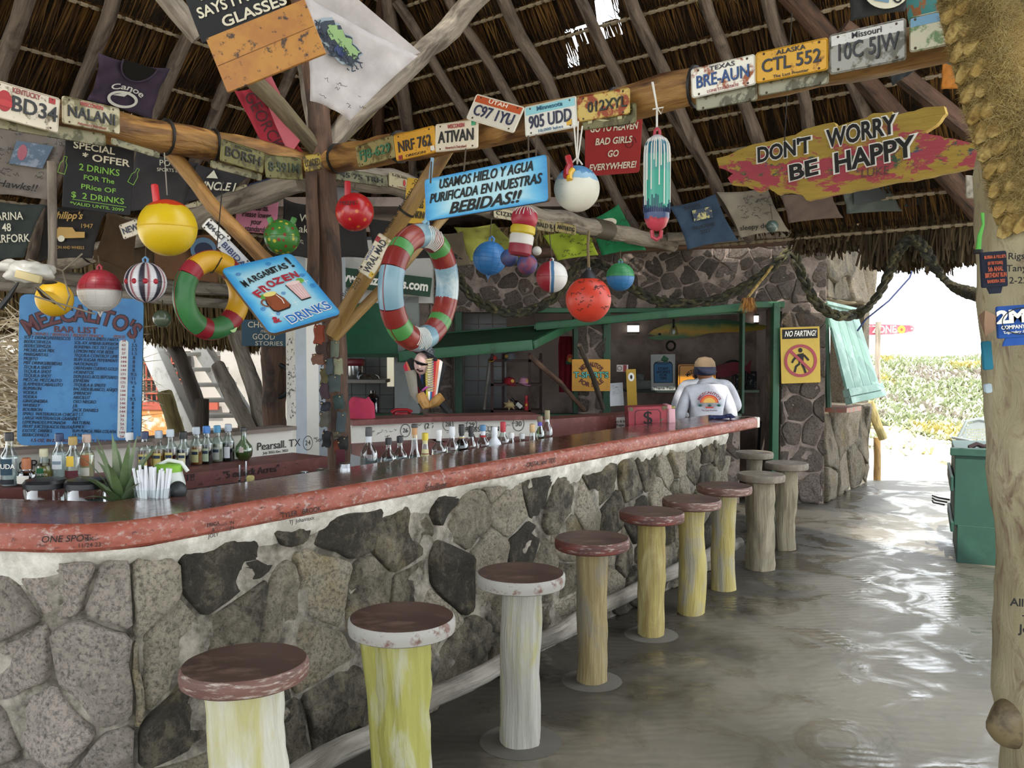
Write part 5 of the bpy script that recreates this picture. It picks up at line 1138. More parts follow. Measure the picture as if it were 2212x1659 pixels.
plate('weathered grey plate reading NALANI on the left beam', (134, 206), (259, 234), (134, 266), dl((134, 0), (259, 0), DLf, .16), '#a59c80', 'NALANI', '#181a1e', 'WISCONSIN', '#a3222c', bot="America's Dairyland", wear='#6b6444', amt=.5)
plate('olive dirty plate reading BORSH left of the centre post', (477, 298), (570, 328), (477, 348), dl((477, 0), (570, 0), DLf), '#6f6a3c', 'BORSH', '#1e1c14', 'WISCONSIN', '#2a2818', wear='#4a4524', amt=.52)
plate('mossy olive plate 8-591 M beside BORSH', (572, 333), (652, 341), (573, 384), dl((572, 0), (652, 0), DLf), '#6d6a40', '8·591M', '#2f3a2c', wear='#47421f', amt=.5)
plate('small folded yellow plate wrapped on the beam joint at the centre post', (655, 336), (694, 330), (656, 372), (4.97, 4.97, 4.97), '#a38a34', 'LOADED', '#2a2414', wear='#4f3f1c', amt=.5)
plate('mossy plate with green numbers FJ8-629 right of the centre post', (766, 316), (846, 292), (776, 362), dl((766, 0), (846, 0), DR), '#8f8454', 'FJ8-629', '#2c6a4a', wear='#5a4d26', amt=.5)
plate('yellow-orange Oregon plate NRF 762', (847, 293), (934, 271), (859, 348), dl((847, 0), (934, 0), DR), '#d09a2c', 'NRF 762', '#28242c', bot='OREGON', botc='#2a2418', wear='#6a4a26', amt=.6, stick=[(-.38, -.4, '#8f2a26'), (.42, -.32, '#dcd8d0')])
plate('cream Wisconsin plate with red state name and black letters', (938, 269), (1030, 257), (943, 329), dl((938, 0), (1030, 0), DR), '#ddd3bd', 'ATIVAN', '#16181c', 'WISCONSIN', '#b0303a', bot="America's Dairyland", wear='#8a8068', amt=.62, stick=[(.4, .38, '#4aa87a')])
plate('tilted cream Utah plate C97 1YU with orange band', (1028, 202), (1132, 231), (1008, 257), (DR(1020)-.2, DR(1130)-.17, DR(1020)-.2), '#ddd6c6', 'C97 1YU', '#272c48', 'UTAH', '#f0e6d2', topband='#c0562a', wear='#8a8484', amt=.62, off=-.08)
plate('pale blue-banded Minnesota plate 905 UDD', (1130, 232), (1242, 207), (1137, 296), dl((1130, 0), (1242, 0), DR, .16), '#dcdad0', '905 UDD', '#262c48', 'Minnesota', '#1f5a78', topband='#8cc6cf', bot='10,000 lakes', botc='#4a7a9c', wear='#9a9078', amt=.64, tw=.5, off=-.06, stick=[(.36, -.3, '#d9a83a')])
plate('rusty orange-edged plate 012XYL', (1244, 210), (1357, 189), (1250, 264), dl((1244, 0), (1357, 0), DR), '#c2a85c', '012XYL', '#1c2620', wear='#8a3c1c', amt=.49, sx=.08)
def dl2(TL, TR, o=o_): a, b = DR2(TL[0])-o, DR2(TR[0])-o; return (a, b, a)
plate('rust-edged white Texas plate BRE-AUN with blue letters', (1491, 150), (1630, 116), (1495, 213), dl2((1491, 0), (1630, 0)), '#e0dccf', 'BRE-AUN', '#1f4a86', 'TEXAS', '#262a38', bot='LONE STAR STATE', botc='#a84a48', wear='#8f4c24', amt=.54)
plate('golden yellow Alaska plate CTL 552', (1631, 114), (1788, 80), (1633, 181), dl2((1631, 0), (1788, 0)), '#cc9a2c', 'CTL 552', '#27303c', 'ALASKA', '#27303c', bot='The Last Frontier', botc='#27303c', wear='#8a5c1e', amt=.58)
plate('grey dirty Missouri plate 10C 5JW', (1790, 76), (1956, 38), (1793, 162), dl2((1790, 0), (1956, 0)), '#96948c', '10C 5JW', '#2a2c30', 'Missouri', '#16181c', topband='#c9c8c2', wear='#5c5a4e', amt=.5)
plate('colourful picture plate partly behind the rope wrap', (1962, 38), (2075, 12), (1966, 114), dl2((1962, 0), (2075, 0)), '#b8b49a', ' L', '#23262c', topband='#6a94b0', wear='#5f7a4c', amt=.52, sx=.2)
for lb, TL, TR, BL, f in (('bare grey-green plate hanging low under NALANI', (-10, 246), (229, 290), (-10, 276), DLf), ('thin grey plate edge between NALANI and the orange brace', (240, 296), (345, 328), (241, 312), DLf), ('mossy plate edge below BORSH', (455, 345), (566, 376), (455, 362), DLf)):
    plate(lb, TL, TR, BL, dl(TL, TR, f, .12), '#7d785c', None, wear='#4d4a30', amt=.5)
for lb, TL, TR, BL in (('plate edge peeping out below the Texas plate', (1500, 196), (1632, 170), (1506, 240)), ('plate edge peeping out below the Alaska plate', (1636, 160), (1788, 130), (1640, 208)), ):
    plate(lb, TL, TR, BL, dl2(TL, TR, .12), '#8a8874', None, wear='#4f4c38', amt=.5)
plate('green-grey plate peeping out below 012XYL', (1256, 240), (1372, 222), (1260, 282), dl((1256, 0), (1372, 0), DR, .13), '#6f6a48', 'KY', '#b5ab80', wear='#4a4526', amt=.5)
# beams behind
def p2(lb, TL, TR, BL, base, ser, sc='#28281f', **k): plate(lb, TL, TR, BL, dl(TL, TR, D2R, .14), base, ser, sc, **k)
p2('dull green-grey plate 45 75 TRH under the right beam', (724, 361), (837, 380), (725, 388), '#6a6850', '45 75 TRH', wear='#474430', amt=.5)
p2('tan plate with a small red bird mark under the right beam', (840, 371), (905, 389), (840, 402), '#a39a7c', None, top='LOUISVILLE', topc='#3a3430', bot='CARDINALS', botc='#8a3028', wear='#6a6448', amt=.56, tw=.8, extra=lambda t, w_, h_: flat(t, ellipse(0, 0, .012, .02), plain('#9c2228'), name='emblem'))
p2('pale plate C1Z334 half behind the stacked float', (1066, 447), (1114, 456), (1068, 470), '#b8ae94', 'C1Z334', wear='#6a6448', amt=.56)
p2('tan plate BALD R on the far grey beam', (1156, 472), (1196, 479), (1156, 496), '#8f8462', 'BALD R', '#2a2820', wear='#5a5236', amt=.55)
p2('tan plate ANTHLDG on the far grey beam', (1200, 478), (1244, 487), (1200, 500), '#8f8154', 'ANTHLDG', '#2a2820', wear='#5a5236', amt=.55)
t = thing('tape_wrap', 'brown tape wound round the far grey beam', 'tape'); mb = MB(); a = L2a.lerp(L2b, .66); e = (L2b-L2a).normalized(); mb.tube([a+e*(.0), a+e*.28], .088, 14); mb.build('tape', plain('#4a4236', .6), t)
plate('faded plate 9C4 261 left of the centre post', (478, 414), (535, 396), (481, 453), (6.4, 6.35, 6.4), '#9c9474', '9C4 261', '#1e2026', wear='#5f583c', amt=.54, stick=[(.4, -.3, '#4a9a5c')])
plate('dark blue plate with a gold medallion', (536, 397), (596, 380), (538, 437), (6.3, 6.2, 6.3), '#202846', None, wear='#33384c', amt=.62, extra=lambda t, w_, h_: (flat(t, [(-w_*.48, -.02), (w_*.48, -.02), (w_*.48, .022), (-w_*.48, .022)], plain('#b8b4a0'), name='stripe'), flat(t, ellipse(-.01, 0, .042, .048), worn('#c2a34a', '#8a6c2c', .5, .6, 40), z=.005, name='medallion')))
plate('pale plate 642 beside the orange brace', (425, 434), (477, 418), (428, 466), (6.5, 6.45, 6.5), '#a8a080', '642', '#1e2026', wear='#6f6a4c', amt=.54)
plate('cream plate with small orange helmet drawing', (392, 445), (425, 434), (395, 476), (6.55, 6.5, 6.55), '#b8ae90', None, wear='#7a7254', amt=.55, extra=lambda t, w_, h_: flat(t, ellipse(0, -.01, .03, .025), plain('#b0713a'), name='helmet'))
plate('crumpled white plate left of the yellow float', (259, 485), (298, 471), (264, 519), (6.0, 6.0, 6.0), '#cfc5b0', 'NEW', '#33384c', wear='#8a3c34', amt=.6)
plate('plain white tin scrap right of the medallion plate', (598, 385), (622, 380), (600, 419), (6.0, 6.0, 6.0), '#b8b2a0', None, wear='#6a5a44', amt=.55)
plate('narrow white plate M34-GCD slanting down the orange brace', (449, 466), (497, 511), (437, 491), (4.66, 4.66, 4.66), '#d3d0c8', 'M34-GCD', '#1e2230', wear='#7a7258', amt=.6)
plate('narrow white plate BIBIDA on the orange brace above the margarita sign', (485, 507), (541, 566), (468, 533), (4.6, 4.66, 4.6), '#ccd0d4', 'BIBIDA', '#243a6a', wear='#8a8262', amt=.6)
plate('worn Virginia plate WRAL MAD on the yellow brace', (774, 580), (821, 498), (800, 608), (4.78, 4.72, 4.78), '#d3cab2', 'WRAL MAD', '#1e2230', 'VIRGINIA', '#2f4a86', wear='#9a8c5c', amt=.58, stick=[(.36, .36, '#b0343a'), (-.4, -.36, '#d9b23a')])
# ================================================================ SIGNS
def skyboard():
    m, nd, ln, b = newmat('airbrushed_blue'); v = tex(nd, ln, 'Generated'); sp = nd.new('ShaderNodeSeparateXYZ'); ln.new(v, sp.inputs[0])
    ex = math_(nd, ln, 'ABSOLUTE', math_(nd, ln, 'SUBTRACT', sp.outputs[0], .5)); ey = math_(nd, ln, 'ABSOLUTE', math_(nd, ln, 'SUBTRACT', sp.outputs[1], .5))
    d = math_(nd, ln, 'MAXIMUM', ex, ey); d = math_(nd, ln, 'ADD', d, math_(nd, ln, 'MULTIPLY', math_(nd, ln, 'SUBTRACT', nz(nd, ln, v, 4, 4), .5), .12))
    ln.new(ramp(nd, ln, d, [(.3, C('#a9d3de')), (.42, C('#5aaed6')), (.5, C('#2a86c2'))]), b.inputs['Base Color']); b.inputs['Roughness'].default_value = .45; return m
M_SKYB = skyboard(); WB = plain('#5a4630', .8)
def cord(parent, a, b, r=.003, col='#d9d4c6', sag=0, name='cord'):
    a, b = Vector(a), Vector(b); mid = a.lerp(b, .5)+Vector((0, 0, -sag)); mb = MB(); mb.tube([a, mid, b] if sag else [a, b], r, 6)
    o = mb.build(name, plain(col, .8), None)
    if parent: o.parent = parent; o.matrix_parent_inverse = parent.matrix_world.inverted() if False else Matrix(); o.matrix_local = parent.matrix_basis.inverted()
    return o
t, w_, h_ = sign('painted_sign', 'hanging sky-blue sign reading USAMOS HIELO Y AGUA PURIFICADA EN NUESTRAS BEBIDAS', 'sign', (916, 388), (1180, 333), (920, 478), (3.75, 3.35, 3.75), M_SKYB, .02, .015, edge=WB)
text('USAMOS HIELO Y AGUA', t, .01, h_*.3, h_*.22, INK, wd=w_*.78, bold=.016, shear=.3); text('PURIFICADA EN NUESTRAS', t, 0, 0, h_*.22, INK, wd=w_*.92, bold=.016, shear=.3); text('BEBIDAS!!', t, 0, -h_*.31, h_*.26, INK, wd=w_*.58, bold=.022, shear=.35)
for px0, py0, px1, py1 in ((930, 395, 932, 350), (1002, 370, 1006, 322), (1142, 343, 1141, 294), (1158, 340, 1158, 292)): cord(t, W(px0, py0, 3.6), W(px1, py1, 3.75), .0035, '#4a3c2a')
# margarita sign: tilted board
def w3(px, py, Y): return W(px, py, Y)
dm = (4.25, 4.48, 4.02)
t, w_, h_ = sign('painted_sign', 'tilted sky-blue sign reading MARGARITAS! FROZEN & DRINKS with two painted glasses', 'sign', (478, 580), (630, 545), (583, 722), dm, M_SKYB, .02, .03, edge=WB)
RC = plain('#a82634', .5); BC = plain('#2a6fb8', .5)
for i, (c, x, y, r, h) in enumerate(zip('MARGARITAS!', [-.145, -.108, -.075, -.046, -.016, .012, .034, .054, .084, .112, .150], [.065, .078, .085, .092, .098, .103, .107, .11, .113, .115, .13], [.2]*10+[.1], [.062, .05, .05, .05, .05, .05, .05, .05, .05, .05, .1])): text(c, t, x*w_/.4, y*h_/.45+.03, h*.8, INK, wd=.026, bold=.018, rot=.1)
for c, x, y, r in zip('FROZEN', [-.12, -.075, -.025, .02, .07, .12], [.012, .034, .052, .06, .066, .072], [.35, .2, .1, 0, 0, 0]): text(c, t, x*w_/.4, y*h_/.45, .045, RC, wd=.042, bold=.03, rot=r, z=.006)
text('&', t, -.13*w_/.4, -.16*h_/.45, .04, RC, bold=.03)
text('DRINKS', t, .045*w_/.4, -.17*h_/.45, .055, WHT, wd=.24, bold=.07, rot=.12, z=.004); text('DRINKS', t, .045*w_/.4, -.17*h_/.45, .055, BC, wd=.24, bold=.015, rot=.12, z=.006)
def tf2(P, cx, cy, s, a): return [(cx+s*(x*cos(a)-y*sin(a)), cy+s*(x*sin(a)+y*cos(a))) for x, y in P]
jar_ = [(-.03, .05), (.03, .05), (.035, .03), (.045, .0), (.045, -.05), (.03, -.065), (-.03, -.065), (-.045, -.05), (-.045, 0), (-.035, .03)]
flat(t, tf2(jar_, -.062, -.058, 1.08, .1), INK, z=.004); flat(t, tf2(jar_, -.06, -.055, 1, .1), plain('#8a4520'), z=.005); flat(t, ellipse(-.065, -.005, .033, .015), plain('#e3d27a'), z=.006); flat(t, ellipse(-.1, -.012, .016, .018), plain('#5c9a34'), z=.0045); ribbon(t, ellipse(-.11, -.055, .02, .024), .008, plain('#7a3c1c'), .0055, closed=True); ribbon(t, [(-.04, -.02), (-.03, -.06), (-.035, -.09)], .004, WHT, .007); ribbon(t, [(-.066, 0), (-.075, .045)], .004, WHT, .008)
gl_ = [(-.037, .06), (.037, .06), (.025, -.06), (-.025, -.06)]
flat(t, tf2(gl_, .078, -.034, 1.06, .05), INK, z=.004); flat(t, tf2(gl_, .08, -.03, 1, .05), plain('#d9b0ac'), z=.005); flat(t, ellipse(.078, .03, .037, .012), plain('#e8cdc6'), z=.006); flat(t, ellipse(.12, .035, .02, .018), plain('#6aa83a'), z=.0045); 
for x in (-.015, 0, .015): ribbon(t, [(.078+x, .015), (.082+x*.7, -.08)], .003, plain('#efdcd8'), .0065)
for x, y, s in ((-.14, .16, .014), (.04, .18, .016), (.16, .06, .015), (.17, -.02, .018), (-.15, -.08, .014), (0, -.02, .012), (-.1, -.13, .012), (.165, -.16, .012)):
    ribbon(t, [(x*w_/.4+s*(1-i/16)*cos(i*.75), y*h_/.45+s*(1-i/16)*sin(i*.75)) for i in range(15)], .003, BC, .004, 'painted_swirl')
for x, y in ((.14, .02), (-.12, -.14), (.02, -.1), (-.05, .05)):
    ribbon(t, [(x-.018, y), (x+.018, y)], .002, WHT, .0045); ribbon(t, [(x, y-.02), (x, y+.02)], .002, WHT, .0045)
# menu board
t, w_, h_ = sign('menu_board', 'large blue painted drinks list board with rounded corners', 'sign', (34, 634), (303, 646), (44, 962), (6.3, 6.45, 6.3), worn('#2c6ea6', '#255d90', .5, .7, 5, .5, 0, '#3c80b4', .15), .025, .05, edge=plain('#3c4a34'))
MR = plain('#5a2a30', .6); DK = plain('#121826', .6)
arctext("MEZCALITO'S", t, 0, -h_*.22, h_*.6, 2.2, .94, h_*.105, DK, bold=.06, z=.003); arctext("MEZCALITO'S", t, 0, -h_*.22, h_*.6, 2.2, .94, h_*.105, MR, bold=.02, z=.005)
text('BAR LIST', t, -.04, h_*.275, h_*.04, MR, wd=w_*.36, bold=.02); text('DRINKS / BEBIDAS / BRAND MARCA        PESOS   U.S.', t, .02, h_*.24, h_*.022, plain('#8a5238'), wd=w_*.86, shear=.3)
L1 = 'SOFT DRINKS/REFRESCOS|BEER/CERVEZA|BEER/CERVEZA|MICHELADA MIX|MARGARITAS|MOJITO|MIX DRINKS/BEBIDAS|TEQUILA SHOT|TEQUILA SHOT|TEQUILA SHOT|MEZCAL MEZCALITO|SLAMMER/CABALLITO|RUM/RON|VODKA|VODKA|GIN/GINEBRA|WHISKEY|BOURBON|SMALL WATER/AGUA CHICA|LARGE WATER/AGUA GRANDE|LEMONADE/LIMONADA|FRUIT JUICES/JUGOS FRUTA|EXOTIC DRINKS|BEER/CERVEZA'.split('|')
L2 = 'COCA COLA-SPRITE-FANTA|SOL-XX AMBAR-SUPERIOR|BOHEMIA-TKT-TKT LIGHT|LEMON MIX FOR BEER|TEQUILA CONTROY LIME|RUM SUGAR PEPERMENT|NATIONALES|ORENDAIN CUERVO GOLD|HORNITOS|DON JULIO, BCO, REPOSADO|ESPADIN|TEQUILA & SPRITE|BACARDI BLANCO, AÑEJO|SMIRNOFF|ABSOLUT|OSO NEGRO|J.B.|JACK DANIELS|1/2 LT.|1 LT.|NATURAL|JUMEX|RUM PUNCH, PIÑA COLADA|ULTRA'.split('|')
PR1 = '54 63 63 27 144 144 144 144 171 198 171 72 144 144 171 144 144 144 54 72 54 72 144 54'.split(); PR2 = '3 3.5 3.5 1.5 8 8 8 8 9.5 11 9.5 4 8 8 9.5 8 8 8 3 4 3 4 8 3'.split()
y0, y1 = h_*.215, -h_*.43
flat(t, rrect(w_*.075, h_*.66, .02), plain('#cfd4d0'), z=.003, name='white_strip').location = (w_*.345, -h_*.11, 0)
for i in range(24):
    y = y0+(y1-y0)*i/23; hh = h_*.0225
    text(L1[i], t, -w_*.46, y, hh, DK, wd=min(w_*.44, twidth(L1[i])*hh*1.1), shear=.25, align='LEFT'); text(L2[i], t, -w_*.06, y+.004, hh, DK, wd=min(w_*.36, twidth(L2[i])*hh*1.1), shear=.25, align='LEFT')
    text(PR1[i], t, w_*.345, y, hh*.8, plain('#9a3a44'), z=.006); text(PR2[i], t, w_*.43, y, hh, DK)
text('1.5 OZ. IN DRINKS AND SHOTS TAX INCLUDED', t, 0, -h_*.465, h_*.022, MR, wd=w_*.8, shear=.2, bold=.012)
# chalk boards
BLK = worn('#15161a', '#23252a', .5, .7, 4, .7); CHK = plain('#dcd6be', .8); GR = plain('#7fb04a', .8)
t, w_, h_ = sign('chalk_sign', 'black hand-lettered sign about the doctor and glasses, at the top edge', 'sign', (390, -18), (575, -88), (440, 92), 3.7, BLK, .012, .004)
for i, (s_, x) in enumerate((('MY DOC', -.02), ('SAYS I NEED', .0), ('GLASSES', .06))): text(s_, t, x, h_*(.30-.3*i), h_*.2, CHK, wd=w_*(.6, .88, .75)[i], bold=.02)
t, w_, h_ = sign('wooden_board', 'orange-brown flaking plywood board hanging below the black doctor sign', 'board', (437, 86), (650, 0), (498, 197), 3.55, worn('#a8713a', '#4a3a30', .56, .62, 20, .6, 0, '#b5803c', .3, (1, 1, 1)), .015, .004)
flat(t, [(-w_*.49, -.005), (w_*.49, .0), (w_*.49, .0015), (-w_*.49, -.003)], plain('#6f4420'), z=.002, name='plank_seam')
t, w_, h_ = sign('chalk_sign', 'black cloth sign reading SPECIAL OFFER 2 DRINKS FOR THE PRICE OF 2 DRINKS', 'sign', (150, 296), (298, 322), (126, 446), (4.5, 4.7, 4.5), BLK, .006, .01)
text('SPECIAL', t, -.03, h_*.4, h_*.1, CHK, wd=w_*.6, bold=.02); text('* OFFER', t, .03, h_*.26, h_*.1, CHK, wd=w_*.7, bold=.02)
for i, (s_, f_, hh) in enumerate((('2 DRiNKS', .6, .095), ('FOR The', .46, .07), ('PRice OF', .52, .07), ('$  2 DRiNKS', .8, .085), ('*VALID UNTIL 2099', .8, .045))): text(s_, t, 0, h_*(.1-.135*i+(.01 if i > 3 else 0)), h_*hh, GR, wd=w_*f_, bold=.015)
ribbon(t, [(-.12, -h_*.37), (.14, -h_*.38)], .003, GR)
for x, a in ((-.17, -.2), (.17, -.4)): o = ribbon(t, tf2([(-.02, -.05), (-.02, .01), (-.008, .03), (-.008, .06), (.008, .06), (.008, .03), (.02, .01), (.02, -.05)], x, .03, .8, a), .003, GR, closed=True, name='drawn_bottle')
# pink sign, red sign, yellow sign
t, w_, h_ = sign('hand_sign', 'pink paper sign about lowering your standards behind the green dotted float', 'sign', (527, 408), (616, 416), (494, 497), (6.6, 6.6, 6.6), plain('#c2788e', .8), .006, .004)
text("If we aren't up\nto your\nStandards.\nPlease lower\nyour\nstandards", t, 0, 0, .045, INK, wd=w_*.82, line=.85, bold=.008, shear=.2)
t, w_, h_ = sign('painted_sign', 'red sign reading GO TO HEAVEN BAD GIRLS GO EVERYWHERE!', 'sign', (1236, 232), (1362, 222), (1290, 380), (6.0, 6.0, 6.4), plain('#9c2c2c', .6), .012, .02)
for i, (s_, f_) in enumerate((('GOOD GIRLS', .8), ('GO TO HEAVEN', .85), ('BAD GIRLS', .66), ('GO', .2), ('EVERYWHERE!', .86))): text(s_, t, 0, h_*(.37-.185*i), h_*.095, CHK, wd=w_*f_, bold=.02, shear=.15)
ribbon(t, [(w_*.3+.045*(1-i/20)*cos(i*.6), -.03+.06*(1-i/20)*sin(i*.6)) for i in range(18)], .006, plain('#5a1a1e'), .003, 'scroll')
t, w_, h_ = sign('painted_sign', 'yellow sign with DRINKING lettering half hidden behind the blue water sign', 'sign', (866, 382), (922, 388), (884, 482), 5.4, plain('#c29a2a', .6), .01, .01); text('NO\nDOGS\nDRINKING', t, 0, -.02, .045, INK, wd=w_*.8, bold=.02)
t, w_, h_ = sign('painted_sign', 'blue board reading CHOICES makes GOOD STORIES on the outer post', 'sign', (522, 690), (632, 692), (522, 747), 8.15, plain('#264a5e', .6), .02, .005, edge=plain('#b0a880')); text('CHOICES', t, -.02, h_*.3, .055, CHK, wd=w_*.68, bold=.005); text('makes', t, 0, .02, .035, CHK, shear=.3); text('GOOD', t, -.03, -h_*.15, .055, CHK, wd=w_*.45); text('STORIES', t, .02, -h_*.4, .04, CHK, wd=w_*.55)
t, w_, h_ = sign('painted_sign', 'green and white web address board on the white kitchen wall', 'sign', (712, 574), (930, 600), (714, 616), (8.75, 8.8, 8.75), M_GRND, .03, .005); text('www.mezcalitos.com', t, 0, 0, h_*.5, WHT, wd=w_*.95, bold=.035)
t, w_, h_ = sign('warning_sign', 'yellow NO FARTING! sign with a crossed-out walking figure on the stone pillar', 'sign', (1683, 708), (1768, 705), (1690, 829), 9.25, plain('#c2a23a', .5), .012, .01, edge=INK)
flat(t, rrect(w_*.9, h_*.17, .004), INK, z=.002, name='black_band').location = (0, h_*.38, 0); text('NO FARTING!', t, 0, h_*.38, h_*.1, WHT, wd=w_*.8, bold=.02, shear=.3, z=.006)
RS = plain('#9c3442', .5); r_ = w_*.38; ribbon(t, ellipse(0, -h_*.1, r_, r_, 36), .03, RS, .006, 'prohibition_ring', True)
flat(t, ellipse(0, -h_*.1+.11, .022, .024), INK, z=.004, name='figure_head'); flat(t, [(-.03, .0), (.035, .01), (.03, -.09), (-.02, -.1)], INK, z=.004, name='figure_body').location = (0, -h_*.1+.07, 0)
for pp in ([(-.03, .06), (-.075, .01), (-.09, -.02)], [(.035, .06), (.07, .02), (.085, .0)], [(-.01, -.03), (-.05, -.06), (-.065, -.12)], [(.01, -.03), (.035, -.08), (.05, -.13)]): ribbon(t, [(x, y-h_*.1) for x, y in pp], .022, INK, .004, 'figure_limb')
ribbon(t, [(-r_*.7, -h_*.1+r_*.7), (r_*.7, -h_*.1-r_*.7)], .03, RS, .007, 'prohibition_bar')
t, w_, h_ = sign('painted_sign', "yellow hand-painted sign reading T-SHIRT'S FOR SALE", 'sign', (1235, 776), (1318, 776), (1236, 845), 9.1, worn('#c08a2a', '#a5781f', .55, .7, 4), .02, .015)
M_MAR = plain('#5a2a22'); arctext("MEZCALITO'S", t, 0, -.02, .13, 2.55, .6, .045, INK, bold=.06, z=.003); arctext("MEZCALITO'S", t, 0, -.02, .13, 2.55, .6, .045, M_MAR, bold=.03, z=.005)
text("T-SHIRT'S", t, 0, .0, .06, INK, wd=w_*.9, bold=.07); text("T-SHIRT'S", t, 0, .0, .06, plain('#5ab0a0'), wd=w_*.9, bold=.02, z=.007); arctext('FOR SALE', t, 0, .07, .17, -2.35, -.8, .045, M_MAR, bold=.045, z=.005)
t, w_, h_ = sign('painted_sign', 'white poster with a blue tip jar reading STAFF WORKS FOR TIPS Thank You', 'sign', (1406, 766), (1459, 765), (1406, 844), 11.0, plain('#b3b8b4', .7), .01, .003)
BL = plain('#2f6a94'); flat(t, [(-.12, -.13), (.12, -.13), (.12, .1), (.1, .13), (-.1, .13), (-.12, .1)], INK, z=.003); flat(t, [(-.112, -.122), (.112, -.122), (.112, .095), (.09, .122), (-.09, .122), (-.112, .095)], BL, z=.005); flat(t, tf2([(-.04, -.03), (.04, -.03), (.04, .04), (-.04, .04)], .02, .16, 1, -.6), plain('#2c6a4a'), z=.004); ribbon(t, ellipse(0, .125, .09, .02), .006, INK, .006, closed=True)
text('STAFF\nWORKS\nFOR\nTIPS', t, 0, -.015, .034, INK, wd=.17, bold=.015, z=.008, line=.85); text('Thank You', t, 0, -h_*.43, .034, INK, wd=w_*.85)
t, w_, h_ = sign('painted_sign', "bright orange road-style sign behind the man's head", 'sign', (1465, 787), (1546, 787), (1465, 843), 10.9, plain('#e0951f', .4), .01, .02); ribbon(t, rrect(w_*.93, h_*.9, .02), .008, INK, closed=True); arctext("MEZCALITO'S", t, 0, -.08, .16, 2.5, .64, .045, INK, bold=.02)
t, w_, h_ = sign('framed_picture', 'small dark framed black-and-white photograph on the store room shelf', 'picture', (1589, 803), (1634, 803), (1588, 839), 11.2, worn('#23262a', '#8a8c90', .55, .6, 22), .01, .002); ribbon(t, rrect(w_, h_, .002), .01, INK, closed=True)
t, w_, h_ = sign('no_smoking_card', 'small white and red no-smoking card beneath the red fish', 'card', (1566, 825), (1580, 825), (1566, 839), 11.1, plain('#c9c4bc'), .004, .002); ribbon(t, ellipse(0, 0, .03, .03), .006, INK, closed=True); ribbon(t, [(-.02, .02), (.02, -.02)], .006, INK)
t, w_, h_ = sign('no_smoking_card', 'small white and red no-smoking card above the taped papers', 'card', (1332, 788), (1357, 788), (1332, 803), 9.5, plain('#c9bcb6'), .004, .002); ribbon(t, ellipse(-.03, 0, .022, .022), .005, INK, closed=True); flat(t, [(.01, -.035), (.045, -.035), (.045, .035), (.01, .035)], plain('#8a2a30'))
t, w_, h_ = sign('paper_notice', 'white printed papers clipped beside the serving window', 'paper', (1318, 828), (1348, 826), (1315, 878), 9.35, plain('#d3d6da', .8), .004, .002); scrib(t, -w_*.35, -h_*.0, w_*.1, h_*.4, 14, plain('#6a6c70'), .012, 5)
t, w_, h_ = sign('price_stand', 'yellow slanted board with stickers and a round deer badge', 'board', (1354, 798), (1375, 797), (1354, 882), 9.2, plain('#b8922c', .6), .02, .002); flat(t, ellipse(0, h_*.3, .033, .045), WHT); flat(t, ellipse(0, h_*.3, .012, .022), INK, z=.005)
# driftwood sign
DWp = [(635, 810), (700, 795), (765, 760), (830, 740), (985, 705), (1040, 690), (1090, 660), (1235, 625), (1250, 650), (1320, 625), (1400, 605), (1440, 578), (1535, 575), (1550, 592), (1620, 575), (1700, 550), (1800, 545), (1812, 580), (1760, 640), (1700, 680), (1780, 700), (1860, 712), (1990, 745), (2010, 850), (1880, 875), (1780, 895), (1640, 925), (1500, 945), (1400, 968), (1310, 985), (1200, 1005), (1100, 1030), (1075, 1000), (1000, 985), (950, 995), (900, 960), (850, 985), (790, 955), (720, 950), (690, 915), (720, 890), (680, 870), (650, 860)]
DWp = [(x/2.373+1280, y/2.373) for x, y in DWp]
cxy = (1840, 335); Y0 = 5.2
M = frame(W(*cxy, Y0), W(2010, 295, 4.75)-W(1560, 352, 5.6), Vector((0, 0, 1))); Mi = M.inverted()
def onplane(px, py):
    n = M.col[2].xyz; o = M.col[3].xyz; c = Vector((0, 0, CH)); r = ray(px, py); p = c+r*((o-c).dot(n)/r.dot(n)); q = Mi@p; return (q.x, q.y)
P2 = [onplane(*p) for p in DWp]
t = thing('driftwood_sign', "long jagged driftwood board painted DON'T WORRY BE HAPPY in black and white", 'sign', M=M)
mb = MB(); P3 = []
for (ax, ay), (bx, by) in zip(P2, P2[1:]+P2[:1]):
    for k in range(3): tt = k/3; P3.append((ax+(bx-ax)*tt+.006*noise.noise(Vector((ax*30, tt*9, 0))), ay+(by-ay)*tt+.008*noise.noise(Vector((ax*30, tt*9, 4)))))
mb.prism(P3, -.045, 0)
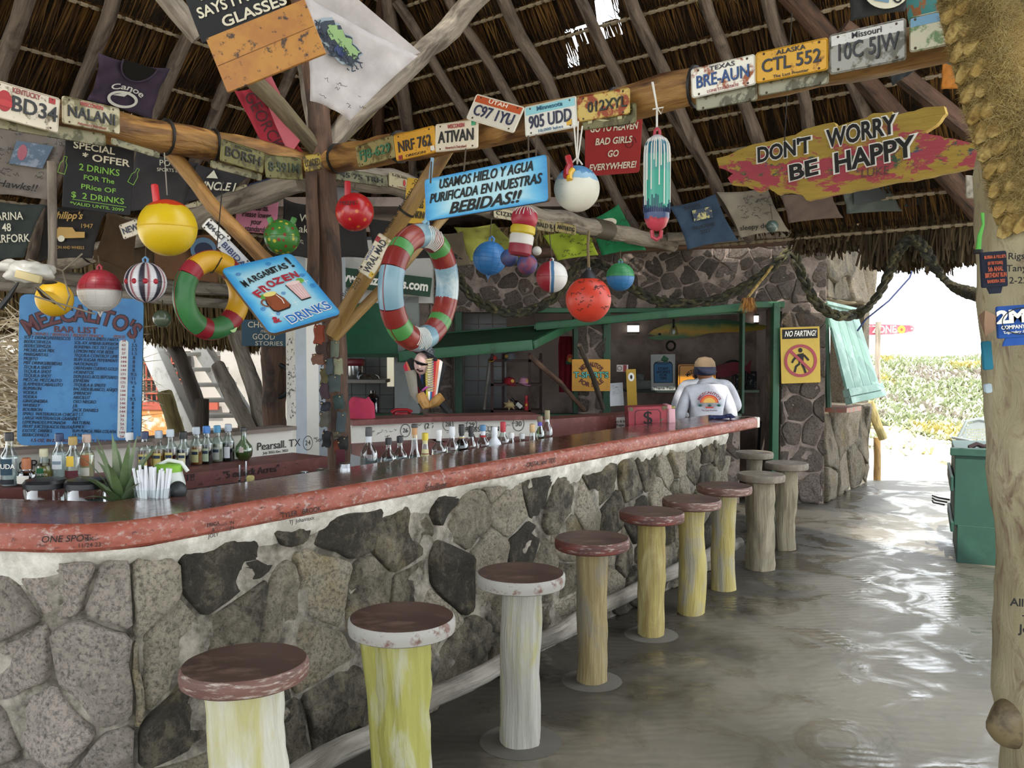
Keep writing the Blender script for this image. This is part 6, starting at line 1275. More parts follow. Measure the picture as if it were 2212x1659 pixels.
def driftmat():
    m, nd, ln, b = newmat('peeling_driftwood'); v = tex(nd, ln, 'Object', (1, 2.2, 1)); v0 = tex(nd, ln); n1 = nz(nd, ln, v, 5, 7, .7, .3); n2 = nz(nd, ln, v, 5, 7, .7); n3 = nz(nd, ln, tex(nd, ln, 'Object', (3, 30, 3)), 1, 5, .7)
    a = mixc(nd, ln, ramp(nd, ln, n2, [(.53, (0, 0, 0)), (.57, (1, 1, 1))]), C('#a3404c'), C('#35533f')); a = mixc(nd, ln, ramp(nd, ln, nz(nd, ln, v, 4.4, 6, .65), [(.62, (0, 0, 0)), (.66, (1, 1, 1))]), a, C('#3a5272'))
    wood = mixc(nd, ln, n3, C('#7a6224'), C('#c2a444')); sp = nd.new('ShaderNodeSeparateXYZ'); ln.new(v0, sp.inputs[0])
    e = math_(nd, ln, 'ADD', n1, math_(nd, ln, 'MULTIPLY', math_(nd, ln, 'ABSOLUTE', math_(nd, ln, 'ADD', sp.outputs[1], .04)), 1.1))
    ln.new(mixc(nd, ln, ramp(nd, ln, e, [(.565, (0, 0, 0)), (.6, (1, 1, 1))]), a, wood), b.inputs['Base Color']); b.inputs['Roughness'].default_value = .75; bump(nd, ln, b, math_(nd, ln, 'ADD', n1, n3), .6, .012); return m
mb.build('board', driftmat(), t, smooth=False)
def dwt(s_, x0, y0, x1, y1, h):
    a, b = Vector(onplane(x0, y0)), Vector(onplane(x1, y1)); c = (a+b)/2; r = atan2((b-a).y, (b-a).x)
    text(s_, t, c.x, c.y, h, WHT, wd=(b-a).length*1.03, bold=.075, rot=r, z=.004); text(s_, t, c.x, c.y, h, INK, wd=(b-a).length*1.0, bold=.03, rot=r, z=.008)
dwt("DON'T", 1636, 338, 1752, 314, .095); dwt('WORRY', 1788, 303, 1934, 270, .105); dwt('BE', 1704, 377, 1768, 361, .095); dwt('HAPPY', 1802, 356, 1974, 317, .115)
text('LUKE', t, *onplane(1890, 372), .05, plain('#5a3a34'), rot=.02)
mb = MB(); mb.tube([(-.42, .12, .004), (-.42, .14, .01), (-.4, .9, .02)], .003, 6); mb.build('hanging_wire', INK, t)
# ================================================================ SHIRTS AND CLOTHS
def cloth(name, lb, cat, pts, dep, mat, pull=.06, bulge=.05, seed=1, neck=None, group=None, n=14, sleeves=False, rot180=False):
    """pts TL,TR,BR,BL pixels; dep 'R'/'L' roof plane or depths"""
    if dep == 'R': c = [HR(*p, .93) for p in pts]
    elif dep == 'L': c = [HL(*p, .93) for p in pts]
    elif hasattr(dep, '__len__'): c = [W(*p, d) for p, d in zip(pts, dep)]
    else: c = [W(*p, dep) for p in pts]
    o = (c[0]+c[1]+c[2]+c[3])/4; M = frame(o, (c[1]-c[0])+(c[2]-c[3]), (c[0]-c[3])+(c[1]-c[2])); Mi = M.inverted(); q = [Mi@p for p in c]
    t = thing(name, lb, cat, M=M, group=group); w_ = ((q[1]-q[0]).length+(q[2]-q[3]).length)/2; h_ = ((q[0]-q[3]).length+(q[1]-q[2]).length)/2
    mb = MB(); vs = []; fs = []; cut = set()
    for j in range(n+1):
        for i in range(n+1):
            u, v = i/n, j/n; p = (q[0]*(1-u)+q[1]*u)*(1-v)+(q[3]*(1-u)+q[2]*u)*v
            eu = 4*u*(1-u); ev = 4*v*(1-v)
            p = p+Vector(((.5-u)*ev*pull*w_*1.2*abs(2*u-1), (v-.5)*eu*pull*h_*1.2*abs(2*v-1), 0))
            z = -bulge*w_*eu*ev+.012*noise.noise(Vector((u*5+seed, v*5, seed)))*w_/.5*(.4+ev*eu)-.012*w_
            dg = .008*sin((u+v)*14+seed)*(1-eu*ev); p = Vector((p.x, p.y, min(z+dg, -.002))); 
            if neck and j == 0 and False: pass
            vs.append(p)
    for j in range(n):
        for i in range(n):
            a = j*(n+1)+i; u, v = (i+.5)/n, (j+.5)/n
            fs.append((a, a+n+1, a+n+2, a+1))
    mb.add(vs, fs); ob = mb.build('fabric', mat, t, auto=False); so = ob.modifiers.new('s', 'SOLIDIFY'); so.thickness = .003
    if neck:
        nw, nh = neck; P = [(w_*nw*cos(a), h_*.48-h_*nh*max(0, -sin(a))) for a in [pi+pi*i/18 for i in range(19)]]
        flat(t, P, plain('#15130f', .95), z=.004, name='neck_shade_patch'); mbn = MB(); mbn.tube([(x, y, .004) for x, y in P], .007, 6); mbn.build('collar', mat, t)  # dark patch stands in for the shaded neck, nothing is cut out
    return t, w_, h_
g3 = 'signed shirts pinned under the roof'
CMf = cloth_mat
t, w_, h_ = cloth('hanging_shirt', 'white signed T-shirt with a green picture, stretched between timbers at top centre', 'shirt', [(653, -12), (906, 118), (756, 262), (672, 215)], (4.3, 4.5, 4.4, 4.3), CMf('#c9c2c0'), .04, .03, 3)
t2 = MB(); a_, b_, c_ = W(653, -12, 4.3), W(735, -20, 4.3), W(906, 118, 4.5)
sl = [W(650, -45, 4.33), W(738, -32, 4.38), W(909, 114, 4.52), W(870, 125, 4.5), W(760, 60, 4.44), W(653, -8, 4.34)]; t2.add(sl, [tuple(range(6))]); o = t2.build('sleeve', CMf('#c9c2c0'), t); o.matrix_local = t.matrix_basis.inverted()
rm = atan2(-(150-28)*1.0, (795-708)*1.0)
pm = Matrix.Translation((-.075, .10, .006))@Matrix.Rotation(radians(-22), 4, 'Z')
for nm, x0, x1, y0, y1, c in (('print_grey', -.14, .13, -.075, .06, '#9aa8b0'), ('print_ink', -.12, .12, -.06, .055, '#39424e'), ('print_green', -.09, .11, -.02, .045, '#94b578'), ('print_blue', .0, .06, -.05, -.02, '#33406a')):
    rnd = random.Random(4); P = [(x0+(x1-x0)*(.5+.5*cos(a))+rnd.uniform(-.008, .008), (y0+y1)/2+(y1-y0)/2*max(-.9, min(.9, 1.3*sin(a)))+rnd.uniform(-.012, .012)) for a in [2*pi*i/34 for i in range(34)]]
    if False: pass
    else: o = flat(t, P, plain(c), z={'print_grey': .0, 'print_ink': .002, 'print_green': .004, 'print_blue': .006}[nm], name=nm)
    o.matrix_local = pm
o = scrib(t, -.15, -.08, .12, .0, 60, plain('#39424e'), .03, 3, z=.004, lw=.006, name='print_scribble'); o.matrix_local = pm
scrib(t, -.1, -.2, .15, -.08, 10, INK, .02, 6, z=.01, lw=.002)
t, w_, h_ = cloth('hanging_shirt', 'purple-grey V-neck tank top with white canoe print at upper left', 'shirt', [(214, 117), (369, 151), (328, 262), (190, 218)], 'L', CMf('#4a3c50'), .08, .03, 4, neck=(.25, .34))
arctext('Canoe', t, 0, -.28, .28, 2.1, 1.0, .055, WHT, bold=.01, z=.008); ribbon(t, ellipse(0, -.12, .12, .07), .025, WHT, .008, 'canoe_ring', True); flat(t, [(-.1, -.1), (-.02, -.06), (.04, -.02), (.0, -.09)], WHT, z=.009, name='canoe'); text('Shenandoah', t, 0, -.25, .04, WHT, wd=.32, z=.008)
t, w_, h_ = cloth('hanging_shirt', 'red and pink faded shirt with dark vertical lettering left of the centre post', 'shirt', [(506, 196), (545, 190), (655, 328), (572, 325)], (4.95, 4.95, 5.15, 5.1), CMf('#a02c3c'), .03, .05, 5)
fl = t; text('GEORCK', t, .0, 0, .07, plain('#3a1018'), wd=.34, rot=-1.15, z=.012)
o = flat(t, [(-.02, .26), (.06, .26), (.2, -.1), (.12, -.2), (.06, -.02)], plain('#c96a74', .9), z=.006, name='faded_half')
t, w_, h_ = cloth('hanging_shirt', 'grey signed shirt with a small photo print and the word Hawks, far left', 'shirt', [(-30, 258), (148, 290), (104, 432), (-40, 415)], (5.3, 5.4, 5.3, 5.2), CMf('#7c736a'), .03, .03, 6)
flat(t, [(-.06, -.03), (.12, -.03), (.16, .12), (-.04, .12)], worn('#5a6a7c', '#8a94a0', .5, .6, 20), z=.012, name='photo_print'); flat(t, ellipse(.0, .05, .025, .05), plain('#a8606c'), z=.014, name='photo_figure')
text('Hawks!!', t, .0, -.16, .045, INK, wd=.22, z=.012, shear=.2); scrib(t, -.2, -.1, .2, .2, 70, plain('#2e2a26'), .025, 7, z=.01, lw=.003)
t, w_, h_ = cloth('hanging_shirt', 'charcoal shirt with white POOL sports bar print right of the special offer sign', 'shirt', [(296, 322), (428, 352), (398, 448), (246, 462)], (5.3, 5.4, 5.4, 5.3), CMf('#3b3839'), .05, .03, 7)
text('POOL', t, .07, .12, .035, CHK, z=.012); text('SPORTS BAR', t, .07, .08, .02, CHK, z=.012)
t, w_, h_ = cloth('hanging_shirt', 'charcoal shirt with white shark-fin print behind the orange brace', 'shirt', [(420, 350), (540, 382), (486, 420), (398, 440)], (6.3, 6.4, 6.3, 6.3), CMf('#353234'), .05, .03, 8)
text('UNCLE J', t, .02, -.02, .06, CHK, wd=.26, shear=.3, z=.012, bold=.02); flat(t, [(-.05, .04), (.03, .04), (0, .1)], CHK, z=.012, name='fin')
t, w_, h_ = cloth('hanging_shirt', 'dark green-grey shirt reading MARINA 48 at the far left', 'shirt', [(-40, 430), (98, 440), (52, 556), (-50, 575)], (5.8, 5.9, 5.8, 5.7), CMf('#353b38'), .06, .04, 9)
text('MARINA\n48\nBEARFORK', t, .0, .02, .055, CHK, wd=.26, z=.012, bold=.01)
t, w_, h_ = cloth('hanging_shirt', "dark shirt with gold vintage car print and lettering", 'shirt', [(92, 440), (232, 456), (196, 556), (82, 566)], (6.0, 6.1, 6.0, 6.0), CMf('#2c2826'), .06, .03, 10, neck=(.22, .08))
GD = plain('#b8924a'); text("Philipp's", t, -.02, .12, .05, GD, wd=.2, shear=.3, z=.012, bold=.02); text('1947', t, .11, .05, .03, GD, z=.012); flat(t, [(-.1, -.02), (-.07, .04), (.02, .04), (.04, .01), (.1, .01), (.1, -.03), (-.1, -.04)], GD, z=.012, name='car_print'); flat(t, ellipse(-.05, -.04, .022, .022), CHK, z=.014, name='wheel_print'); text('IRON AND WHEELS', t, 0, -.1, .02, GD, wd=.2, z=.012)
cloth('hanging_shirt', 'brown cloth hanging left of the red and white float', 'cloth', [(232, 450), (300, 478), (290, 600), (200, 560)], (6.4, 6.5, 6.6, 6.5), CMf('#54402a'), .1, .05, 11)
t, w_, h_ = cloth('hanging_shirt', 'rust-brown shirt with a dark bird sticker print behind the yellow float', 'shirt', [(322, 508), (500, 500), (470, 612), (330, 606)], (7.0, 7.2, 7.2, 7.0), CMf('#6a4a30'), .08, .05, 12)
flat(t, ellipse(.12, .06, .1, .1), plain('#5a7a94'), z=.012, name='sticker'); flat(t, ellipse(.12, .06, .07, .06), plain('#1c2440'), z=.014, name='bird_print'); text('TIRE', t, .12, -.06, .04, CHK, z=.015)
cloth('hanging_shirt', 'brown drape above the striped float', 'cloth', [(196, 540), (340, 520), (330, 612), (214, 618)], (7.3, 7.3, 7.4, 7.4), CMf('#4c3a26'), .05, .04, 13)
for i, (P, lb, c, tx) in enumerate((([(612, 428), (682, 440), (676, 562), (600, 556)], 'dark shirt with faded white lettering left of the centre post', '#2c2a28', 'Lake'), ([(700, 470), (790, 440), (800, 560), (712, 560)], 'dark grey drape behind the red dotted float', '#2a2827', None),
        ([(716, 392), (742, 396), (812, 398), (700, 462)], 'small pale grey cloth scrap under the right beam', '#8a8a90', None), ([(790, 470), (905, 474), (1000, 560), (800, 566)], 'black and grey drape behind the yellow brace', '#242221', None),
        ([(980, 490), (1068, 482), (1150, 556), (1012, 566)], 'olive green signed flag behind the blue float', '#6c6e2a', 'x'), ([(900, 505), (1000, 500), (1020, 572), (940, 590)], 'grey-brown cloth with dark blot right of the big ring', '#564c3c', None))):
    t, w_, h_ = cloth('hanging_shirt', lb, 'cloth', P, 6.9 if i != 2 else 5.6, CMf(c), .08, .04, 20+i)
    if tx == 'Lake': text('W\nLake', t, .05, .05, .06, CHK, z=.012); scrib(t, 0, -.1, .15, -.02, 10, CHK, .02, 4, z=.012)
    if tx == 'x': scrib(t, -.1, -.1, .15, .1, 14, INK, .02, 4, z=.012)
for P, lb, c, n_, dd in (([(1172, 508), (1273, 490), (1293, 551), (1204, 563)], 'lime green signed cloth hanging from the far beam', '#8fa02c', 30, 8.2), ([(1268, 478), (1336, 441), (1396, 540), (1300, 552)], 'bright green shirt with oval horse logo and signatures', '#1f7a4a', 12, 8.6)):
    t, w_, h_ = cloth('hanging_shirt', lb, 'shirt', P, dd, CMf(c), .05, .03, 31); scrib(t, -.12, -.1, .18, .1, n_, INK, .03, 4, z=.012, lw=.004)
    if 'oval' in lb: flat(t, ellipse(-.04, .1, .1, .05), CHK, z=.014, name='logo'); flat(t, ellipse(-.04, .1, .05, .02), INK, z=.016, name='horse_print'); arctext("Sullivan's", t, -.04, .02, .12, 2.3, .85, .03, CHK, z=.016)
dd = 8.3
t, w_, h_ = cloth('hanging_shirt', 'blue-grey shirt with small logo and signatures, right part', 'shirt', [(1447, 446), (1546, 418), (1596, 520), (1486, 540)], dd, CMf('#34465a'), .07, .03, 34)
flat(t, [(-.08, .03), (.1, .03), (.1, .13), (-.08, .13)], worn('#22344a', '#c2b87a', .5, .56, 18), z=.014, name='logo'); text('KEVIN', t, -.07, .17, .04, INK, z=.014); text('MUKANIE\n2022', t, 0, -.06, .035, INK, z=.014)
t, w_, h_ = cloth('hanging_shirt', 'cream signed shirt with dark lettering sleepy, beside the blue one', 'shirt', [(1548, 414), (1658, 404), (1706, 500), (1600, 514)], dd, CMf('#8d8474'), .07, .03, 35)
scrib(t, -.15, -.05, .15, .15, 40, plain('#33302c'), .03, 5, z=.012, lw=.004); text('sleepy dee', t, .0, -.14, .045, INK, wd=.3, z=.014, bold=.01)
for P, lb, c in (([(1684, 420), (1796, 414), (1822, 470), (1704, 482)], 'brown shirt below the driftwood sign', '#5c4c42'), ([(1816, 410), (1925, 400), (1950, 456), (1830, 462)], 'greenish grey shirt with a dark picture print below the driftwood sign', '#4c524c'), ([(1950, 385), (2092, 368), (2092, 434), (1955, 446)], 'dark teal shirt hanging right below the driftwood sign', '#2c3c3c')):
    t, w_, h_ = cloth('hanging_shirt', lb, 'shirt', P, 7.8, CMf(c), .05, .03, 36)
    if 'picture' in lb: flat(t, [(-.15, -.03), (.13, .0), (.13, .12), (-.15, .1)], plain('#23282a'), z=.014, name='picture_print')
    elif 'teal' in lb: text('Running\n2021', t, -.15, .06, .035, INK, z=.014)
t, w_, h_ = cloth('hanging_shirt', 'dark shirt with white skeleton-rider print at the upper right edge', 'shirt', [(1832, -60), (1990, -80), (1958, 22), (1838, 44)], 3.9, CMf('#2b2c2a'), .03, .02, 40)
flat(t, ellipse(.02, .0, .1, .08), CHK, z=.01, name='print'); ribbon(t, [(-.03, .03), (.0, -.02), (.05, .0), (.07, .04)], .02, INK, .012, 'print_figure'); ribbon(t, ellipse(.06, -.03, .02, .03), .008, INK, .012, 'print_figure', True); ribbon(t, [(-.04, -.03), (.02, -.05)], .015, plain('#6a8aa0'), .013, 'print_figure')
cloth('hanging_shirt', 'dark cloth hanging beneath the Missouri plate', 'cloth', [(1900, 120), (1984, 118), (1982, 150), (1930, 184)], 4.6, CMf('#222524'), .03, .02, 41)
cloth('hanging_shirt', 'orange cloth scrap left of the rope wrap', 'cloth', [(2036, 128), (2074, 134), (2084, 192), (2034, 192)], 4.4, CMf('#a5661f'), .03, .02, 42)
cloth('square_board', 'square grey board hanging beside the trunk below the eave', 'board', [(2086, 378), (2124, 380), (2124, 430), (2088, 428)], 4.6, worn('#8a8272', '#5c5648', .5, .65, 14), 0, .0, 43)
# chair draped with pink shirt
ch = thing('draped_shirt', 'raspberry pink shirt pulled over a chair back behind the counter', 'shirt', tuple(W(778, 945, 5.75)))
mb = MB(); N_ = 20; vs = []
for j in range(15):
    v = j/14; z = .26-.30*v; half = .07+.012*v+.012*sin(v*5) if v > .12 else .05+v*.17
    for i in range(N_): a = 2*pi*i/N_; vs.append((half*1.1*max(-1, min(1, 1.35*cos(a)))+.004*sin(a*7+v*6), .045*sin(a)+.008*sin(a*5+v*9), z+.008*cos(3*a)*(1-v)))
mb.add(vs, [(j*N_+i, (j+1)*N_+i, (j+1)*N_+(i+1) % N_, j*N_+(i+1) % N_) for j in range(14) for i in range(N_)]+[tuple(range(N_))]); mb.build('fabric', CMf('#a82f4c'), ch, auto=False)
mb = MB(); mb.tube([(-.05, .02, -.95), (-.05, .02, .22), (.05, .02, .22), (.05, .02, -.95)], .015, 8); mb.build('chair_frame', plain('#3a2a22'), ch)
t = thing('notice', 'small maroon paper tacked at the post foot', 'paper', M=frame(W(736, 988, 5.0), Vector((1, 0, 0)), Vector((0, 0, 1)))); mb = MB(); mb.box((0, 0, 0), (.05, .09, .004)); mb.build('sheet', plain('#5a1a2a'), t, smooth=False)
# ================================================================ FLOATS
g4 = 'painted floats hanging over the bar'
def wmesh(mb, name, mat, parent, **k):
    o = mb.build(name, mat, parent, **k); o.matrix_local = parent.matrix_basis.inverted(); return o
def bandmat(stops, rough=.4, axis=2, nzs=0.04, gen=True):
    m, nd, ln, b = newmat('banded_paint'); v = tex(nd, ln, 'Generated'); sp = nd.new('ShaderNodeSeparateXYZ'); ln.new(v, sp.inputs[0])
    f = math_(nd, ln, 'ADD', sp.outputs[axis], math_(nd, ln, 'MULTIPLY', math_(nd, ln, 'SUBTRACT', nz(nd, ln, v, 3.5, 4), .5), nzs*2))
    st = []
    for i, (p, c) in enumerate(stops):
        if i: st.append((max(0, p-.012), C(stops[i-1][1])))
        st.append((p, C(c)))
    n = nz(nd, ln, v, 12, 5); col = ramp(nd, ln, f, st)
    ln.new(mixc(nd, ln, ramp(nd, ln, n, [(.62, (0, 0, 0)), (.75, (.45, .45, .45))]), col, C('#8a8478')), b.inputs['Base Color']); b.inputs['Roughness'].default_value = rough; return m
def spotmat(base, s1, s2, scale=4, r=.28, rough=.3):
    m, nd, ln, b = newmat('spotted_paint'); v = tex(nd, ln, 'Generated'); vo = nd.new('ShaderNodeTexVoronoi'); vo.inputs['Scale'].default_value = scale; vo.inputs['Randomness'].default_value = .5; ln.new(v, vo.inputs['Vector'])
    sc_ = nd.new('ShaderNodeSeparateColor'); ln.new(vo.outputs['Color'], sc_.inputs[0])
    spc = mixc(nd, ln, ramp(nd, ln, sc_.outputs[0], [(.5, (0, 0, 0)), (.51, (1, 1, 1))]), C(s1), C(s2))
    ln.new(mixc(nd, ln, ramp(nd, ln, vo.outputs['Distance'], [(r, (1, 1, 1)), (r+.07, (0, 0, 0))]), C(base), spc), b.inputs['Base Color']); b.inputs['Roughness'].default_value = rough; return m
def buoy(lb, px, py, rp, Y, mat, cordto=None, lug=None, seam=True, ribs=0, sc=(1, 1, 1), name='float', bottomlug=False, lugcol=None, tilt=0, cc='#4a3f30', M=None):
    c = W(px, py, Y); R = rp/F*Y
    t = thing(name, lb, 'float', M=Matrix.Translation(c)@Matrix.Rotation(radians(tilt), 4, 'Y'), group=g4)
    mb = MB(); mb.sphere((0, 0, 0), R, 36, 22, sc); mb.build('shell', mat, t)
    if seam: mb = MB(); mb.tube([(R*1.0*cos(a)*sc[0], R*1.0*sin(a)*sc[0], 0) for a in [2*pi*i/40 for i in range(41)]], R*.02, 6); mb.build('seam', mat if not isinstance(seam, str) else plain(seam, .5), t)
    if ribs:
        mb = MB()
        for k in range(ribs):
            for zs_ in (-.75, -.5, -.25, .25, .5, .75)[:6]:
                if k: break
                r = R*sqrt(1-zs_*zs_)*1.004; mb.tube([(r*cos(a), r*sin(a), R*zs_) for a in [2*pi*i/36 for i in range(37)]], R*.012, 4)
            a = 2*pi*k/ribs; mb.tube([(R*1.004*cos(b_)*cos(a), R*1.004*cos(b_)*sin(a), R*sin(b_)) for b_ in [-pi/2+pi*i/20 for i in range(21)]], R*.012, 4)
        mb.build('moulded_ribs', mat, t)
    if lug:
        mb = MB(); z0 = R*sc[2]*.96; mb.tube([(-R*.1*lug, 0, z0), (-R*.13*lug, 0, z0+R*.22*lug), (0, 0, z0+R*.34*lug), (R*.13*lug, 0, z0+R*.22*lug), (R*.1*lug, 0, z0)], R*.07*lug, 8); mb.lathe([(R*.22, z0-R*.06), (R*.12, z0+R*.04), (0, z0+R*.05)], 14)
        if bottomlug: mb.tube([(-R*.1, 0, -z0), (0, 0, -z0-R*.25), (R*.1, 0, -z0)], R*.06, 8)
        mb.build('eyelet', mat if not lugcol else plain(lugcol, .4), t)
    if cordto: q = MB(); top = c+Vector((0, 0, R*sc[2]*1.15)); e = W(cordto[0], cordto[1], Y); q.tube([top, e], .0028, 6); wmesh(q, 'cord', plain(cc, .9), t)
    return t, R
YB, RB_ = '#d3b31c', '#b32a24'
t, R = buoy('large bright yellow ball float with red painted top, hanging from the left beam', 362, 492, 61, 4.0, bandmat([(0, '#cfae18'), (.87, '#c43a1c')], .35, 2, .05), (355, 330), cc='#8a8478', sc=(1, 1, .99))
mb = MB(); mb.box((-.035, -.04, R*1.08), (.028, .03, .1), Matrix.Rotation(-.1, 3, 'Y'), bev=.008); mb.build('handle', plain('#c22a2c', .4), t)
buoy('ball float with maroon upper half and white gridded lower half, left', 216, 628, 45, 4.2, bandmat([(0, '#c9c6c2'), (.52, '#8f2430')], .4, 2, .01), (212, 552), lug=.8, ribs=14, bottomlug=True)
def stripes():
    m, nd, ln, b = newmat('striped_paint'); v = tex(nd, ln, 'Object'); sp = nd.new('ShaderNodeSeparateXYZ'); ln.new(v, sp.inputs[0])
    a = math_(nd, ln, 'ARCTAN2', sp.outputs[1], sp.outputs[0]); f = math_(nd, ln, 'FRACT', math_(nd, ln, 'MULTIPLY', a, 1.11)); 
    col = ramp(nd, ln, f, [(0, C('#d3d3d6')), (.25, C('#cfcfd4')), (.35, C('#2c3040')), (.6, C('#3a2c34')), (.7, C('#d3d3d6')), (.85, C('#8a2a38')), (1, C('#d3d3d6'))]); ln.new(col, b.inputs['Base Color']); b.inputs['Roughness'].default_value = .4; return m
t, R = buoy('ball float with blurred white, black and red vertical stripes and red dots', 315, 610, 43, 4.2, stripes(), (315, 515), lug=.9, ribs=16, lugcol='#5a8ab0')
for a in (-2.3, -1.75, -1.2, -.7): mb = MB(); mb.sphere((cos(a)*R*.95, sin(a)*R*.95, 0), R*.14, 10, 8, (1, 1, 1)); mb.build('red_dot', plain('#a31c2c', .5), t)
t, R = buoy('broken yellow ball float with wire hooks and dark crack', 118, 646, 38, 4.1, worn('#cfa41c', '#a57c18', .6, .75, 7, .5), None, seam=False)
mb = MB(); mb.tube([(-R*.6, -R*.75, R*.6), (-.01, -R*1.05, .01), (R*.5, -R*.85, -R*.3)], .006, 6); mb.build('crack', plain('#2a1f10', .9), t); mb = MB(); mb.sphere((-.005, -.02, R*.86), R*.42, 14, 8, (1, 1, .35)); mb.build('torn_hole_shade', plain('#21180f', .9), t)  # dark blob stands in for the shaded inside of the hole
mb = MB(); mb.tube([W(28, 572, 3.95), W(135, 585, 3.95), W(150, 640, 3.95), W(140, 670, 3.95), (W(78, 618, 3.95))], .0045, 8); mb.tube([W(60, 560, 3.9), W(135, 585, 3.95), W(178, 548, 4.0)], .004, 8); mb.tube([W(75, 640, 3.9), W(205, 678, 3.9)], .004, 8); tag(mb.build('wire_bracket', plain('#8a8270', .5, .6)), 'bent steel wire bracket around the broken yellow float', 'bracket')
buoy('small dark green glass ball below the striped float', 350, 688, 19, 4.3, plain('#4a5444', .2), (351, 648), seam=False)
t, R = buoy('glossy red ball float with faded orange spots and tall red handle', 766, 458, 41, 4.6, spotmat('#a81c22', '#c26a2c', '#b8401f', 5, .2, .25), (768, 395), seam=False)
mb = MB(); mb.box((-.03, -.03, R*.9), (.03, .035, .13), bev=.008); mb.build('handle', plain('#a81c24', .4), t); text('MEZPET', t, -.01, .0, .02, INK, M=Matrix.Translation((-.01, -R*1.01, .03))@Matrix.Rotation(pi/2, 4, 'X'))
t, R = buoy('green ball float with red and yellow spots and two ear lugs', 609, 512, 38, 4.9, spotmat('#3d7a34', '#8f3028', '#c2b43a', 6, .26), None)
for x in (-.6, .62): mb = MB(); mb.box((R*x, 0, R*.82), (.03, .03, .06), Matrix.Rotation(x*.6, 3, 'Y'), bev=.008); mb.build('ear', plain('#3d7a34', .4), t)
t, R = buoy('white ball float with blue, red and yellow paint run down from its top', 1246, 408, 49, 3.5, bandmat([(0, '#d8d5c6'), (.66, '#8ab0c9'), (.8, '#3a7aa8')], .45, 2, .13), (1249, 262), seam=False, cc='#d9d6cc')
mb = MB(); mb.box((-.03, -.03, R*.98), (.024, .026, .075), Matrix.Rotation(-.25, 3, 'Y'), bev=.006); mb.tube([(-.035, -R*.45, R*.85), (-.045, -R*.8, R*.55), (-.045, -R*.93, R*.35)], .014, 8); mb.build('red_handle', plain('#a8242c', .4), t)
mb = MB(); mb.tube([(-.02, -R*.7, R*.68), (-.035, -R*.88, R*.46), (-.035, -R*.99, R*.2)], .012, 8); mb.build('yellow_drip', plain('#d9a81c', .4), t)
q = MB(); q.tube([W(1247, 355, 3.5), W(1240, 270, 3.5)], .003, 6); q.tube([W(1247, 355, 3.5), W(1258, 272, 3.5)], .003, 6); q.tube([W(1225, 362, 3.49), W(1247, 340, 3.49), W(1258, 356, 3.49)], .004, 6); wmesh(q, 'twine', plain('#d9d6cc', .9), t)
# torpedo
c = W(1419, 398, 3.55); t = thing('float', 'long bullet-shaped float, turquoise with white drips, blue and red at the foot', 'float', M=Matrix.Translation(c), group=g4); s_ = 3.55/F
pr = [(0, -100), (10, -98), (20, -90), (27, -72), (28, -40), (28, 60), (26, 84), (18, 97), (8, 104), (0, 105)]; mb = MB(); mb.lathe([(r*s_, z*s_) for r, z in pr], 32); mb.build('shell', bandmat([(0, '#b8404e'), (.12, '#9c2c38'), (.14, '#2c4470'), (.24, '#3a9c86'), (.62, '#3f8f86'), (.80, '#2f6a7c'), (.93, '#b8b2b4')], .35, 2, .05), t)
mb = MB(); rnd = random.Random(5)
for i in range(15):
    a = -pi+pi*i/14+rnd.uniform(-.08, .08); z1 = 95*s_; z0 = (95-rnd.uniform(35, 150))*s_; pts = []
    for k in range(9):
        z = z1+(z0-z1)*k/8; rr = 28.2*s_
        for (r1, a1), (r2, a2) in zip(pr, pr[1:]):
            if a1 <= z/s_ <= a2: rr = (r1+(r2-r1)*(z/s_-a1)/(a2-a1))*s_
        pts.append((rr*cos(a), rr*sin(a), z))
    mb.tube(pts, .0026, 6)
mb.build('white_drips', plain('#dcd9d0', .4), t); mb = MB()
for i in range(22): a = -pi+pi*i/21; mb.tube([(28.2*s_*cos(a), 28.2*s_*sin(a), -62*s_), (28.2*s_*cos(a), 28.2*s_*sin(a), (-62+rnd.uniform(8, 38))*s_)], .002, 5)
mb.build('navy_drips', plain('#1c2c54', .4), t)
mb = MB(); mb.tube([(-10*s_, 0, -98*s_), (-9*s_, 0, -112*s_), (0, 0, -118*s_), (9*s_, 0, -112*s_), (10*s_, 0, -98*s_)], 4.5*s_, 8); mb.tube([(-6*s_, 0, 102*s_), (-5*s_, 0, 114*s_), (0, 0, 119*s_), (5*s_, 0, 114*s_), (6*s_, 0, 102*s_)], 3.4*s_, 8); mb.build('end_rings', plain('#a83040', .4), t)
q = MB(); q.tube([W(1419, 282, 3.55), W(1419, 232, 3.6), W(1410, 178, 3.65)], .004, 6); q.tube([W(1419, 232, 3.6), W(1408, 178, 3.75)], .003, 6); q.tube([W(1410, 236, 3.58), W(1433, 232, 3.58), W(1428, 246, 3.58), W(1419, 232, 3.58)], .003, 6); wmesh(q, 'twine', plain('#d9d6cc', .9), t)
buoy('sky-blue gridded ball float with eyelets at both ends', 1058, 558, 36, 5.2, plain('#2f6ea8', .45), (1062, 470), lug=1, ribs=14, bottomlug=True, tilt=6)
buoy('small blue ball float, left one of the pair under the stacked float', 1100, 557, 19, 5.0, worn('#2a4a78', '#5a3450', .5, .7, 8), None, seam=False); buoy('small blue-violet ball float, right one of the pair under the stacked float', 1139, 571, 22, 4.95, worn('#2c4474', '#7a3448', .48, .6, 8), None, seam=False)
c = W(1129, 500, 4.4); s_ = 4.4/F; t = thing('float', 'stacked cylinder float in red, yellow and white with red drip-painted round top', 'float', M=Matrix.Translation(c)@Matrix.Rotation(radians(8), 4, 'Y'), group=g4)
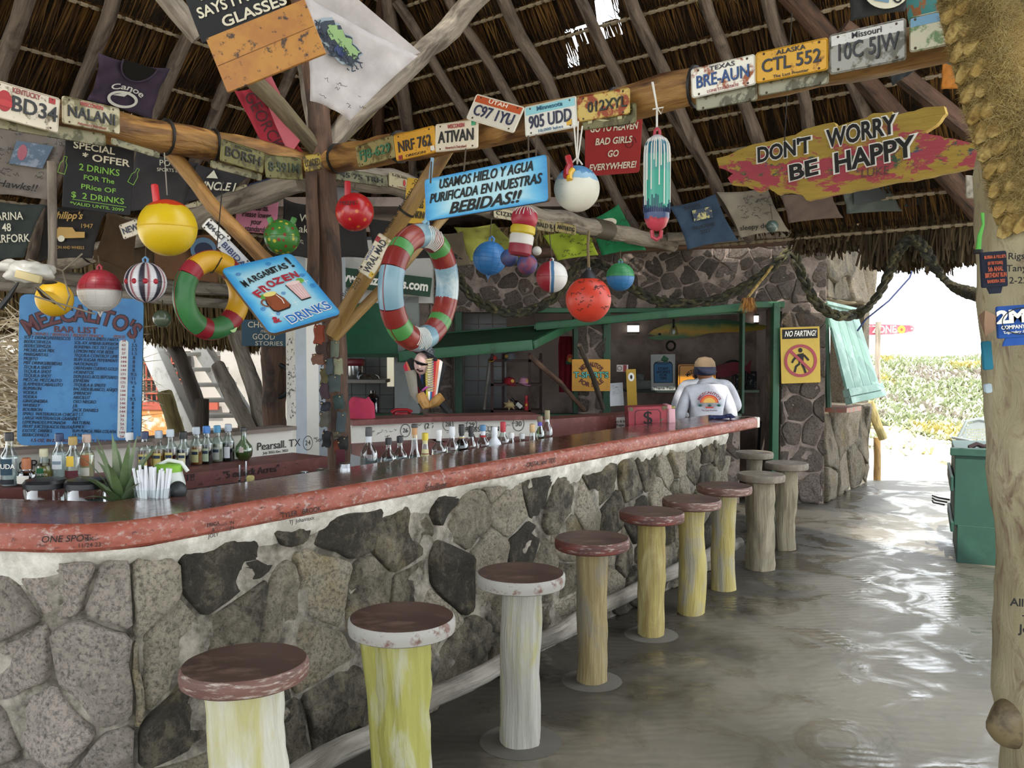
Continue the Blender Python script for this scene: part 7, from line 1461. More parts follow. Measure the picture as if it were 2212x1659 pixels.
for i, (z0, z1, r, col) in enumerate(((-52, -20, 25, '#8a2a38'), (-32, -6, 26, '#cfcbc4'), (-8, 12, 27, '#c2aa2a'))): mb = MB(); mb.lathe([(0, z0*s_), (r*.8*s_, z0*s_), (r*s_, (z0+5)*s_), (r*s_, (z1-4)*s_), (r*.9*s_, z1*s_), (0, z1*s_)], 26); mb.build('section', plain(col, .5), t)
mb = MB(); mb.sphere((0, 0, 28*s_), 29*s_, 28, 16, (1, 1, .9)); mb.build('top_ball', worn('#a0283a', '#c24a50', .6, .7, 9, .4), t)
mb = MB()
for i in range(22): a = 2*pi*i/22; b1 = rnd.uniform(.35, .9); mb.tube([(29.5*s_*cos(b_)*cos(a), 29.5*s_*cos(b_)*sin(a), (28+26.5*sin(b_))*s_) for b_ in [pi/2-(pi/2-b1*.9+.2)*k/6 for k in range(7)]], .0022, 5)
mb.build('white_drips', plain('#d9d5cc', .4), t); q = MB(); q.tube([W(1133, 448, 4.4), W(1135, 350, 4.4)], .003, 6); wmesh(q, 'cord', plain('#4a3f30', .9), t)
buoy('tiny white ball float between the stacked float and the lime cloth', 1160, 542, 10, 5.2, plain('#b8b4ac', .5), (1158, 480), seam=False)
t, R = buoy('ball float half maroon, half spotted white with a blue band', 1192, 598, 34, 4.6, bandmat([(0, '#8a1f2c'), (.42, '#c9b8bc'), (.46, '#3a6a90'), (.56, '#cfccc8')], .45, 0, .02), (1187, 505), lug=.7)
t, R = buoy('large orange-red ball fender with black neck and marker signatures', 1271, 647, 49, 4.3, plain('#c23a26', .4), None, seam=False)
mb = MB(); mb.lathe([(R*.45, R*.9), (R*.3, R*1.1), (R*.12, R*1.28), (R*.12, R*1.4), (0, R*1.42)], 18); mb.build('black_neck', plain('#17171a', .5), t); q = MB(); q.tube([W(1272, 580, 4.3), W(1270, 530, 4.35), W(1272, 500, 4.4)], .007, 8); wmesh(q, 'rope', plain('#6a5a3c', .9), t)
o = scrib(t, -.09, -.06, .09, .09, 26, INK, .018, 5, lw=.0025, fn=lambda x, y: (x, -sqrt(max(.0001, (R*1.006)**2-x*x-y*y)), y), name='marker_scribble')
buoy('ball float with green upper and blue lower half, right of the orange fender', 1340, 598, 30, 4.9, bandmat([(0, '#2a6a9c'), (.5, '#2f7a48')], .45, 2, .01), (1340, 540), lug=.9, ribs=12)
buoy('small grey-green glass ball below the cream shirt', 1668, 489, 13, 7.5, plain('#4c5a54', .2), (1664, 440), seam=False); buoy('black ball float silhouetted above the doorway', 1893, 543, 22, 8.8, plain('#14161a', .6), (1893, 505), seam=False, ribs=8)
# life rings
def lifering(lb, px, py, rx, ry, rt, Y, yaw, cols, tiltz=0, extra=None):
    c = W(px, py, Y); s_ = Y/F; R = (ry-rt)*s_; r = rt*s_
    Mx = Matrix.Translation(c)@Matrix.Rotation(radians(tiltz), 4, 'Y')@Matrix.Rotation(radians(yaw), 4, 'Z'); t = thing('life_ring', lb, 'life ring', M=Mx, group='life rings')
    n = len(cols); tot = sum(k for k, _ in cols); a0 = pi/2
    for k, col in cols:
        a1 = a0+2*pi*k/tot; seg = max(4, int(40*k/tot)+2); mb = MB()
        mb.tube([(R*cos(a0+(a1-a0)*i/seg), 0, R*sin(a0+(a1-a0)*i/seg)) for i in range(seg+1)], r, 20, .03, 2, sq=1.0); mb.build('section', col, t); a0 = a1
    mb = MB(); mb.tube([((R+r*1.0)*cos(2*pi*i/60), 0, (R+r*1.0)*sin(2*pi*i/60)) for i in range(61)], r*.04, 6); mb.build('moulding_seam', cols[1][1], t)
    if extra: extra(t, R, r)
    return t
YM = worn('#cf9c1c', '#c2702a', .6, .75, 6, .4); GM = worn('#2f6a38', '#c25a2a', .6, .66, 9, .45, 0, '#3a7a44'); RM = worn('#8f1f2c', '#b8402c', .6, .7, 9, .45)
def exr(t, R, r):
    q = MB(); q.tube([(-.01, -r*1.05, R+.02), (-.03, -r*1.05, R-.02), (-.03, -.02, R-r*1.1), (-.01, .02, R-r*1.1)], .003, 6); q.tube([(0, 0, R+r), (0, 0, R+r+.35)], .003, 6); q.build('cord', plain('#2a2620', .9), t); flat(t, ellipse(0, 0, .03, .04, 20), plain('#a8cf8a', .5), z=0).matrix_local = Matrix.Translation((R*.62, -r*.82, -R*.80))@Matrix.Rotation(pi/2-.2, 4, 'X')
lifering('yellow, red and green life ring behind the margarita sign', 459, 638, 62, 96, 23, 4.45, 58, [(1, RM), (3, YM), (1, RM), (5, GM), (1, RM), (3, GM), (1.2, RM), (4.5, YM)][0:0]+[(2.2, YM), (.9, RM), (4.6, GM), (.9, RM), (2.0, GM), (1.0, RM), (4, YM), (.8, RM), (1.2, YM)], 6, exr)
BM = worn('#7fa0ae', '#b8c4c6', .5, .65, 6, .3, 0, '#6a8c9c'); RM2 = worn('#7c2a26', '#9c4a3a', .52, .7, 6, .28); GM2 = worn('#4c8a48', '#6a7a44', .6, .75, 6, .35)
def exr2(t, R, r):
    q = MB(); rnd = random.Random(4)
    for k in range(9): 
        a = -pi/2-.22+.05*k; rr = R+rnd.uniform(-.2, .2)*r; q.tube([((R-r*cos(b_)*1.03)*cos(a), -r*sin(b_)*1.03, (R-r*cos(b_)*1.03)*sin(a)) for b_ in [.3+2.2*i/8*rnd.uniform(.8, 1) for i in range(9)]], .0026, 5)
    for k in range(8): 
        a = pi/2-.3+.06*k; q.tube([((R-r*cos(b_)*1.03)*cos(a), -r*sin(b_)*1.03, (R-r*cos(b_)*1.03)*sin(a)) for b_ in [.4+2.3*i/8*rnd.uniform(.7, 1) for i in range(9)]], .0026, 5)
    q.build('white_drips', plain('#d9d8d2', .4), t); q = MB(); q.tube([(0, 0, R+r), (.01, 0, R+r+.3)], .008, 8); q.build('cord', plain('#7a9ab0', .8), t); q = MB(); q.tube([(.0, -.01, R+r), (-.01, -.015, R+r+.02), (-.02, 0, R+r)], .01, 8); q.build('knot', plain('#8ab0c4', .8), t)
lifering('large dark red, pale blue and green life ring hanging right of the yellow brace', 908, 622, 75, 137, 26, 4.0, 63, [(1.3, BM), (1.6, RM2), (.7, GM2), (1.2, RM2), (2.6, BM), (1.2, RM2), (1.0, GM2), (1.4, RM2), (2.2, BM), (1.2, RM2), (.8, GM2), (1.6, RM2), (2.6, BM), (1.3, RM2), (1.0, GM2), (1.3, RM2)], 5, exr2)
# ================================================================ THICK BRAIDED ROPES
M_BR = worn('#33311f', '#5c5536', .5, .65, 22, .9, 0, '#2a2a24', .9)
def braid(lb, pts, r, group='thick braided rope swags', mat=None):
    P = [Vector(p) for p in pts]; Q = []
    for i in range(len(P)-1):
        p0, p1, p2, p3 = P[max(i-1, 0)], P[i], P[i+1], P[min(i+2, len(P)-1)]
        for k in range(10):
            t_ = k/10; Q.append(.5*((2*p1)+(p2-p0)*t_+(2*p0-5*p1+4*p2-p3)*t_*t_+(3*p1-p0-3*p2+p3)*t_**3))
    Q.append(P[-1]); L = dens(Q, r*.55); n = len(L); t = thing('braided_rope', lb, 'rope', tuple(P[0]), group=group)
    for s3 in range(3):
        mb = MB(); S = []
        for i, p in enumerate(L):
            a = i*.5+s3*2*pi/3; ax = (L[min(i+1, n-1)]-L[max(i-1, 0)]).normalized(); b_ = Vector((0, 1, 0)); sd_ = ax.cross(b_).normalized()
            S.append(p+sd_*sin(a)*r*.62+b_*sin(2*a)*r*.35-P[0])
        mb.tube(S, r*.42, 8, .2, s3); mb.build('strand', mat or M_BR, t)
    return t
braid('thick dark rope swag across the stone wall behind the floats', [W(985, 590, 8.7), W(1020, 640, 8.8), W(1080, 672, 8.8), W(1140, 672, 8.9), W(1200, 640, 8.9), W(1250, 575, 9), W(1300, 570, 9)], .05)
braid('thick dark rope swag from the round floats to the pillar top', [W(1300, 570, 9), W(1345, 608, 9), (W(1400, 642, 9)), W(1450, 655, 9), W(1540, 648, 9), W(1610, 618, 9), W(1670, 575, 9), W(1712, 535, 9.05)], .05)
braid('thick dark rope swag hanging across the bright doorway', [W(1712, 535, 9.05), W(1735, 600, 9), W(1765, 655, 9), W(1810, 682, 9), W(1858, 675, 9.1), W(1895, 640, 8.6), W(1925, 580, 8.1), W(1942, 540, 7.9), W(1968, 518, 7.8), W(1995, 535, 7.7), W(2020, 580, 7.6), W(2060, 620, 7), W(2128, 642, 6)], .055)
t = thing('rope_tassel', 'thin rope ending in a frayed orange-brown tassel in front of the green shutter', 'rope', tuple(W(1616, 655, 8.3))); q = MB(); q.tube(dens([Vector((0, 0, .06)), W(1668, 575, 8.6)-W(1616, 655, 8.3)], .05, .01, 2), .014, 8); q.build('cord', M_ROPE2, t); q = MB(); rnd = random.Random(3)
for i in range(260): d = Vector((rnd.gauss(0, .3), rnd.gauss(0, .2), -1)).normalized()*rnd.uniform(.08, .17); p = Vector((rnd.gauss(0, .02), rnd.gauss(0, .02), .05)); q.add([p, p+Vector((.006, 0, 0)), p+d], [(0, 1, 2)])
q.build('frayed_fibres', thatch_mat('#6a3c1c', '#9c6a34', '#c2904a'), t, smooth=False)
mb = MB(); mb.tube([W(1985, 545, 9), W(1965, 600, 9), W(1920, 650, 9), W(1870, 690, 9), W(1852, 715, 9)], .009, 6); tag(mb.build('thin_line', plain('#2a3560', .8)), 'thin dark blue line hanging beside the doorway rope', 'cord')
# ================================================================ PIRATE FIGURE
pf = thing('pirate_figure', 'pirate dummy with laughing mask, dark glasses, striped poncho and a toy spine', 'figure', M=Matrix.Translation(W(915, 800, 6.8))@Matrix.Rotation(radians(0), 4, 'Z')); s_ = 6.8/F
def L_(px, py, dz_=0): return Vector(((px-915)*s_, dz_, -(py-800)*s_))
mb = MB(); mb.sphere(L_(913, 785, -.10), 19*s_, 20, 14, (.82, .6, 1.25)); o = mb.build('mask', plain('#c9a8a0', .6), pf)
mb = MB(); mb.lathe([(30*s_, 0), (22*s_, .015), (17*s_, .02), (16*s_, .06), (0, .07)], 22, Matrix.Translation(L_(920, 766, -.08))@Matrix.Rotation(.4, 4, 'Y')@Matrix.Rotation(-.3, 4, 'X')); mb.build('hat', worn('#2c3038', '#9ca0a5', .55, .6, 60, .9, 0, None, .3, (1, 1, 6)), pf)
mb = MB(); mb.tube([L_(899, 778, -.13), L_(907, 783, -.17), L_(917, 786, -.17), L_(929, 787, -.14)], [.004, .012, .012, .004], 8); mb.build('sunglasses', plain('#0e0e10', .15), pf)
mb = MB(); mb.tube([L_(905, 797, -.135), L_(911, 801, -.145), L_(918, 800, -.14)], .007, 8); mb.build('mouth', plain('#3a1014', .5), pf); mb = MB(); mb.tube([L_(911, 788, -.165), L_(912, 794, -.17)], .009, 8); mb.build('nose', plain('#c9a8a0', .6), pf)
STR = ['#c23048', '#d97a5a', '#e0ddd4', '#17181c', '#b8243a', '#d98a9c', '#24406a', '#1c1c20', '#c9b83a', '#dcdad4', '#2a6a9c', '#c22f3a', '#d97a5a', '#dcdad4', '#17181c']
for i, c_ in enumerate(STR):
    a0, a1 = i/len(STR), (i+1)/len(STR); top0, top1 = L_(870+92*a0, 792-22*abs(sin(2*pi*a0))**.7+8*sin(pi*a0), .03), L_(870+92*a1, 792-22*abs(sin(2*pi*a1))**.7+8*sin(pi*a1), .03)
    b0_, b1_ = L_(893+55*a0, 848+26*sin(pi*a0), .0), L_(893+55*a1, 848+26*sin(pi*a1), .0); mb = MB(); th_ = Vector((0, .03, 0)); bow0, bow1 = Vector((0, -.06*sin(pi*a0), 0)), Vector((0, -.06*sin(pi*a1), 0))
    mb.add([top0+bow0, top1+bow1, b1_+bow1, b0_+bow0, top0+bow0+th_, top1+bow1+th_, b1_+bow1+th_, b0_+bow0+th_], [(0, 1, 2, 3), (7, 6, 5, 4), (0, 4, 5, 1), (1, 5, 6, 2), (2, 6, 7, 3), (3, 7, 4, 0)]); mb.build('stripe', plain(c_, .9), pf, smooth=False)
mb = MB(); P4 = [L_(881, 778, -.09), L_(893, 772, -.09), L_(919, 840, -.09), L_(910, 844, -.09)]; mb.add(P4+[p+Vector((0, .01, 0)) for p in P4], [(0, 1, 2, 3), (7, 6, 5, 4), (0, 4, 5, 1), (1, 5, 6, 2), (2, 6, 7, 3), (3, 7, 4, 0)]); mb.build('black_sash', plain('#0f0f12', .8), pf, smooth=False)
M_BONE = plain('#c2b48c', .55)
for i in range(14): y = 776+5.1*i; mb = MB(); mb.lathe([(0, -.007), (6.2*s_, -.006), (5.2*s_, 0), (6.2*s_, .006), (0, .007)], 12, Matrix.Translation(L_(931+.15*i, y, -.13))); mb.tube([L_(923+.15*i, y, -.13), L_(939+.15*i, y-1.5, -.13)], .005, 6); mb.build('vertebra', M_BONE, pf)
mb = MB(); mb.tube([L_(916, 842, -.12), L_(925, 835, -.13), L_(940, 834, -.12)], .009, 8); mb.build('pink_band', plain('#b04a9c', .6), pf)
def blob(name, pts, rads, mat, parent, seg=12): mb = MB(); mb.tube(pts, rads, seg, .2, 3); return mb.build(name, mat, parent)
M_PELV = worn('#b8894a', '#8a6230', .5, .7, 20, .6)
blob('pelvis', [L_(912, 848, -.13), L_(918, 862, -.14), L_(924, 874, -.13), L_(932, 876, -.13)], [.03, .04, .04, .02], M_PELV, pf); blob('pelvis', [L_(932, 874, -.13), L_(944, 866, -.14), L_(953, 856, -.13), L_(950, 850, -.12)], [.025, .04, .045, .02], M_PELV, pf)
mb = MB(); mb.tube([L_(890, 800, -.1), L_(898, 850, -.11), L_(910, 868, -.12)], [.045, .03, .02], 10); mb.build('grey_sleeve', plain('#8a8478', .8), pf); mb = MB(); mb.tube([L_(893, 838, -.05), L_(903, 862, -.05), L_(915, 880, -.05)], .016, 8); mb.tube([L_(945, 862, -.05), L_(960, 880, -.05), L_(974, 895, -.05)], .022, 8); mb.build('black_legs', plain('#121214', .7), pf)
# ================================================================ STORE ROOM AND KITCHEN GOODS
def bx3(parent, x0, y0, x1, y1, Y, dpt, mat, name, bev=0): a, b = W(x0, y1, Y), W(x1, y0, Y); mb = MB(); mb.box(((a.x+b.x)/2, Y+dpt/2, (a.z+b.z)/2), (b.x-a.x, dpt, b.z-a.z), bev=bev); return mb.build(name, mat, parent, smooth=False)
rk = thing('shelf_rack', 'dark red-brown wooden shelf rack in the store window', 'shelf'); MW = plain('#3a1c16', .6)
for x in (1060, 1084, 1141, 1165): bx3(rk, x, 763, x+6, 892, 9.9 if x in (1084, 1165) else 9.6, .04, MW, 'upright')
for y in (777, 829, 886): bx3(rk, 1060, y, 1172, y+5, 9.6, .35, MW, 'shelf')
def capobj(px, py, s, col, brim, lb, flip=1, Y=9.65):
    t = thing('cap', lb, 'cap', M=Matrix.Translation(W(px, py, Y))@Matrix.Rotation(radians(35*flip), 4, 'Z')); r = s/F*Y
    mb = MB(); mb.lathe([(r, 0), (r*.98, r*.5), (r*.75, r*.95), (r*.3, r*1.12), (0, r*1.15)], 20); mb.build('crown', cloth_mat(col), t)
    mb = MB(); P = [(r*.9*cos(a), -r*.6-r*1.1*sin(a)*.9, -.005-.02*sin(a)) for a in [pi*i/10 for i in range(11)]]; mb.add(P+[(p[0], p[1], p[2]+.006) for p in P], [tuple(range(11)), tuple(range(11, 22))]+[(i, i+1, 12+i, 11+i) for i in range(10)]); mb.build('brim', cloth_mat(brim), t)
    mb = MB(); mb.lathe([(0, 0), (r*.09, 0), (0, .01)], 8, Matrix.Translation((0, 0, r*1.15))); mb.build('button', cloth_mat(col), t)
    o = flat(t, ellipse(0, 0, r*.33, r*.28), plain('#d9b04a'), z=0, name='badge'); o.matrix_local = Matrix.Translation((0, -r*.97, r*.5))@Matrix.Rotation(pi/2-.15, 4, 'X'); return t
capobj(1100, 829, 13, '#8f1a24', '#7c1620', 'red baseball cap with yellow badge on the middle shelf'); capobj(1132, 828, 12, '#c28aa4', '#b87a98', 'pink baseball cap beside the red one'); capobj(1101, 776, 13, '#5c6266', '#4a5054', 'grey cap on the top shelf', -1); capobj(1066, 777, 8, '#a8342c', '#c2a02a', 'red and yellow cap at the left end of the top shelf', -1)
t = thing('conch_shell', 'spiky cream conch shell on the lowest shelf', 'shell', tuple(W(1102, 875, 9.6))); mb = MB(); mb.sphere((0, 0, 0), .05, 16, 10, (1.1, .8, .7))
for i in range(7): a = i*.9; mb.lathe([(.014, 0), (0, .035)], 6, Matrix.Translation((.045*cos(a), -.01, .03*sin(a)))@Matrix.Rotation(pi/2-a, 4, 'Y'))
mb.build('shell', plain('#b8a070', .6), t)
t = bottle(W(1112, 875, 9.58), .17, .03, '#1a1a1a', 'dark bottle with white label lying against the conch', 'shelf goods', glass=plain('#1c1612', .2), lab=[('#c9c6c0', .1, .5, .8)]); t.rotation_euler = (0, radians(-50), 0); t.location = W(1129, 882, 9.58)
bottle(W(1137, 886, 9.58), .16, .022, '#a81a24', 'red foam bottle holder standing at the right of the shelf', 'shelf goods', glass=plain('#a81a24', .7), lab=[('#c2a23a', .3, .45, .5)])
t = thing('hanging_shirt', 'dark red shirt with sunset print hanging in the store window', 'shirt', M=frame(W(1222, 787, 9.75), Vector((1, 0, 0)), Vector((0, 0, 1)))); mb = MB(); vs = []
for j in range(13):
    for i in range(11): u = i/10; v = j/12; x = (-.085+.17*u)*(1-.12*v if v > .1 else .8+2*v*.6); vs.append((x, .31-.62*v, .012*sin(u*17+v*2)))
mb.add(vs, [(j*11+i, (j+1)*11+i, (j+1)*11+i+1, j*11+i+1) for j in range(12) for i in range(10)]); mb.build('fabric', CMf('#7c1626'), t); flat(t, ellipse(.045, .06, .035, .055), plain('#c2452c'), z=.016, name='sun_print'); flat(t, ellipse(.045, .045, .02, .03), plain('#d9b03a'), z=.018, name='sun_print'); flat(t, [(.0, .0), (.08, .0), (.085, .04), (.06, .02), (.03, .025), (.005, .05)], plain('#1f5a3c'), z=.02, name='plant_print')
log('white_pipe', 'thin pale pipe leaning in the store window', 'pipe', [W(1046, 885, 9.7), W(1058, 775, 9.8)], .018, plain('#8a857c'), j=0, seed=3, wob=0)
t = thing('kitchen_mixer', 'red and steel mixer on the kitchen shelf', 'mixer', tuple(W(768, 818, 10.3))); mb = MB(); mb.lathe([(.0, 0), (.07, 0), (.09, .05), (.09, .15), (.0, .15)], 20); mb.build('bowl', M_CHR, t); mb = MB(); mb.box((0, 0, .19), (.22, .12, .09), bev=.03); mb.build('motor_head', plain('#7c1c24', .35), t)
t = thing('pot_lid', 'domed steel lid on the kitchen shelf', 'lid', tuple(W(796, 818, 10.25))); mb = MB(); mb.lathe([(.13, 0), (.12, .03), (.07, .065), (0, .08)], 24); mb.build('dome', M_CHR, t)
t = thing('water_jug', 'blue water jug on the kitchen counter', 'jug', tuple(W(806, 893, 9.6))); mb = MB(); mb.lathe([(0, 0), (.08, 0), (.08, .1), (.075, .12), (.08, .14), (.08, .17), (.03, .22), (.03, .25), (0, .25)], 22); mb.build('body', glassmat('#2a3a6a', .2), t)
t = thing('telephone', 'dark red telephone on the counter cap', 'telephone', tuple(W(868, 911, 6.2))); mb = MB(); mb.box((0, 0, .03), (.13, .1, .05), bev=.015); mb.box((0, .0, .055), (.09, .07, .03), bev=.01); mb.build('base', plain('#8a1420', .3), t); mb = MB(); mb.tube([(-.07, 0, .065), (-.04, 0, .085), (.04, 0, .085), (.07, 0, .065)], [.018, .011, .011, .018], 10); mb.build('handset', plain('#8a1420', .3), t); mb = MB(); mb.tube([(.0, .02, .02), (.08, .02, .015), (.09, .05, .02)], .004, 6); mb.build('cord', INK, t)
# eel-shaped fish board, red fish, wheel, wreath, lamp
def flatthing(name, lb, cat, pxs, Y, th, mat, part='board', smoothn=0):
    c = W(sum(p[0] for p in pxs)/len(pxs), sum(p[1] for p in pxs)/len(pxs), Y); t = thing(name, lb, cat, M=frame(c, Vector((1, 0, 0)), Vector((0, 0, 1)))); P = []
    for p in pxs: w_ = W(*p, Y)-c; P.append((w_.x, w_.z))
    A = sum(a[0]*b[1]-b[0]*a[1] for a, b in zip(P, P[1:]+P[:1]))
    if A < 0: P = P[::-1]
    mb = MB(); mb.prism(P, -th, 0); mb.build(part, mat, t, smooth=False); return t, c
E_ = [(1397, 730), (1415, 724), (1400, 722), (1412, 712), (1440, 700), (1470, 694), (1510, 690), (1560, 689), (1600, 695), (1632, 700), (1661, 704), (1650, 712), (1600, 717), (1560, 718), (1530, 720), (1500, 728), (1460, 732), (1425, 735), (1410, 733)]
def eelmat():
    m, nd, ln, b = newmat('painted_fish'); v = tex(nd, ln, 'Generated', (6, 1, 1)); sp = nd.new('ShaderNodeSeparateXYZ'); ln.new(v, sp.inputs[0]); f = math_(nd, ln, 'ADD', sp.outputs[1], math_(nd, ln, 'MULTIPLY', math_(nd, ln, 'SUBTRACT', nz(nd, ln, v, 1.5, 4), .5), .5))
    ln.new(ramp(nd, ln, f, [(.15, C('#3a6a3c')), (.4, C('#c2962c')), (.62, C('#94923a')), (.8, C('#2c5c3c'))]), b.inputs['Base Color']); b.inputs['Roughness'].default_value = .5; return m
t, c = flatthing('wooden_fish', 'long green and gold painted eel-like fish on the store room wall', 'fish board', E_, 11.2, .04, eelmat()); flat(t, ellipse(*[(W(1425, 722, 11.2)-c).x, (W(1425, 722, 11.2)-c).z], .02, .015), INK, name='eye')
F_ = [(1532, 815), (1545, 806), (1535, 800), (1552, 790), (1570, 784), (1600, 782), (1602, 788), (1610, 794), (1624, 778), (1620, 796), (1622, 808), (1608, 800), (1590, 808), (1570, 815), (1550, 816)]
t, c = flatthing('wooden_fish', 'carved dark red fish in front of the wheel', 'fish board', F_, 11.0, .05, worn('#7c2430', '#5a1a24', .5, .7, 8)); flat(t, ellipse(*[(W(1546, 803, 11)-c).x, (W(1546, 803, 11)-c).z], .012, .012), WHT, name='eye')
t = thing('wheel', 'black steering wheel hung behind the red fish', 'wheel', tuple(W(1583, 812, 11.15))); mb = MB(); R = 30/F*11.15; mb.tube([(R*cos(2*pi*i/40), 0, R*sin(2*pi*i/40)*1.1) for i in range(41)], .014, 8); mb.build('rim', plain('#141516', .5), t); mb = MB()
for a in (.5, 2.6, 4.7): mb.tube([(0, 0, 0), (R*cos(a), 0, R*sin(a)*1.1)], .01, 6)
mb.build('spokes', plain('#1b1c1e', .5), t)
t = thing('wreath', 'small dark twig ring on the store room wall', 'wreath', tuple(W(1449, 747, 11.3))); mb = MB(); mb.tube([(.055*cos(2*pi*i/24), 0, .058*sin(2*pi*i/24)) for i in range(25)], .014, 8, .4, 2); mb.build('twigs', plain('#2c2820', .9), t)
t = thing('pendant_lamp', 'bulb in a clear glass shade hanging in the store room', 'lamp', tuple(W(1455, 716, 10.2))); mb = MB(); mb.lathe([(.055, -.04), (.05, 0), (.03, .06), (.015, .075)], 20); mb.build('glass_shade', M_GL, t); mb = MB(); mb.sphere((0, 0, -.005), .024, 14, 10, (1, 1, 1.3)); mb.build('bulb', plain('#c9ccce', .2), t); mb = MB(); mb.tube([(0, 0, .04), (0, 0, .16)], .012, 8); mb.build('stem', INK, t)
t = thing('stone_carving', 'grey carved stone on the store room shelf', 'carving', tuple(W(1387, 842, 11.0))); mb = MB(); mb.box((0, 0, .06), (.22, .06, .12), bev=.02); mb.box((-.03, 0, .15), (.12, .05, .1), bev=.03); mb.build('stone', worn('#5c5f5e', '#3a3c3b', .5, .7, 20), t)
sh2 = thing('wall_shelf', 'dark shelf along the store room rear wall under the posters', 'shelf'); bx3(sh2, 1355, 843, 1640, 848, 11.0, .6, plain('#1c2c24', .6), 'board')
log('broom_handle', 'dark blue broom leaning in the store doorway', 'broom', [W(1648, 1075, 10.2), W(1672, 850, 10.6)], .018, plain('#1c2840'), j=0, seed=2, wob=0)
log('broom_handle', 'second dark broom leaning beside the blue one', 'broom', [W(1632, 1075, 10.3), W(1642, 910, 10.6)], .018, plain('#1a1e28'), j=0, seed=2, wob=0)
# ================================================================ PEOPLE
def skinbody(name, chains, mat, parent, sub=2):
    V = []; E2 = []; Rr = []; idx = {}
    for ch_ in chains:
        prev = None
        for key, p, r in ch_:
            if key not in idx: idx[key] = len(V); V.append(p); Rr.append(r)
            if prev is not None: E2.append((prev, idx[key]))
            prev = idx[key]
    me = bpy.data.meshes.new(name); me.from_pydata([tuple(v) for v in V], E2, []); o = bpy.data.objects.new(name, me); COL.objects.link(o)
    bpy.context.view_layer.objects.active = o; sk = o.modifiers.new('skin', 'SKIN'); 
    if not me.skin_vertices: me.attributes  # layer comes with the modifier below
    bm = bmesh.new(); bm.from_mesh(me); ly = bm.verts.layers.skin.verify(); bm.verts.ensure_lookup_table()
    for i, r in enumerate(Rr): bm.verts[i][ly].radius = (r if hasattr(r, '__len__') else (r, r)); bm.verts[i][ly].use_root = (i == 0)
    bm.to_mesh(me); bm.free(); sk.use_smooth_shade = True; o.modifiers.new('s', 'SUBSURF').levels = sub; o.modifiers['s'].render_levels = sub
    me.materials.append(mat); o.parent = parent; return o
SK = plain('#8a5a40', .6); SHT = CMf('#c2c4cc'); PX, PY_ = W(1526, 850, 8.15).x, 8.15
pr_ = thing('person', 'man seen from behind in a white printed shirt and backward tan and navy cap', 'person', (PX, PY_, 0)); zc = 1.65
hz_ = lambda py: W(CXP, py, PY_).z
zs_ = hz_(838)   # shoulder line
def person(parent, zsh, mats, lean=.05, w_=1.0, arms=True):
    body = skinbody('body', [[('pel', (0, 0, .86), (.15, .11)), ('w', (0, -.01, 1.0), (.15, .11)), ('ch', (0, .01, zsh-.12), (.19, .12)), ('nk', (0, .05, zsh+.03), (.06, .06)), ('hd', (0, .07, zsh+.10), (.055, .06))],
     [('ch', 0, 0), ('sl', (-.17*w_, .02, zsh-.035), (.065, .065)), ('el', (-.25*w_, .0, zsh-.28), (.052, .052)), ('wl', (-.16, .24, zsh-.36), (.035, .035)), ('hl', (-.12, .31, zsh-.36), (.03, .02))],
     [('ch', 0, 0), ('sr', (.17*w_, .02, zsh-.035), (.065, .065)), ('er', (.26*w_, .02, zsh-.27), (.052, .052)), ('wr', (.16, .25, zsh-.36), (.035, .035)), ('hr', (.12, .31, zsh-.36), (.03, .02))],
     [('pel', 0, 0), ('hpl', (-.09, 0, .80), (.09, .09)), ('knl', (-.1, .02, .46), (.06, .06)), ('akl', (-.1, -.01, .08), (.04, .04)), ('tl', (-.1, .13, .03), (.035, .03))],
     [('pel', 0, 0), ('hpr', (.09, 0, .80), (.09, .09)), ('knr', (.1, .02, .46), (.06, .06)), ('akr', (.1, -.01, .08), (.04, .04)), ('tr', (.1, .13, .03), (.035, .03))]], mats, parent)
    for s2, nm in ((-1, 'l'), (1, 'r')):
        for k in range(4): skinbody('finger', [[('a', (s2*(.135-.018*k), .31, zsh-.36), .012), ('b', (s2*(.13-.018*k), .37, zsh-.37), .009), ('c', (s2*(.125-.018*k), .39, zsh-.395), .008)]], SK, parent, 1)
        skinbody('thumb', [[('a', (s2*.1, .28, zsh-.355), .013), ('b', (s2*.07, .32, zsh-.35), .010), ('c', (s2*.06, .35, zsh-.36), .008)]], SK, parent, 1)
    mb = MB(); mb.sphere((0, .085, zsh+.155), .088, 24, 16, (.88, 1.06, 1.22)); mb.sphere((-.082, .08, zsh+.145), .022, 10, 8, (.5, .8, 1.2)); mb.sphere((.082, .08, zsh+.145), .022, 10, 8, (.5, .8, 1.2)); mb.sphere((0, .18, zsh+.14), .015, 8, 6, (.8, 1, 1.3)); mb.tube([(-.03, .165, zsh+.10), (.03, .165, zsh+.10)], .006, 6)
    for x in (-.032, .032): mb.sphere((x, .165, zsh+.165), .011, 8, 6)
    mb.build('head', SK, parent); mb = MB(); mb.sphere((0, .07, zsh+.17), .093, 20, 12, (.9, .98, 1.0)); mb.build('hair', plain('#1a1512', .9), parent)
    return body
person(pr_, zs_, SHT)
zt_ = zs_+.17; mb = MB(); mb.lathe([(.098, 0), (.1, .02), (.092, .07), (.06, .108), (0, .12)], 24, Matrix.Translation((0, .075, zt_+.0))); mb.build('cap_crown', CMf('#6e5d48'), pr_)
mb = MB(); P = [(.085*cos(a), -.005-.075*sin(a), -.05*sin(a)) for a in [pi*i/12 for i in range(13)]]; P = [(x, y, z+zt_+.01) for x, y, z in P]; mb.add(P+[(x*1.0, y+.004, z+.008) for x, y, z in P], [tuple(range(13)), tuple(range(13, 26))[::-1]]+[(i, i+1, 14+i, 13+i) for i in range(12)]); 
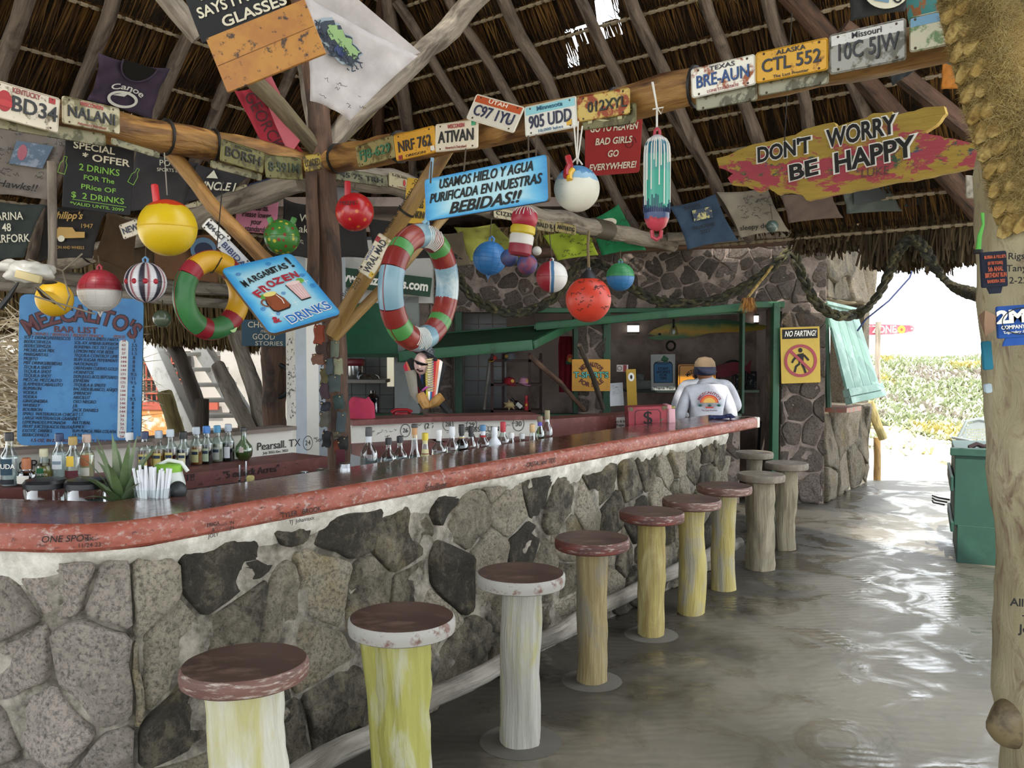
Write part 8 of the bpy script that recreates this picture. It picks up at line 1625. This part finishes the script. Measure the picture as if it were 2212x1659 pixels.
mb.lathe([(.099, -.05), (.1005, .025)], 24, Matrix.Translation((0, .075, zt_)))
mb.build('cap_brim', CMf('#1c2036'), pr_)
pb = bpy.data.objects.new('shirt_print', None); COL.objects.link(pb); pb.parent = pr_; pb.matrix_local = Matrix.Translation((0, -.118, hz_(872)))@Matrix.Rotation(pi/2-.08, 4, 'X')
flat(pb, ellipse(0, .015, .085, .075, 30, 0, pi), plain('#c22f2a'), z=.004, name='sun'); flat(pb, ellipse(0, .015, .075, .064, 30, 0, pi), plain('#d9702a'), z=.006, name='sun'); flat(pb, ellipse(0, .015, .055, .046, 30, 0, pi), plain('#dcae54'), z=.008, name='sun')
for cx_, sc2 in ((-.085, 1), (.085, 1), (.0, .8)):
    for k in range(9): a = .25+2.6*k/8; L = .05*sc2; flat(pb, [(cx_-.006, -.02), (cx_+.006, -.02), (cx_+L*cos(a), -.02+L*sin(a)*.9)], plain('#1d5a54'), z=.010, name='agave')
flat(pb, [(-.04, -.02), (.04, -.02), (.03, -.035), (-.03, -.035)], plain('#a8342c'), z=.011, name='ground'); arctext("MEZCALITO'S", pb, 0, -.0, .108, 2.75, .4, .022, plain('#7c1a34'), bold=.035, z=.006); text('The Last Frontier', pb, 0, -.055, .013, plain('#5a1a34'), wd=.15, bold=.02, z=.006)
for q in pb.children: q.name = q.name
pr2 = thing('person', 'second person in a pale shirt, mostly hidden behind the man in the cap', 'person', (W(1515, 850, 9.0).x-.02, 8.68, 0)); person(pr2, W(CXP, 822, 8.68).z, SHT, w_=1.25)
for q in pr2.children:
    if q.name.startswith(('head', 'hair')): q.location = (0, .14, -.1)
# ================================================================ RIGHT SIDE: CABINET, CHAIR, DRINK SLEEVES
GB = worn('#193f32', '#22493b', .5, .7, 4, .6, 0, '#15382b'); cbx = thing('green_cabinet', 'tall dark green painted wooden counter box beside the trunk', 'cabinet')
cY = 3135/(1222-755.0); cY = W(2100, 1215, 6.8).y
gx0 = G(2066, 1215, 0); Yc = gx0.y
def cbox(x0, x1, y0, y1, dpt, Y=Yc, nm='panel', mat=GB, bev=.006): return bx3(cbx, x0, y0, x1, y1, Y, dpt, mat, nm, bev)
cbox(2066, 2230, 1133, 1216, .95, nm='lower_case'); cbox(2061, 2230, 975, 1135, .95, nm='upper_case'); cbox(2057, 2236, 968, 985, .05, Yc-.02, 'rim'); cbox(2057, 2064, 1128, 1150, .95, Yc-.02, 'side_trim'); cbox(2057, 2064, 1030, 1062, .95, Yc-.02, 'side_trim')
cbox(2128, 2240, 735, 985, .06, Yc+.35, 'upright_board')
cbx.matrix_world = Matrix.Translation(gx0)@Matrix.Rotation(-radians(25), 4, 'Z')@Matrix.Translation(-gx0)
t = thing('rag', 'dark crumpled rag lying in the top of the green counter box', 'rag', tuple(W(2115, 968, Yc+.25))); mb = MB(); mb.tube([(-.08, 0, 0), (-.02, 0, .03), (.04, 0, .01), (.1, 0, .03)], .02, 8, .5, 2); mb.build('fabric', plain('#2a1c1c', .9), t)
t = thing('wire_basket', 'black wire basket edge beside the green counter box', 'basket', tuple(W(2060, 1088, Yc+.3))); mb = MB()
for k in range(3): mb.tube([(-.1+.02*k, -.05, .02*k), (-.14+.02*k, .05, .02*k), (-.1, .15, .02*k)], .007, 6)
mb.build('wire', plain('#15171a', .5), t)
pc = thing('plastic_chair', 'white plastic garden chair outside behind the green counter box', 'chair', tuple(W(2100, 1075, 9.9))); pc.location.z = 0
MC = plain('#868e8c', .5); mb = MB(); s2 = 9.9/F; bz = W(2100, 905, 9.9).z; z0_ = W(2100, 985, 9.9).z
mb.tube([(-.19, 0, z0_), (-.17, 0, z0_+.2), (-.08, 0, bz-.03), (.05, 0, bz), (.2, 0, bz-.03), (.3, 0, z0_+.2), (.32, 0, z0_)], .022, 8); mb.build('back_frame', MC, pc)
mb = MB(); xs = [-.17+.48*i/22 for i in range(23)]; zs2 = [z0_+.0+(bz-.02-z0_)*j/14 for j in range(15)]
def inch(x, z): u = (x-.065)/.25; return abs(u) < 1 and z < z0_+(bz-.015-z0_)*(1-abs(u)**3)
vs = [(x, .005, z) for z in zs2 for x in xs]; fs = []
for j in range(14):
    for i in range(22):
        cx_, cz_ = (xs[i]+xs[i+1])/2, (zs2[j]+zs2[j+1])/2
        if not inch(cx_, cz_): continue
        a = (xs[i], zs2[j]); b = (xs[i+1], zs2[j+1]); o = len(mb.v); m_ = .3
        x0, x1, z0, z1 = a[0], b[0], a[1], b[1]; ix0, ix1, iz0, iz1 = x0+(x1-x0)*m_, x1-(x1-x0)*m_, z0+(z1-z0)*m_, z1-(z1-z0)*m_
        hole = 3 < i < 19 and 3 < j < 11
        if hole: mb.add([(x0, .0, z0), (x1, 0, z0), (x1, 0, z1), (x0, 0, z1), (ix0, 0, iz0), (ix1, 0, iz0), (ix1, 0, iz1), (ix0, 0, iz1)], [(0, 1, 5, 4), (1, 2, 6, 5), (2, 3, 7, 6), (3, 0, 4, 7)])
        else: mb.add([(x0, 0, z0), (x1, 0, z0), (x1, 0, z1), (x0, 0, z1)], [(0, 1, 2, 3)])
mb.build('back_panel', MC, pc, smooth=False); mb = MB(); mb.box((.06, -.2, z0_-.02), (.46, .42, .03), bev=.01); mb.build('seat', MC, pc)
for x in (-.18, .3): mb = MB(); mb.box((x, -.1, z0_+.2), (.05, .4, .03), bev=.01); mb.build('armrest', MC, pc)
for x, y in ((-.17, -.38), (.28, -.38), (-.17, 0), (.28, 0)): mb = MB(); mb.tube([(x, y, 0), (x*.95, y, z0_+ (.2 if y < -.2 else 0))], .02, 8); mb.build('leg', MC, pc)
def sleeve(lb, TL, TR, BL, Y, col, base=None, neckp=None):
    t, w_, h_ = sign('drink_sleeve', lb, 'drink sleeve', TL, TR, BL, Y, CMf(col), .012, .006, group='foam drink sleeves pinned to the trunk'); return t, w_, h_
t, w_, h_ = sleeve('black foam drink sleeve with orange lettering on the trunk', (2119, 545), (2174, 541), (2124, 622), 2.7, '#1a2030'); OR = plain('#b8583a', .7)
for i, (s1, f_) in enumerate((("BUBBA & MILLIE'S", .85), ('(60 YRS YOUNG)', .6), ('5th ANAL', .6), ('BIRTHDAY RUN', .85), ('BANDERA 2022', .7))): text(s1, t, 0, h_*(.34-.17*i), h_*(.09 if i < 2 or i > 3 else .13), OR, wd=w_*f_, bold=.02)
flat(t, [(-w_*.3, -h_*.5), (w_*.3, -h_*.5), (w_*.22, -h_*.68), (-w_*.2, -h_*.68)], CMf('#1a2030'), z=-.004, t=.006, name='folded_base')
t, w_, h_ = sleeve('blue foam drink sleeve with white company lettering on the trunk', (2155, 662), (2240, 656), (2157, 732), 2.66, '#24509a'); text('2M', t, -.02, h_*.14, h_*.38, WHT, wd=w_*.75, bold=.05); text('COMPANY, INC', t, 0, -h_*.17, h_*.12, WHT, wd=w_*.9, bold=.02); text('"Legendary Service"', t, 0, -h_*.32, h_*.08, WHT, wd=w_*.85, shear=.3)
flat(t, [(-w_*.3, -h_*.5), (w_*.4, -h_*.5), (w_*.4, -h_*.74), (-w_*.38, -h_*.74), (-w_*.36, -h_*.64)], CMf('#24509a'), z=-.004, t=.006, name='folded_base'); ribbon(t, ellipse(.01, 0, w_*.5, h_*.4), .003, INK, .005, 'elastic_band', True)
t = thing('green_sleeve', 'long light green foam sleeve hanging upside down from the trunk', 'drink sleeve', tuple(W(2110, 545, 2.75))); mb = MB(); mb.tube([W(2113, 543, 2.75)-W(2110, 545, 2.75), W(2116, 510, 2.75)-W(2110, 545, 2.75), W(2124, 485, 2.75)-W(2110, 545, 2.75), W(2122, 460, 2.75)-W(2110, 545, 2.75)], [.014, .012, .007, .010], 12, sq=.5); mb.build('foam', CMf('#5aa84a'), t); mb = MB(); mb.lathe([(.014, 0), (.014, .012), (.008, .012)], 14, Matrix.Translation((.004, 0, -.004))); mb.build('dark_mouth', INK, t)
t = thing('dried_starfish', 'tan crumpled fabric bow tied to the trunk', 'cloth', tuple(W(2140, 700, 2.68))); mb = MB(); mb.add([W(2113, 682, 2.68), W(2128, 670, 2.64), W(2152, 682, 2.66), W(2150, 712, 2.66), W(2128, 728, 2.66), W(2126, 700, 2.62)], [(0, 1, 5), (1, 2, 5), (2, 3, 5), (3, 4, 5), (4, 0, 5)]); mb.add([v for v in [W(2113, 682, 2.70), W(2128, 670, 2.70), W(2152, 682, 2.70), W(2150, 712, 2.70), W(2128, 728, 2.70)]], [(0, 1, 2, 3, 4)]); wmesh(mb, 'fabric', CMf('#8a6c54'), t); t.name = 'fabric_bow'
t, w_, h_ = sleeve('narrow teal sleeve on the trunk edge below the fabric bow', (2122, 738), (2142, 736), (2127, 800), 2.74, '#1f6a80')
t, w_, h_ = sleeve('small white sticker on the trunk edge', (2128, 830), (2143, 828), (2130, 850), 2.72, '#a8b8c0')
tt = thing('trunk_writing', 'black marker names on the pale trunk', 'writing', M=frame(W(2205, 1330, 2.66), Vector((1, -.35, 0)), Vector((0, 0, 1)))); text('Allie', tt, .0, .04, .024, INK, bold=.02); text('+', tt, .01, .0, .02, INK, bold=.02); text('Jo', tt, .01, -.04, .026, INK, bold=.02)
tt = thing('trunk_writing', 'black marker names beside the black drink sleeve', 'writing', M=frame(W(2200, 580, 2.64), Vector((1, -.35, 0)), Vector((0, 0, 1)))); text('Rigsb\nTanya\n2-22', tt, .0, .0, .02, INK, bold=.01, line=1.3)
# sleeves and caps tacked up the centre post
rnd = random.Random(6)
items = [(686, 722, 26, 40, '#7c3a24', 'faded orange sleeve'), (692, 758, 30, 36, '#3a2a24', 'dark brown cap'), (684, 776, 34, 22, '#6a4a3c', 'brown cap brim'), (724, 754, 18, 36, '#5c6254', 'grey-green sleeve'), (709, 792, 20, 34, '#3a4244', 'slate sleeve'), (731, 792, 20, 34, '#7a7c64', 'pale olive sleeve'), (698, 812, 20, 30, '#4a4428', 'olive sleeve'), (722, 828, 28, 36, '#384240', 'dark green sleeve'), (698, 845, 22, 34, '#3a2a30', 'plum sleeve'),
         (733, 868, 22, 30, '#2c3c38', 'teal sleeve with tiny badge'), (700, 878, 22, 20, '#23262c', 'black sleeve'), (698, 906, 24, 32, '#4c4a40', 'grey patterned sleeve'), (738, 912, 20, 42, '#3c4648', 'steel grey sleeve'), (702, 948, 20, 34, '#1f2022', 'black foam sleeve'), (728, 940, 18, 16, '#5a5244', 'tan sleeve'), (742, 958, 22, 30, '#2a2826', 'dark cap'), (730, 965, 16, 26, '#6a3420', 'rust red sleeve')]
for i, (px, py, wp, hp_, col, nm) in enumerate(items):
    y = 5.05 if px < 715 else 5.06; yaw = radians(-28 if px < 712 else 22); M = Matrix.Translation(W(px, py, y))@Matrix.Rotation(yaw, 4, 'Z')@Matrix.Rotation(rnd.uniform(-.12, .12), 4, 'Y')
    t = thing('drink_sleeve', nm+' tacked to the %s of the centre post, %s' % ('left' if px < 712 else 'right', 'near its top' if py < 770 else 'upper half' if py < 840 else 'lower half' if py < 920 else 'near the bottles'), 'drink sleeve', M=M, group='sleeves and caps on the centre post'); s_ = y/F
    mb = MB(); w2, h2 = wp*s_/2, hp_*s_/2; vs = []
    for j in range(7):
        for k in range(7): u, v = k/6*2-1, j/6*2-1; vs.append((w2*u*(1+.08*v*rnd.choice((0, 1))*.3), -.012+.02*u*u-.006*sin(v*4+i), h2*v+.004*sin(u*5+i)))
    vs += [(x, y_+.012, z) for x, y_, z in vs]; n7 = 49
    fs = [(j*7+k, j*7+k+1, (j+1)*7+k+1, (j+1)*7+k) for j in range(6) for k in range(6)]; fs += [tuple(n7+q for q in f)[::-1] for f in fs]
    for a_, b_ in [(k, k+1) for k in range(6)]+[(42+k+1, 42+k) for k in range(6)]: fs.append((b_, a_, n7+a_, n7+b_))
    mb.add(vs, fs); mb.build('fabric', worn(col, '#14120f', .62, .75, 40, .9), t); mb = MB(); mb.sphere((0, -.022, h2*.75), .0045, 8, 6); mb.build('pin', plain('#b8a87a', .4, .8), t)
# plastic bag on wire at the left
t = thing('plastic_bag', 'crumpled translucent white plastic bag on a wire at the left', 'plastic bag', tuple(W(62, 588, 3.9))); mb = MB(); mb.sphere((0, 0, 0), .085, 26, 16, (1.3, .6, .55)); mb.sphere((-.09, 0, .03), .06, 16, 10, (1.3, .5, .45))
for k in range(len(mb.v)):
    v = Vector(mb.v[k]); mb.v[k] = tuple(v*(1+.45*noise.noise(v*26)))
mb.build('film', plain('#b8b5ac', .35), t, auto=False); mb = MB(); mb.tube([W(0, 665, 3.9)-W(62, 588, 3.9), W(20, 640, 3.9)-W(62, 588, 3.9), W(40, 610, 3.9)-W(62, 588, 3.9)], [.014, .012, .004], 8); mb.build('cable', plain('#1c1c1e', .5), t)
t = thing('wrapped_board', 'yellowish wrapped block inside the plastic bag', 'block', tuple(W(62, 598, 3.84))); mb = MB(); mb.box((0, 0, 0), (.11, .03, .035), Matrix.Rotation(.25, 3, 'Y'), bev=.006); mb.build('block', plain('#b8a878', .6), t)
convert_text()
